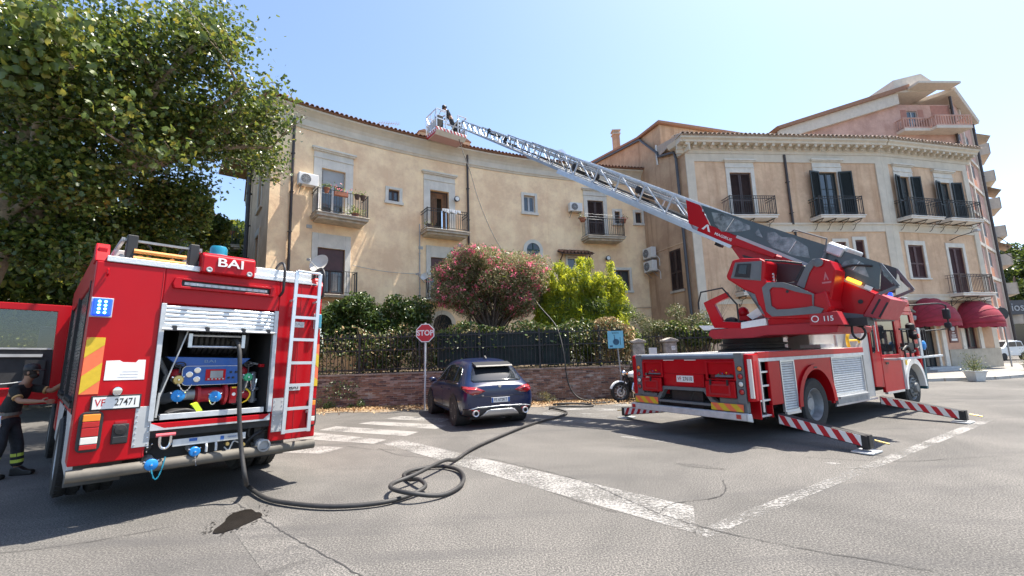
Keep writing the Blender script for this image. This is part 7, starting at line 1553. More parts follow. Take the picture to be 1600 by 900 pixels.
def patch(name, poly, ax, mt, off=.006, th=.012, step=.05, parent=None, far=None, smooth=60):
    """project outline polygon on the car body. ax 'x' = seen from behind (y,z); 'y+'/'y-' from side (x,z)"""
    b_ = bmesh.new(); f = b_.faces.new([b_.verts.new((p[0], p[1], 0)) for p in poly])
    xs = [p[0] for p in poly]; zs = [p[1] for p in poly]
    x = min(xs) + step
    while x < max(xs): bmesh.ops.bisect_plane(b_, geom=b_.verts[:] + b_.edges[:] + b_.faces[:], plane_co=(x, 0, 0), plane_no=(1, 0, 0)); x += step
    z = min(zs) + step
    while z < max(zs): bmesh.ops.bisect_plane(b_, geom=b_.verts[:] + b_.edges[:] + b_.faces[:], plane_co=(0, z, 0), plane_no=(0, 1, 0)); z += step
    for v in b_.verts:
        a, c = v.co.x, v.co.y
        if ax == 'x': o_, d = Vector((-2, a, c)), Vector((1, 0, 0))
        elif ax == 'y+': o_, d = Vector((a, 3, c)), Vector((0, -1, 0))
        else: o_, d = Vector((a, -3, c)), Vector((0, 1, 0))
        h = bv.ray_cast(o_, d)
        v.co = (h[0] - d * off) if h[0] else (o_ + d * (2.4 if ax == 'x' else 2.2))
    me2 = bpy.data.meshes.new(name); bmesh.ops.recalc_face_normals(b_, faces=b_.faces); b_.to_mesh(me2); b_.free(); me2.materials.append(mt)
    if smooth: me2.shade_smooth()
    o2 = bpy.data.objects.new(name, me2); COL.objects.link(o2); o2.parent = parent or car
    s_ = o2.modifiers.new('s', 'SOLIDIFY'); s_.thickness = th; s_.offset = 0
    return o2
rg = patch('rear_window', [(-.62, 1.09), (.62, 1.09), (.66, 1.13), (.58, 1.34), (.50, 1.42), (.3, 1.45), (-.3, 1.45), (-.50, 1.42), (-.58, 1.34), (-.66, 1.13)], 'x', glass)
b = MB(); b.prism([(.36, 1.455), (.40, 1.49), (.72, 1.575), (.72, 1.52), (.5, 1.44)], -.50, .50, 'y'); b.build('roof_spoiler', clad, car, bevel=.015)
b = MB(); b.bar((.19, .05, 1.11), (.32, -.28, 1.20), .025, .012); b.ball((.2, .05, 1.11), .03, 8); b.build('rear_wiper', black, car); MB().prism([(1.0, 1.66), (1.12, 1.73), (1.18, 1.66)], -.02, .02, 'y').build('roof_fin', black, car)
for s in (1, -1):
    tl_ = patch('tail_light', [(s * .38, .88), (s * .60, .98), (s * .88, 1.0), (s * .90, .94), (s * .84, .86), (s * .70, .80), (s * .56, .82)][::s], 'x', mat('car_tail_red', (.25, .006, .012), .12, coat=1), off=.012)
    patch('lamp_line', [(s * .46, .88), (s * .62, .945), (s * .86, .955), (s * .86, .94), (s * .62, .92)][::s], 'x', mat('tail_bright', (.6, .06, .06), .2), off=.02, parent=tl_)
    patch('reflector', [(s * .54, .41), (s * .74, .44), (s * .74, .47), (s * .54, .44)][::s], 'x', redc, off=.012)
lowb = patch('rear_bumper_lower', [(-.86, .30), (.86, .30), (.90, .48), (.62, .50), (-.62, .50), (-.90, .48)], 'x', clad, off=.006, th=.02)
patch('chrome_strip', [(-.80, .46), (-.6, .495), (0, .51), (.6, .495), (.80, .46), (.80, .478), (.6, .515), (0, .53), (-.6, .515), (-.80, .478)], 'x', alu, off=.024)
patch('skid_plate', [(-.52, .27), (.52, .27), (.36, .42), (.28, .445), (-.28, .445), (-.36, .42)], 'x', mat('silver_plastic', (.5, .5, .5), .35, metal=.6), off=.04, th=.02)
for s in (1, -1):
    o_ = MB().lathe([(.048, .1), (.05, -.02), (.07, -.03), (.074, -.02), (.074, .2)], (-.03, s * .64, .375), 'x', 24, caps=False).build('exhaust_tip', mat('bright_tip', (.7, .7, .7), .3, metal=.3), car, smooth=40); MB().lathe([(0, .0), (.05, .0)], (-.03, s * .64, .375), 'x', 20).build('exhaust_bore', dark, o_)
b = MB(); b.box(-.022, -.005, -.24, .24, .60, .72); npo = b.build('number_plate', plate_w, car, bevel=.003)
npo.location = (.0, 0, 0)
for s in (1, -1): MB().box(-.024, -.0221, s * .215 - .022, s * .215 + .022, .602, .718).build('blue_band', bluep, npo)
text('plate_digits', 'FS 672KT', .10, basis((0, -1, 0), (0, 0, 1), (-1, 0, 0), (-.023, 0, .66)), inkb, npo, .001, .001, .85)
e_ = MB(); e_.lathe([(.045, 0), (.04, -.012), (0, -.016)], (.0, 0, 0), 'x', 20); eo = e_.build('emblem', chrome, car, smooth=40); h = bv.ray_cast(Vector((-2, 0, .99)), Vector((1, 0, 0))); eo.location = (h[0].x - .002, 0, .99)
for y, tx, s in ((-.58, 'STELVIO', .035), (.45, 'Q4', .04)):
    h = bv.ray_cast(Vector((-2, y, .83 if y < 0 else .78)), Vector((1, 0, 0))); text('boot_lettering', tx, s, basis((0, -1, 0), (0, 0, 1), (-1, 0, 0), (h[0].x - .01, y, h[0].z)), chrome, car, .003, .001)
for s, ax in ((1, 'y+'), (-1, 'y-')):
    for nm, pl_ in (('side_window', [(.72, 1.10), (1.15, 1.06), (1.15, 1.46), (.95, 1.44), (.72, 1.22)]), ('side_window', [(1.22, 1.06), (2.1, 1.05), (2.1, 1.50), (1.6, 1.51), (1.22, 1.48)]), ('side_window', [(2.18, 1.05), (3.15, 1.03), (2.85, 1.36), (2.6, 1.46), (2.18, 1.50)])): patch(nm, pl_ if s < 0 else pl_[::-1], ax, glass, off=.004)
    patch('chrome_line', ([(.7, 1.045), (3.2, 1.015), (3.2, 1.03), (.7, 1.06)] if s < 0 else [(.7, 1.06), (3.2, 1.03), (3.2, 1.015), (.7, 1.045)]), ax, chrome, off=.008, step=.15)
    for x in (1.19, 2.14): patch('door_seam', [(x, .42), (x + .008, .42), (x + .008, 1.03), (x, 1.03)][::-s], ax, inkb, off=.002, th=.002)
    patch('sill', [(1.35, .26), (3.3, .26), (3.3, .40), (1.35, .40)][::-s], ax, clad, off=.006, step=.2)
    for xc in (.92, 3.74):
        ar = MB(); 
        out = [(xc + .44 * math.cos(t), .36 + .44 * math.sin(t)) for t in [R(-15) + R(210) * q / 20 for q in range(21)]]; inn = [(xc + .375 * math.cos(t), .36 + .375 * math.sin(t)) for t in [R(-15) + R(210) * q / 20 for q in range(21)]]
        V = []; ys = []
        for (x, z) in out + inn:
            hh = bv.ray_cast(Vector((x, s * 3, max(.3, z))), Vector((0, -s, 0))); V.append((x, (hh[0].y if hh[0] else s * .9) + s * .014, z))
        V += [(x, s * .6, z) for x, z in inn]
        ar.add(V, [(i, i + 1, 21 + i + 1, 21 + i) for i in range(20)] + [(21 + i, 22 + i, 43 + i, 42 + i) for i in range(20)]); ao = ar.build('wheel_arch', clad, car)
        dk_ = MB(); dk_.lathe([(.372, s * .952), (.372, s * .55), (0, s * .55)], (xc, 0, .36), 'y', 28); dk_.build('arch_liner', dark, ao)
    mi = MB(); mi.ball((2.98, s * 1.03, 1.08), (.07, .11, .075), 12); mi.bar((3.0, s * .9, 1.03), (3.0, s * .98, 1.05), .04); mi.build('wing_mirror', navy, car, smooth=60)
    for x in (1.35, 2.25): 
        hh = bv.ray_cast(Vector((x, s * 3, .88)), Vector((0, -s, 0))); MB().box(x, x + .18, hh[0].y - .01, hh[0].y + .01 + (.02 * s if s > 0 else 0), .875, .90).build('door_handle', navy, car, bevel=.006)
al2 = mat('alloy_grey', (.25, .25, .26), .3, metal=.8)
for xc in (.92, 3.74):
    for s in (1, -1): wheel(car, (xc, s * .835, .362), .362, .245, al2, out=s, truck=False)
MB().box(.3, 4.3, -.7, .7, .2, .3).build('underbody', dark, car)
# seams on tailgate
patch('tailgate_seam', [(-.62, .745), (.62, .745), (.62, .752), (-.62, .752)], 'x', inkb, off=.003, th=.002)

# ================================================================ MOTORCYCLE
mo = empty('motorcycle', (3.42, 14.75, 0), R(12)); tag(mo, 'black cruiser motorcycle with a white tank parked behind the ladder truck', 'motorcycle')
def mwheel(x, r):
    m_ = MB(); m_.lathe([(r - .1, -.04), (r - .03, -.06), (r, -.03), (r + .005, 0), (r, .03), (r - .03, .06), (r - .1, .04)], (x, 0, r), 'y', 36, caps=False); w_ = m_.build('wheel', rubber, mo, smooth=50)
    s_ = MB(); s_.lathe([(r - .1, -.03), (r - .09, 0), (r - .1, .03), (r - .115, .0)], (x, 0, r), 'y', 36, caps=False)
    for i in range(10): t = 2 * math.pi * i / 10; s_.bar((x, .0, r), (x + (r - .1) * math.cos(t), .0, r + (r - .1) * math.sin(t)), .014)
    s_.lathe([(.05, -.06), (.05, .06)], (x, 0, r), 'y', 12); s_.lathe([(.10, -.05), (.14, -.05), (.14, -.045), (.10, -.045)], (x, 0, r), 'y', 24, caps=False); s_.build('rim', alum, w_, smooth=40)
mwheel(0, .32); mwheel(1.55, .31)
fkm = MB(); 
for y in (-.09, .09): fkm.cyl((.0, y, .32), (.27, y, .95), .022, 8)
fkm.bar((.2, -.12, .8), (.2, .12, .8), .05); fkm.build('fork', blackm, mo)
m_ = MB(); vs = []
for i in range(11):
    t = R(50) + R(110) * i / 10
    for y, rr in ((-.07, .33), (-.06, .365), (0, .375), (.06, .365), (.07, .33)): vs.append((rr * math.cos(t), y, .32 + rr * math.sin(t)))
m_.add(vs, [(i * 5 + j, i * 5 + j + 1, (i + 1) * 5 + j + 1, (i + 1) * 5 + j) for i in range(10) for j in range(4)]); m_.build('front_mudguard', white, mo, smooth=60)
m_ = MB(); m_.ball((.58, 0, .86), (.30, .14, .13), 18); m_.build('tank', white, mo, smooth=60)
m_ = MB(); m_.box(.35, .85, -.14, .14, .32, .62); m_.cyl((.5, 0, .55), (.38, 0, .78), .1, 14); m_.cyl((.7, 0, .55), (.82, 0, .78), .1, 14); m_.cyl((.5, -.17, .42), (.5, .17, .42), .14, 16); m_.bar((.25, 0, .9), (.3, 0, .35), .06); m_.bar((.3, 0, .33), (1.4, 0, .33), .07); m_.build('engine', blackm, mo, bevel=.01)
m_ = MB(); m_.tube(smoothpath([(.42, -.15, .6), (.35, -.2, .35), (.6, -.22, .24), (1.1, -.22, .26), (1.6, -.22, .28)], 4), .04, 10); m_.build('exhaust', chrome, mo, smooth=50)
m_ = MB(); m_.ball((1.0, 0, .74), (.3, .13, .07), 14); m_.build('seat', black, mo, smooth=60); m_ = MB(); m_.ball((.16, 0, .93), (.09, .09, .09), 14); m_.build('headlight', chrome, mo, smooth=60)
m_ = MB(); m_.tube(smoothpath([(.42, -.38, 1.08), (.33, -.3, 1.12), (.28, -.1, 1.02), (.28, .1, 1.02), (.33, .3, 1.12), (.42, .38, 1.08)], 4), .014, 8); 
for s in (-1, 1): m_.bar((.33, s * .3, 1.12), (.26, s * .34, 1.26), .012)
hb = m_.build('handlebar', blackm, mo)
for s in (-1, 1): MB().ball((.26, s * .36, 1.28), (.02, .05, .045), 10).build('mirror', chrome, hb, smooth=60); MB().ball((.2, s * .17, .9), (.03, .03, .03), 8).build('indicator', orange, mo)
m_ = MB(); vs = []
for i in range(9):
    t = R(20) + R(110) * i / 8
    for y, rr in ((-.09, .33), (0, .37), (.09, .33)): vs.append((1.55 + rr * math.cos(t), y, .31 + rr * math.sin(t)))
m_.add(vs, [(i * 3 + j, i * 3 + j + 1, (i + 1) * 3 + j + 1, (i + 1) * 3 + j) for i in range(8) for j in range(2)]); m_.build('rear_mudguard', black, mo, smooth=60)
MB().bar((.6, -.1, .3), (.7, -.3, .02), .02).build('kickstand', blackm, mo)

# ================================================================ HOSE
hp = [(-3.45, 7.65, 1.95), (-3.62, 7.0, 1.92)]
cz, sz = math.cos(yawL), math.sin(yawL)
def eng(u, v, z): return (-2.9 + u * cz - v * sz, 6.5 + u * sz + v * cz, z)
hz = .042
pts = [eng(.5, 1.05, 1.98), eng(.15, 1.02, 1.97), eng(-.03, 1.0, 1.86), eng(-.09, .99, 1.5), eng(-.13, .98, 1.0), eng(-.18, .95, .6), eng(-.30, .92, .25), (-3.50, 6.02, .08), (-3.05, 5.62, hz), (-2.6, 5.38, hz), (-2.08, 5.24, hz), (-1.6, 5.30, hz), (-1.32, 5.52, hz), (-1.16, 5.78, .07), (-1.28, 6.0, .10), (-1.48, 6.25, hz), (-1.60, 6.5, hz), (-1.5, 6.75, hz), (-1.2, 6.92, hz), (-.9, 6.72, hz), (-.74, 6.3, hz), (-.74, 5.85, hz), (-.92, 5.52, hz), (-1.22, 5.38, .11), (-1.5, 5.55, .12), (-1.58, 5.86, .10), (-1.38, 6.15, .12), (-1.1, 6.85, .13), (-.98, 7.3, hz), (-.78, 8.1, hz), (-.35, 9.15, hz), (.34, 10.6, hz), (1.05, 11.6, hz), (1.38, 12.3, hz), (1.25, 13.0, hz), (1.0, 13.5, hz), (1.3, 13.75, hz), (2.0, 13.55, hz), (2.35, 13.8, hz), (1.9, 14.1, .08), (1.35, 14.0, .1), (1.2, 14.25, hz), (1.8, 14.5, hz), (2.6, 14.35, hz), (3.0, 14.55, hz), (2.6, 14.8, hz), (2.1, 15.0, .15), (1.83, 15.1, .5), (1.73, 15.12, 1.0), (1.68, 15.2, 1.7), (1.6, 15.5, 2.3), (1.45, 15.9, 2.75), (.95, 16.5, 3.49), (.3, 17.3, 4.7), (-.7, 18.5, 6.7), (-1.4, 19.5, 8.7), (-1.83, 20.2, 10.4), (-2.2, 20.6, 11.6), (-2.5, 20.85, 12.7)]
rad = [.026] * 32 + [.025] * 16 + [.022] * 4 + [.016] * 7
P_ = smoothpath(pts, 6); rr = [rad[min(len(rad) - 1, int(i / 6))] for i in range(len(P_))]
h_ = MB(); h_.tube(P_, rr, 12); ho = h_.build('fire_hose', hose_m, None, smooth=60); tag(ho, 'long black hose looping across the asphalt from pump bay to raised ladder basket', 'hose')

# ================================================================ SIGNS
st = empty('stop_sign', (-2.80, 14.24, 0), 0); tag(st, 'red octagonal stop sign on a grey pole left of the blue car', 'sign')
MB().tube([(-.03, .05, 0), (0, .05, 2.75)], .032, 12).build('pole', alum, st, smooth=40)
def octo(r): return [(r * math.cos(R(22.5 + 45 * k)), 2.42 + r * math.sin(R(22.5 + 45 * k))) for k in range(8)]
sp = MB().prism(octo(.315), .0, .012, 'y').build('sign_face', plate_w, st); MB().prism(octo(.285), -.003, .0, 'y').build('red_field', mat('sign_red', (.5, .02, .03), .4, var=.05), sp); text('stop_lettering', 'STOP', .24, basis((1, 0, 0), (0, 0, 1), (0, -1, 0), (0, -.0045, 2.415)), plate_w, sp, .001, .006, .92); MB().box(-.06, .06, .012, .09, 2.2, 2.24).build('clamp', alum, st); MB().box(-.06, .06, .012, .09, 2.58, 2.62).build('clamp', alum, st); MB().box(-.06, .02, .0, .1, 1.05, 1.09).build('collar', alum, st)
st.location = (-2.84, 14.24, 0)
bs = empty('paper_sign', (3.42, 14.95, 0), R(-4)); tag(bs, 'pale blue paper notice on a thin pole above the motorcycle', 'sign')
MB().tube([(.14, .03, 0), (.05, .03, 2.1)], .022, 10).build('pole', alud, bs); bb = MB().box(-.25, .27, 0, .015, 1.74, 2.32).build('notice', mat('sky_blue_paper', (.20, .52, .66), .6, var=.06), bs)
text('notice_lettering', 'SOSTA', .075, basis((1, 0, 0), (0, 0, 1), (0, -1, 0), (0.01, -.003, 2.25)), inkb, bb, .0008)
m_ = MB(); m_.prism([(-.05, 1.9), (-.03, 2.15), (-.06, 2.18), (-.02, 2.19), (.0, 2.02), (.06, 2.0), (.09, 1.9), (.06, 1.89), (.03, 1.97), (-.02, 1.97)], -.004, 0, 'y'); m_.lathe([(.09, -.003), (.105, -.003), (.105, -.004), (.09, -.004)], (.02, 0, 1.95), 'y', 20); m_.box(-.2, -.1, -.004, 0, 1.78, 1.84); m_.box(.15, .17, -.003, 0, 1.85, 2.1); m_.build('wheelchair_symbol', mat('sign_ink', (.04, .12, .2), .6), bb)

# ================================================================ GARDEN WALL + FENCE
brickm = mat('old_brick', (.30, .165, .115), .92, var=.4, scale=9, dirt=.4, dirtcol=(.28, .22, .18), bump=.006, bscale=40); brick2 = mat('pale_brick', (.42, .29, .24), .92, var=.35, scale=9, bump=.006, bscale=40); brick3 = mat('dark_brick', (.15, .09, .08), .92, var=.4, scale=9, bump=.006, bscale=40)
mortar = mat('mortar', (.42, .36, .31), .95, var=.35, scale=6, bump=.01, bscale=30)
gw = empty('garden_wall', (-12, 15.4, 0)); tag(gw, 'low weathered red brick garden wall below the iron fence', 'wall')
L0, L1 = -12.0, 3.95
m_ = MB(lambda x, y, z: (x + 12, y, z)); m_.box(L0, L1, .03, .36, 0, 1.08); m_.build('mortar_core', mortar, gw)
bms = []
for k, mm in enumerate((brickm, brick2, brick3)): bms.append(MB().box(-.112, .112, -.0, .06, -.0235, .0235).build('brick', mm, mesh_only=True, bevel=0))
stf = [MB(), MB(), MB()]; cnt = 0; g_ = np.random.default_rng(4)
for r_ in range(17):
    z = .033 + r_ * .0635; x = L0 + (.12 if r_ % 2 else 0)
    while x < L1 - .1:
        jx, jy, jz = g_.uniform(-.006, .006), g_.uniform(-.008, .012), g_.uniform(-.004, .004); kk = int(g_.choice([0, 0, 0, 1, 2])); hole = (abs(x + 4.95) < .12 and .3 < z < .5) or g_.random() < .015
        if not hole:
            if -6.2 < x < -2.3 and cnt < 296 and r_ > 1: inst(bms[kk], 'brick', gw, (x + 12 + jx, jy, z + jz), (0, 0, g_.uniform(-.03, .03))); cnt += 1
            else: stf[kk].box(x + 12 + jx - .112, x + 12 + jx + .112, jy, jy + .06, z + jz - .0235, z + jz + .0235)
        x += .245
for k, mm in enumerate((brickm, brick2, brick3)): stf[k].build('brickwork', mm, gw, kind='stuff')
cpm = mat('coping', (.30, .22, .18), .9, var=.35, scale=4, dirt=.4, bump=.01, bscale=25)
x = L0
while x < L1:
    w = .62; MB(lambda a, c, d: (a + 12, c, d)).box(x, min(x + w - .008, L1), -.05, .42, 1.085, 1.145 + g_.uniform(-.004, .004)).build('coping_stone', cpm, gw, bevel=.01); x += w
# garden soil behind
gs = MB(); gs.box(-12, 4.1, 15.78, 27, .0, 1.12); gs.box(4.1, 9.3, 18.2, 27, 0, 1.0); so2_ = gs.build('garden_soil', mat('garden_earth', (.16, .12, .08), .95, var=.4, scale=3, bump=.03, bscale=10)); tag(so2_, kind='structure')
ff_ = empty('iron_fence', (-12, 15.55, 1.14)); tag(ff_, 'dark wrought iron fence with thin bars along the top of the brick wall', 'fence')
rl = MB(lambda x, y, z: (x + 12, y, z))
for z in (.12, .78, 1.22): rl.box(L0, L1, -.015, .015, z, z + .035)
rl.build('rail', irons, ff_)
x = L0 + .3
while x < L1: MB(lambda a, c, d: (a + 12, c, d)).box(x - .03, x + .03, -.03, .03, 0, 1.4).build('post', irons, ff_); x += 2.1
br_ = MB(lambda x, y, z: (x + 12, y, z)); x = L0
while x < L1: br_.bar((x, 0, .02), (x, 0, 1.3), .018); br_.prism([(x - .03, 1.28), (x, 1.38), (x + .03, 1.28)], -.006, .006, 'y'); x += .13
br_.build('bars', irons, ff_, kind='stuff')
scr = empty('privacy_screen', (-1.0, 15.62, 1.2)); tag(scr, 'dark green shade netting tied behind the iron fence', 'screen')
m_ = MB(); vs = []; n_ = 60
for i in range(n_ + 1):
    x = -1.7 + 4.65 * i / n_
    for j in range(7): vs.append((x, .02 * math.sin(i * .7) + .015 * math.sin(i * 1.9 + j), .08 + 1.16 * j / 6 + (.03 * math.sin(i * .5) if j == 6 else 0)))
m_.add(vs, [(i * 7 + j, i * 7 + j + 1, (i + 1) * 7 + j + 1, (i + 1) * 7 + j) for i in range(n_) for j in range(6)]); m_.build('netting', mat('green_netting', (.018, .03, .028), .8, var=.35, scale=3, bump=.01, bscale=120), scr, smooth=60)
for i in range(4): MB().box(-1.6 + i * 1.5, -1.58 + i * 1.5, -.01, .0, .1, 1.24).build('seam', black, scr)
# gate posts + gate
stone = mat('gate_stone', (.36, .32, .28), .92, var=.3, scale=7, dirt=.3, bump=.015, bscale=18)
for x, lab in ((4.30, 'left of two stone gate piers behind the ladder truck'), (5.42, 'right stone gate pier bearing a small house number')):
    gp = empty('gate_pier', (x, 15.55, 0)); tag(gp, lab, 'gate pier', 'stone gate piers'); MB().box(-.2, .2, -.2, .2, 0, 1.9).build('shaft', stone, gp, bevel=.03); MB().prism([(-.26, 1.9), (.26, 1.9), (.24, 1.97), (.0, 2.05), (-.24, 1.97)], -.26, .26, 'y').build('capstone', stone, gp, bevel=.02)
    if x > 5: tl2 = MB().box(-.0, .13, -.212, -.2, 1.62, 1.76).build('number_tile', plate_w, gp); text('house_number', '17', .09, basis((1, 0, 0), (0, 0, 1), (0, -1, 0), (.065, -.214, 1.69)), inkb, tl2, .001)
gt = empty('garden_gate', (4.5, 15.6, 0)); tag(gt, 'dark iron gate between the two stone piers', 'gate'); m_ = MB(); m_.box(0, .72, -.01, .01, .1, 1.5); m_.build('sheet', blackm, gt); m_ = MB()
for i in range(7): m_.bar((.03 + i * .11, -.02, .1), (.03 + i * .11, -.02, 2.25), .018)
for z in (.3, 1.5, 2.1): m_.bar((0, -.02, z), (.72, -.02, z), .03)
m_.build('bars', irons, gt, kind='stuff'); MB().box(.2, .48, -.05, -.035, 1.5, 1.72).build('white_plate', paperw, gt)
f2 = empty('iron_fence', (5.7, 15.6, 0)); tag(f2, 'taller black railing right of the gate piers behind the truck', 'fence'); m_ = MB(); x = 0
while x < 4.5: m_.bar((x, 0, .3), (x, 0, 2.2), .018); m_.prism([(x - .03, 2.18), (x, 2.3), (x + .03, 2.18)], -.005, .005, 'y'); x += .13
m_.build('bars', irons, f2, kind='stuff'); m_ = MB(); m_.box(0, 4.5, -.015, .015, 2.0, 2.04); m_.box(0, 4.5, -.015, .015, .4, .44); m_.build('rail', irons, f2); MB().box(0, 4.5, -.15, .15, 0, .5).build('base', stone, f2)

# ================================================================ VEGETATION
bark = mat('plane_bark', (.26, .22, .16), .9, var=.4, scale=5, bump=.02, bscale=12); barkd = mat('dark_bark', (.10, .075, .055), .95, var=.3, scale=8, bump=.02, bscale=20)
L_plane = leafmat('plane_leaf', (.030, .060, .010), (.13, .18, .035), .36, .33); L_plane2 = leafmat('plane_leaf_yellow', (.13, .15, .02), (.26, .25, .04), .35, .45); L_dark = leafmat('dark_leaf', (.02, .045, .010), (.075, .11, .022), .25, .38)
L_laurel = leafmat('laurel_leaf', (.02, .05, .012), (.09, .14, .035), .2, .3); L_bamb = leafmat('bamboo_leaf', (.20, .27, .015), (.46, .48, .04), .5, .5); L_bambd = leafmat('bamboo_leaf_shade', (.10, .17, .02), (.22, .30, .04), .35, .5)
L_ole = leafmat('oleander_leaf', (.12, .14, .06), (.36, .31, .18), .3, .5); L_flow = leafmat('oleander_flower', (.70, .07, .15), (.85, .25, .33), .35, .6); L_hed = leafmat('hedge_leaf', (.06, .085, .025), (.32, .28, .13), .2, .5)
def branch_tree(base, tips, r0, seed, parent, mt, sub=3):
    """trunk with limbs; returns branch points"""
    g = random.Random(seed); m_ = MB(); pts_out = []
    def grow(a, bb, r1, r2, lvl):
        a, bb = Vector(a), Vector(bb); n_ = 6; P = []
        off = Vector((g.uniform(-1, 1), g.uniform(-1, 1), g.uniform(-.3, .6))) * (bb - a).length * .12
        for i in range(n_ + 1): t = i / n_; P.append(a.lerp(bb, t) + off * math.sin(math.pi * t))
        m_.tube(P, [r1 + (r2 - r1) * i / n_ for i in range(n_ + 1)], 8 if r1 > .05 else 5)
        if lvl > 0:
            for i in range(2, n_ + 1):
                for _ in range(2 if lvl > 1 else 1):
                    d = Vector((g.uniform(-1, 1), g.uniform(-1, 1), g.uniform(-.35, .8))).normalized(); L_ = (bb - a).length * g.uniform(.3, .5); grow(P[i], P[i] + d * L_, (r1 + (r2 - r1) * i / n_) * .5, .01, lvl - 1)
        else: pts_out.extend(P[2:])
        if lvl <= 1: pts_out.extend(P[3:])
    for (tp, s0, r1) in tips: grow(s0, tp, r1, r1 * .35, sub - 1)
    return m_, pts_out
# --- near plane tree, top left of the picture
TB_ = Vector((-12.4, 9.6, 0)); t1 = empty('plane_tree', TB_); tag(t1, 'large plane tree whose leafy crown overhangs the top left of the picture', 'tree', 'plane trees along the road')
tr = MB(lambda x, y, z: (x - TB_.x, y - TB_.y, z)); tr.tube([TB_ + Vector((0, 0, 0)), TB_ + Vector((.1, 0, 1.5)), TB_ + Vector((.25, .1, 3.2)), TB_ + Vector((.6, .2, 4.6))], [.5, .42, .38, .34], 14); fork = TB_ + Vector((.6, .2, 4.6))
tips = [((-7.6, 11.8, 8.4), fork, .26), ((-9.0, 14.0, 9.0), fork, .22), ((-9.8, 8.6, 9.6), fork, .24), ((-7.5, 13.2, 8.4), (-9.6, 11.0, 6.8), .15), ((-11, 12, 10.5), fork, .2), ((-13.5, 13, 8.5), fork, .2), ((-14.5, 8.5, 9.5), fork, .2), ((-7.6, 9.8, 9.4), (-9.6, 10.4, 7.2), .13), ((-10.6, 12.5, 5.2), (-11.6, 10.2, 5.0), .12), ((-8.6, 8.0, 7.6), (-10.5, 9.2, 6.6), .1), ((-9.6, 9.2, 5.6), (-11.6, 9.8, 5.2), .1), ((-10.2, 10.4, 4.3), (-11.6, 9.8, 4.8), .08), ((-9.4, 12.4, 6.2), (-10.2, 11.2, 6.0), .1)]
bmb, pts = branch_tree(None, tips, .3, 11, t1, bark)
bmb.T = None; off_ = [(v[0] - TB_.x, v[1] - TB_.y, v[2]) for v in bmb.v]; bmb.v = off_; bmb.build('limb', bark, t1, smooth=60); tr.build('trunk', bark, t1, smooth=60)
pa = np.array([tuple(p) for p in pts]); N_ = 92000
g_ = np.random.default_rng(21)
idx = g_.integers(0, len(pa), N_); P0 = pa[idx] + g_.normal(size=(N_, 3)) * np.array([.31, .31, .25])
q_ = P0[:, 0] / P0[:, 1]; keep = (P0[:, 2] > 3.6) & (q_ < -.53 + g_.normal(0, .02, N_)) & ((q_ < -.70) | (P0[:, 2] - 1.67 > (.40 + .25 * np.clip(q_ + .7, 0, .1)) * P0[:, 1] + g_.normal(0, .25, N_))); P0 = P0[keep]; P0 -= np.array([TB_.x, TB_.y, 0])
dcam = np.linalg.norm(P0 + np.array([TB_.x, TB_.y, -1.67]), axis=1)
# the nearest leaves in view as parts of their own
W_ = P0 + np.array([TB_.x, TB_.y, 0]); Fv = np.array(_F); dd = (W_ - np.array([0, 0, 1.67])) @ Fv; xx = ((W_ - np.array([0, 0, 1.67])) @ np.array(_R2)) / dd; yy = ((W_ - np.array([0, 0, 1.67])) @ np.array(_U2)) / dd
inv_ = (np.abs(xx) < 1.16) & (np.abs(yy) < .65) & (dd > 0)
order = np.argsort(np.where(inv_, dcam, 1e9))[:290]; msk = np.ones(len(P0), bool); msk[order] = False
leafmesh('foliage', P0[msk], 0, .10, [L_plane] * 6 + [L_dark] * 3 + [L_plane2], t1, 'plane', flatness=.5, seed=5)
one = leafmesh('leaf', np.zeros((1, 3)), 0, .14, [L_plane], None, 'plane', kind=None, seed=9); lme = one.data; bpy.data.objects.remove(one)
one = leafmesh('leaf', np.zeros((1, 3)), 0, .14, [L_plane2], None, 'plane', kind=None, seed=10); lme2 = one.data; bpy.data.objects.remove(one)
for i, k in enumerate(order): inst(lme2 if i % 5 == 0 else lme, 'leaf', t1, P0[k], (g_.uniform(-.8, .8), g_.uniform(-.8, .8), g_.uniform(0, 6.28)))
# --- plane trees further back
def simple_tree(x, y, h, rx, rz, z0, n_, leaf, size, label, seed, mats_, barkm=bark, shape='oval', group='plane trees along the road', name='plane_tree', blobs=26, lean=0.0):
    t = empty(name, (x, y, 0)); tag(t, label, 'tree', group); g = np.random.default_rng(seed); m_ = MB(); r0 = h * .022 + .08
    m_.tube([(0, 0, 0), (.1, 0, h * .25), (lean * .5, .1, h * .55), (lean, .1, h * .8)], [r0, r0 * .8, r0 * .5, r0 * .2], 10); C_ = []
    for i in range(blobs):
        a = g.uniform(0, 6.28); q = math.sqrt(g.uniform(0.05, 1)); zz = g.uniform(-1, 1); rr_ = rx * q * math.sqrt(max(.1, 1 - zz * zz * .8)); c = np.array([lean + rr_ * math.cos(a), rr_ * math.sin(a), z0 + rz + rz * zz]); C_.append((c, rx * g.uniform(.2, .36)))
        s = (0.1, 0, h * g.uniform(.28, .6)); mid = ((s[0] + c[0]) / 2, c[1] / 2, (s[2] + c[2]) / 2 + .3); m_.tube(smoothpath([s, mid, tuple(c)], 3), [r0 * .35 * (1 - .13 * j) for j in range(7)], 5)
    m_.build('trunk', barkm, t, smooth=60); per = n_ // blobs; P = []
    for c, r_ in C_:
        d = g.normal(size=(per, 3)); d /= np.linalg.norm(d, axis=1)[:, None]; rad_ = r_ * g.uniform(.35, 1.1, per)[:, None]; P.append(c + d * rad_ * np.array([1, 1, .75]))
    leafmesh('foliage', np.concatenate(P), 0, size, mats_, t, shape, flatness=.4, seed=seed); return t
LP = [L_plane, L_plane, L_dark, L_plane2]; LD = [L_dark, L_plane, L_dark]
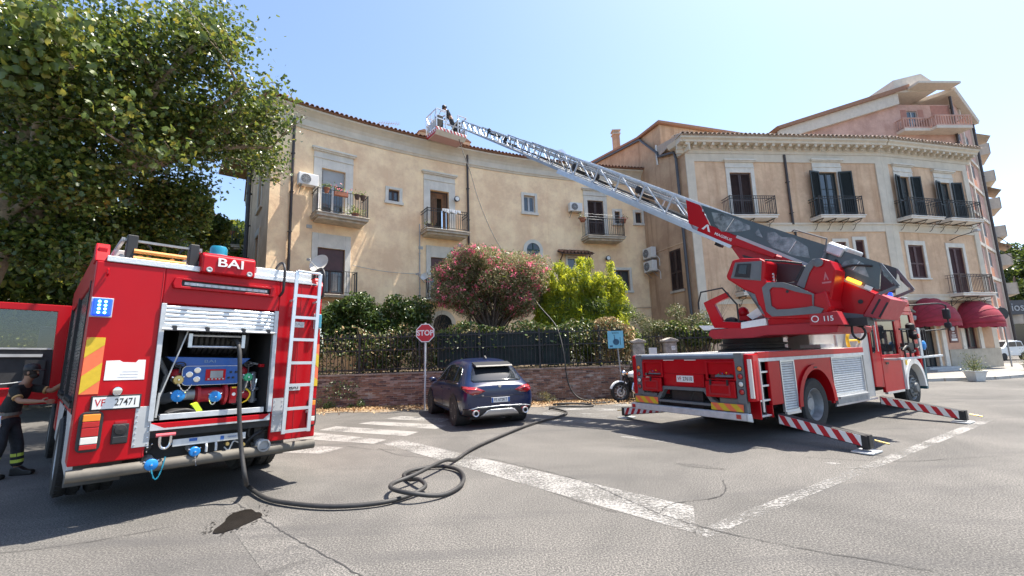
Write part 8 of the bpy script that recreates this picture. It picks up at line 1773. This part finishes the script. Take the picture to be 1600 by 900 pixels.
simple_tree(-16.3, 17.0, 9.5, 4.0, 3.3, 2.4, 26000, 0, .26, 'plane tree standing behind the fire engine cab', 31, LP)
simple_tree(-19.8, 27, 12, 4.2, 4.6, 2.2, 26000, 0, .3, 'plane tree seen behind the engine roof ladder poles', 32, LP)
simple_tree(-22, 20, 10, 5.2, 3.7, 2.0, 22000, 0, .3, 'plane tree at the left edge behind the opened cab door', 33, LP)
simple_tree(-24, 33, 12.5, 5.5, 5.0, 2.0, 20000, 0, .4, 'distant plane tree left of the building above the engine roof', 34, LP)
simple_tree(-36, 30, 13, 7, 5.6, 1.6, 20000, 0, .45, 'distant plane tree seen through the opened cab door', 35, LD)
simple_tree(-47, 44, 13, 8, 5.8, 1.2, 16000, 0, .55, 'farthest tree behind the opened cab door', 36, LD)
simple_tree(-30, 46, 12, 8, 5.4, 1.2, 16000, 0, .55, 'far dark tree rising low behind the other planes', 37, LD)
simple_tree(-18.5, 13.2, 7.5, 3.6, 2.4, 2.6, 16000, 0, .24, 'plane tree at the left edge with its crown above the cab door', 38, LP)
simple_tree(-23, 38, 12, 5.0, 5.2, 1.6, 18000, 0, .42, 'distant plane tree just left of the building corner', 39, LP)
# right edge trees
simple_tree(66, 58, 12, 7.0, 5.0, 3.5, 20000, 0, .5, 'dark tree at the right edge beyond the pink block', 41, LD, group='trees at the far right'); simple_tree(75, 62, 13, 8, 5.5, 3.0, 16000, 0, .6, 'second dark tree at the right edge behind the shop sign', 42, LD, group='trees at the far right')
simple_tree(62, 66, 11, 6, 4.5, 2.0, 12000, 0, .6, 'far tree between the pink block and the dark tree', 43, LD, group='trees at the far right')
# --- oleander in flower
def shrub(name, label, x, y, z, blobs, n_, size, mats_, shape, seed, cat='shrub', stems=None, droop=0.0, ups=None, flat_=.3, barkm=barkd, squash=.8, shell=.25):
    t = empty(name, (x, y, z)); tag(t, label, cat); g = np.random.default_rng(seed); P = []; tot = sum(b[3] ** 2 for b in blobs)
    for bx, by, bz, br in blobs:
        k = int(n_ * br ** 2 / tot); d = g.normal(size=(k, 3)); d /= np.linalg.norm(d, axis=1)[:, None]; P.append(np.array([bx, by, bz]) + d * (br * g.uniform(shell, 1.12, k) ** .7)[:, None] * np.array([1, 1, squash]))
    P = np.concatenate(P); P = P[P[:, 2] > 0.02]; leafmesh('foliage', P, 0, size, mats_, t, shape, flatness=flat_, seed=seed, droop=droop, ups=ups)
    if stems:
        m_ = MB()
        for i, (bx, by, bz, br) in enumerate(blobs): 
            s = stems[i % len(stems)]; m_.tube(smoothpath([(s[0], s[1], 0), (s[0] * .8 + bx * .2, s[1] * .8 + by * .2, bz * .45), (bx, by, bz)], 4), [s[2] * (1 - .09 * j) for j in range(9)], 6)
        m_.build('stem', barkm, t, smooth=60)
    return t, P
g = np.random.default_rng(50)
bl_ = [(g.uniform(-1.7, 1.75), g.uniform(-.7, .7), 0, g.uniform(.5, .8)) for _ in range(64)]; bl_ = [(x, y, 3.0 + g.uniform(-1, 1) * 1.25 * math.sqrt(max(0.05, 1 - (x / 2.0) ** 2)), r_) for x, y, z, r_ in bl_]
ol, P = shrub('oleander_tree', 'round crowned oleander tree covered in pink flowers behind the fence', -.85, 17.4, 1.55, bl_, 64000, .14, [L_ole, L_ole, L_plane, L_ole], 'long', 51, 'tree', [(0, 0, .07), (.2, .1, .05), (-.25, 0, .06)], shell=.4)
# flower clusters
fp = P[g.choice(len(P), 1500)]; ctr = np.array([0, 0, 3.2]); fp = fp[(np.linalg.norm((fp - ctr) / np.array([1.9, 1.1, 1.6]), axis=1) > .6) & (fp[:, 1] < .4)]; cl = fp[:480]; fpp = (cl[:, None, :] + g.normal(size=(len(cl), 10, 3)) * .055 + np.array([0, -.06, .03])).reshape(-1, 3); leafmesh('flowers', fpp, 0, .075, [L_flow], ol, 'oval', flatness=.2, seed=52)
fp2 = P[g.choice(len(P), 2200)]; leafmesh('flowers', fp2 + np.array([0, -.05, 0]), 0, .05, [L_flow], ol, 'oval', seed=58)
# --- bamboo
bl_ = []
for i in range(50):
    x = g.uniform(-1.95, 1.8); h = 4.5 - .3 * abs(x) + g.uniform(-.9, .3)
    for k in range(4): bl_.append((x + g.uniform(-.1, .1), g.uniform(-.6, .6), 1.2 + (h - 1.2) * (k + .5) / 4, .38 - .07 * k))
bm1, _ = shrub('bamboo_clump', 'tall bright yellow green bamboo clump in the middle of the garden', 2.95, 18.0, 1.1, bl_, 72000, .17, [L_bamb, L_bamb, L_bambd], 'long', 53, 'bamboo', [(x * .4, 0, .02) for x in range(-4, 5)], ups=np.array([0, 0, 1.0]), barkm=mat('bamboo_cane', (.3, .3, .08), .6), squash=1.5, flat_=0, shell=.2)
bl_ = [(g.uniform(-1.8, 1.8), g.uniform(-.3, .5), g.uniform(.5, 2.4), .5) for _ in range(18)]
shrub('shrub', 'shaded green lower foliage at the base of the bamboo', 3.0, 17.6, 1.1, bl_, 16000, .13, [L_bambd, L_dark, L_laurel], 'long', 54, stems=[(0, 0, .03)])
# --- laurel bush left
bl_ = [(g.uniform(-1.9, 1.6), g.uniform(-.5, .5), 0, g.uniform(.45, .7)) for _ in range(30)]; bl_ = [(x, y, 1.9 + g.uniform(-1.1, .95) * math.sqrt(max(.1, 1 - (x / 2.3) ** 2)), r_) for x, y, z, r_ in bl_]
shrub('laurel_bush', 'dark glossy evergreen bush above the fence right of the engine', -5.15, 17.1, 1.1, bl_, 24000, .13, [L_laurel, L_dark, L_laurel], 'oval', 55, stems=[(0, 0, .05), (-.6, 0, .04), (.7, 0, .04)])
# --- bare twiggy shrub
m_ = MB(); gg = random.Random(5)
for i in range(60):
    a = Vector((gg.uniform(-.3, .3), gg.uniform(-.2, .2), .3)); d = Vector((gg.uniform(-.9, .9), gg.uniform(-.3, .3), gg.uniform(1.2, 2.6))); P = [a + d * t + Vector((gg.uniform(-.06, .06), 0, gg.uniform(-.06, .06))) for t in (0, .3, .6, 1)]; m_.tube(P, [.014, .01, .007, .003], 4)
    for k in range(3): q = P[2].lerp(P[3], k / 3); m_.tube([q, q + Vector((gg.uniform(-.3, .3), gg.uniform(-.2, .2), gg.uniform(.05, .35)))], [.005, .002], 3)
tw = empty('bare_shrub', (-3.5, 17.2, 1.1)); tag(tw, 'bare twiggy shrub between the evergreen bush and the oleander', 'shrub'); m_.build('twigs', mat('dry_twig', (.26, .18, .12), .9, var=.3), tw)
# --- hedge behind fence
def hedge(name, label, x0, x1, y, z, h, n_, mats_, seed, size=.11, dens_noise=True):
    t = empty(name, (x0, y, z)); tag(t, label, 'hedge'); g = np.random.default_rng(seed); P = np.column_stack([g.uniform(0, x1 - x0, n_), g.normal(0, .22, n_), g.uniform(0, 1, n_) ** .9 * h]); v = np.sin(P[:, 0] * 2.3 + seed) * .5 + np.sin(P[:, 0] * 5.1) * .3 + np.sin(P[:, 2] * 6 + P[:, 0]) * .35; P = P[(v + g.normal(0, .5, n_)) > -.25]
    P[:, 2] *= 1 + .12 * np.sin(P[:, 0] * 3.1 + seed); leafmesh('foliage', P, 0, size, mats_, t, 'oval', flatness=.2, seed=seed); m_ = MB(); r2 = random.Random(seed)
    for i in range(int((x1 - x0) * 5)): x = r2.uniform(0, x1 - x0); m_.tube([(x, r2.uniform(-.2, .2), 0), (x + r2.uniform(-.2, .2), r2.uniform(-.2, .2), h * .5), (x + r2.uniform(-.4, .4), r2.uniform(-.2, .2), h)], [.014, .01, .004], 4)
    m_.build('stem', barkd, t); return t
hedge('hedge', 'dry mottled leafy hedge growing through the iron fence left of the stop sign', -9.0, -1.6, 15.95, 1.1, 1.6, 7800, [L_hed, L_laurel, dryl, L_hed, L_dark, L_dark, L_laurel], 61)
hedge('hedge', 'green creeper spilling over the netting right of the stop sign', -2.4, 3.9, 16.0, 1.7, 1.05, 8000, [L_laurel, L_hed, L_dark, L_laurel], 62)
hedge('hedge', 'dry thin hedge beside the blue notice and left gate pier', 2.9, 4.3, 15.9, 1.2, 1.5, 2600, [L_hed, dryl], 63)
hedge('hedge', 'background greenery low against the apricot wall', -9.3, 5.5, 19.5, 1.1, 1.5, 12000, [L_dark, L_laurel], 64, .16)
bl_ = [(g.uniform(-1.3, 1.3), g.uniform(-.4, .4), g.uniform(.7, 1.6), g.uniform(.25, .42)) for _ in range(14)]
shrub('citrus_bush', 'pale green leafy bush right of the gate pier behind the truck', 7.15, 17.2, .9, bl_, 8000, .13, [L_plane, L_laurel, L_hed], 'oval', 65, stems=[(-.3, 0, .04), (.2, 0, .05)])
bl_ = [(g.uniform(-.6, 2.3), g.uniform(-.5, .5), g.uniform(.6, 2.3), .42) for i in range(22)]
shrub('feathery_shrub', 'feathery grey green shrub against the brown side wall', 6.0, 19.3, 1.0, bl_, 12000, .12, [L_dark, L_ole, L_dark], 'long', 66, stems=[(.6, 0, .03), (1.2, 0, .03)])
m_ = MB()
for i in range(34):
    a = Vector((gg.uniform(-.2, .2), 0, .3)); d = Vector((gg.uniform(-.3, 1.1), gg.uniform(-.2, .2), gg.uniform(1.6, 3.4))); m_.tube([a, a + d * .5 + Vector((.1, 0, .1)), a + d + Vector((gg.uniform(-.2, .4), 0, -.1))], [.012, .007, .003], 4)
tw = empty('bare_shrub', (8.0, 18.6, 1.0)); tag(tw, 'thin leafless twigs rising before the white corner pilaster', 'shrub'); m_.build('twigs', mat('dry_twig', (.26, .18, .12), .9), tw)
# weeds at wall foot
for i, (x, y, s, lab) in enumerate(((-6.3, 15.1, .9, 'green weed tuft at the wall foot right of the engine'), (-5.3, 15.15, .75, 'second weed tuft at the wall foot left of the stop sign'), (1.05, 15.1, .9, 'tall dry weed against the wall right of the car'), (-7.3, 15.0, .9, 'weed tuft partly behind the engine corner'))):
    bl_ = [(g.uniform(-.25, .25), g.uniform(-.1, .1), g.uniform(.05, .35) * s, .14) for _ in range(6)]; shrub('weed', lab, x, y, 0, bl_, 420, .07, [L_laurel if i != 2 else L_hed], 'long', 70 + i, 'weed')
o_ = hedge('climbing_plant', 'green creeper hanging on the brick wall near the engine', -6.4, -5.3, 15.33, .35, .55, 500, [L_laurel, L_dark], 75, .06); o_['category'] = 'plant'

# ================================================================ RIGHT SIDE STREET THINGS
pl_m = mat('white_planter', (.66, .65, .61), .7, var=.1, dirt=.35, bump=.004, bscale=20)
def planter(x, y, lab, seed):
    t = empty('planter', (x, y, .0)); t.scale = (.66, .66, .8); tag(t, lab, 'planter', 'white planters on the pavement'); m_ = MB()
    def sq(r, z): return [(-r, -r, z), (r, -r, z), (r, r, z), (-r, r, z)]
    V = sq(.26, 0) + sq(.36, .46) + sq(.40, .46) + sq(.40, .52) + sq(.34, .52) + sq(.33, .44); fs_ = []
    for k in range(5):
        for i in range(4): fs_.append((4 * k + i, 4 * k + (i + 1) % 4, 4 * k + 4 + (i + 1) % 4, 4 * k + 4 + i))
    m_.add(V, fs_ + [(0, 1, 2, 3), (20, 21, 22, 23)]); m_.build('pot', pl_m, t, bevel=.015)
    g = np.random.default_rng(seed); P = np.abs(g.normal(size=(900, 3))) * np.array([.26, .26, .38]) * np.array([1, 1, 1]); P[:, :2] *= np.sign(g.normal(size=(900, 2))); P[:, 2] += .5; leafmesh('foliage', P, 0, .10, [L_laurel, L_ole, L_plane], t, 'long', seed=seed, ups=np.array([0, 0, .8]))
    m_ = MB()
    for i in range(9): m_.tube([(g.uniform(-.1, .1), g.uniform(-.1, .1), .45), (g.uniform(-.3, .3), g.uniform(-.3, .3), .9 + g.uniform(0, .4))], [.012, .005], 4)
    m_.build('stem', barkd, t)
planter(18.32, 17.95, 'white planter with a leafy shrub before the corner shop', 81); planter(24.5, 21.3, 'white planter cut by the right edge of the picture', 82)
# small white hatchback far right
wc = empty('parked_car', (38.6, 34.5, 0), R(195)); tag(wc, 'small old white hatchback parked at the right edge of the street', 'car'); m_ = MB()
m_.prism([(-.0, .32), (0, .7), (.1, .92), (.35, .95), (.55, 1.38), (1.0, 1.44), (2.0, 1.42), (2.55, .98), (3.3, .88), (3.4, .6), (3.4, .32)], -.74, .74, 'y'); m_.build('body', white, wc, bevel=.06)
m_ = MB(); m_.prism([(.2, .98), (.52, 1.36), (.56, 1.36), (.26, .98)], -.62, .62, 'y'); m_.build('rear_window', glass, wc)
for s in (-1, 1): MB().prism([(.5, 1.0), (.7, 1.33), (1.2, 1.36), (1.2, 1.0)], s * .745 - .004, s * .745 + .004, 'y').build('side_window', glass, wc); MB().prism([(1.28, 1.0), (1.28, 1.36), (1.95, 1.34), (2.4, 1.0)], s * .745 - .004, s * .745 + .004, 'y').build('side_window', glass, wc); MB().box(-.02, .02, s * .6 - .09, s * .6 + .09, .62, .82).build('tail_light', redc, wc)
for x in (.65, 2.75):
    for s in (-1, 1): MB().lathe([(.27, -.09), (.29, 0), (.27, .09)], (x, s * .68, .29), 'y', 20).build('wheel', rubber, wc)
MB().box(-.06, .1, -.74, .74, .32, .5).build('bumper', black, wc, bevel=.02); MB().box(-.07, -.06, -.25, .25, .52, .62).build('number_plate', plate_w, wc); MB().prism([(2.02, 1.40), (2.5, 1.0), (2.56, 1.0), (2.06, 1.41)], -.62, .62, 'y').build('windscreen', glass, wc)
gc = empty('scooter', (36.6, 31.2, 0), R(40)); tag(gc, 'green scooter partly in view at the right edge', 'scooter'); m_ = MB(); m_.ball((0, 0, .6), (.3, .18, .25), 12); m_.prism([(-.7, .3), (-.3, .25), (.3, .3), (.5, .9), (.45, .95), (.2, .45), (-.3, .5), (-.7, .75)], -.14, .14, 'y'); m_.build('body', greenv, gc, bevel=.03)
for x in (-.55, .65): MB().lathe([(.2, -.05), (.25, 0), (.2, .05)], (x, 0, .25), 'y', 18).build('wheel', rubber, gc)
MB().bar((.42, -.3, 1.0), (.42, .3, 1.0), .03).build('handlebar', blackm, gc); MB().box(-.6, .0, -.13, .13, .75, .82).build('seat', black, gc, bevel=.02)
# shop sign and building far right
fb3 = empty('distant_shop', (40, 44, 0)); tag(fb3, 'low dark shop front with a white lettered sign at the far right', 'building')
MB().box(0, 16, 0, 6, 0, 3.9).build('wall', mat('grey_render', (.16, .15, .145), .9, var=.2), fb3); MB().box(0, 16, -.5, 0, 3.9, 5.3).build('fascia', mat('dark_fascia', (.07, .07, .075), .6), fb3); text('shop_lettering', 'Bios', 1.15, basis((1, 0, 0), (0, 0, 1), (0, -1, 0), (9.4, -.52, 4.6)), greyl, fb3, .02)
for i in range(5): MB().box(.6 + 3 * i, 2.9 + 3 * i, -.03, 0, .2, 3.0).build('shop_window', glass, fb3)
# street mirror / dark round sign at corner, overhead wires
rs = empty('street_sign', (26.9, 24.35, 0)); tag(rs, 'round dark sign seen from behind on the corner of the right building', 'sign'); MB().tube([(0, 0, .1), (0, 0, 3.4)], .035, 8).build('pole', alud, rs); MB().lathe([(0, 0), (.33, .0), (.33, .02), (0, .03)], (0, -.05, 3.0), 'y', 24).build('disc', black, rs)
for k, (z0, z1) in enumerate(((9.55, 9.3), (8.4, 8.75))):
    m_ = MB(); m_.tube(smoothpath([(38.4, 34, z0), (45, 36, (z0 + z1) / 2 - .5), (70, 44, z1 + 6)], 8), .025, 5); o_ = m_.build('overhead_wire', blackm); tag(o_, ('upper' if k == 0 else 'lower') + ' of two overhead wires crossing the sky at the right edge', 'wire')
# cars & low wall glimpsed at far left through the door
lc = empty('parked_car', (-30.5, 22.5, 0), R(20)); tag(lc, 'pale car glimpsed behind the fire engine cab door', 'car'); m_ = MB(); m_.prism([(0, .3), (0, .85), (.3, .95), (.8, 1.42), (2.2, 1.45), (3.0, .95), (4.0, .82), (4.1, .3)], -.85, .85, 'y'); m_.build('body', greyl, lc, bevel=.06); MB().prism([(.6, .98), (1.0, 1.36), (2.1, 1.38), (2.7, .98)], -.86, .86, 'y').build('window', glass, lc)
for x in (.8, 3.2): MB().lathe([(.28, -.88), (.31, -.8), (.31, .8), (.28, .88)], (x, 0, .31), 'y', 20).build('wheel', rubber, lc)
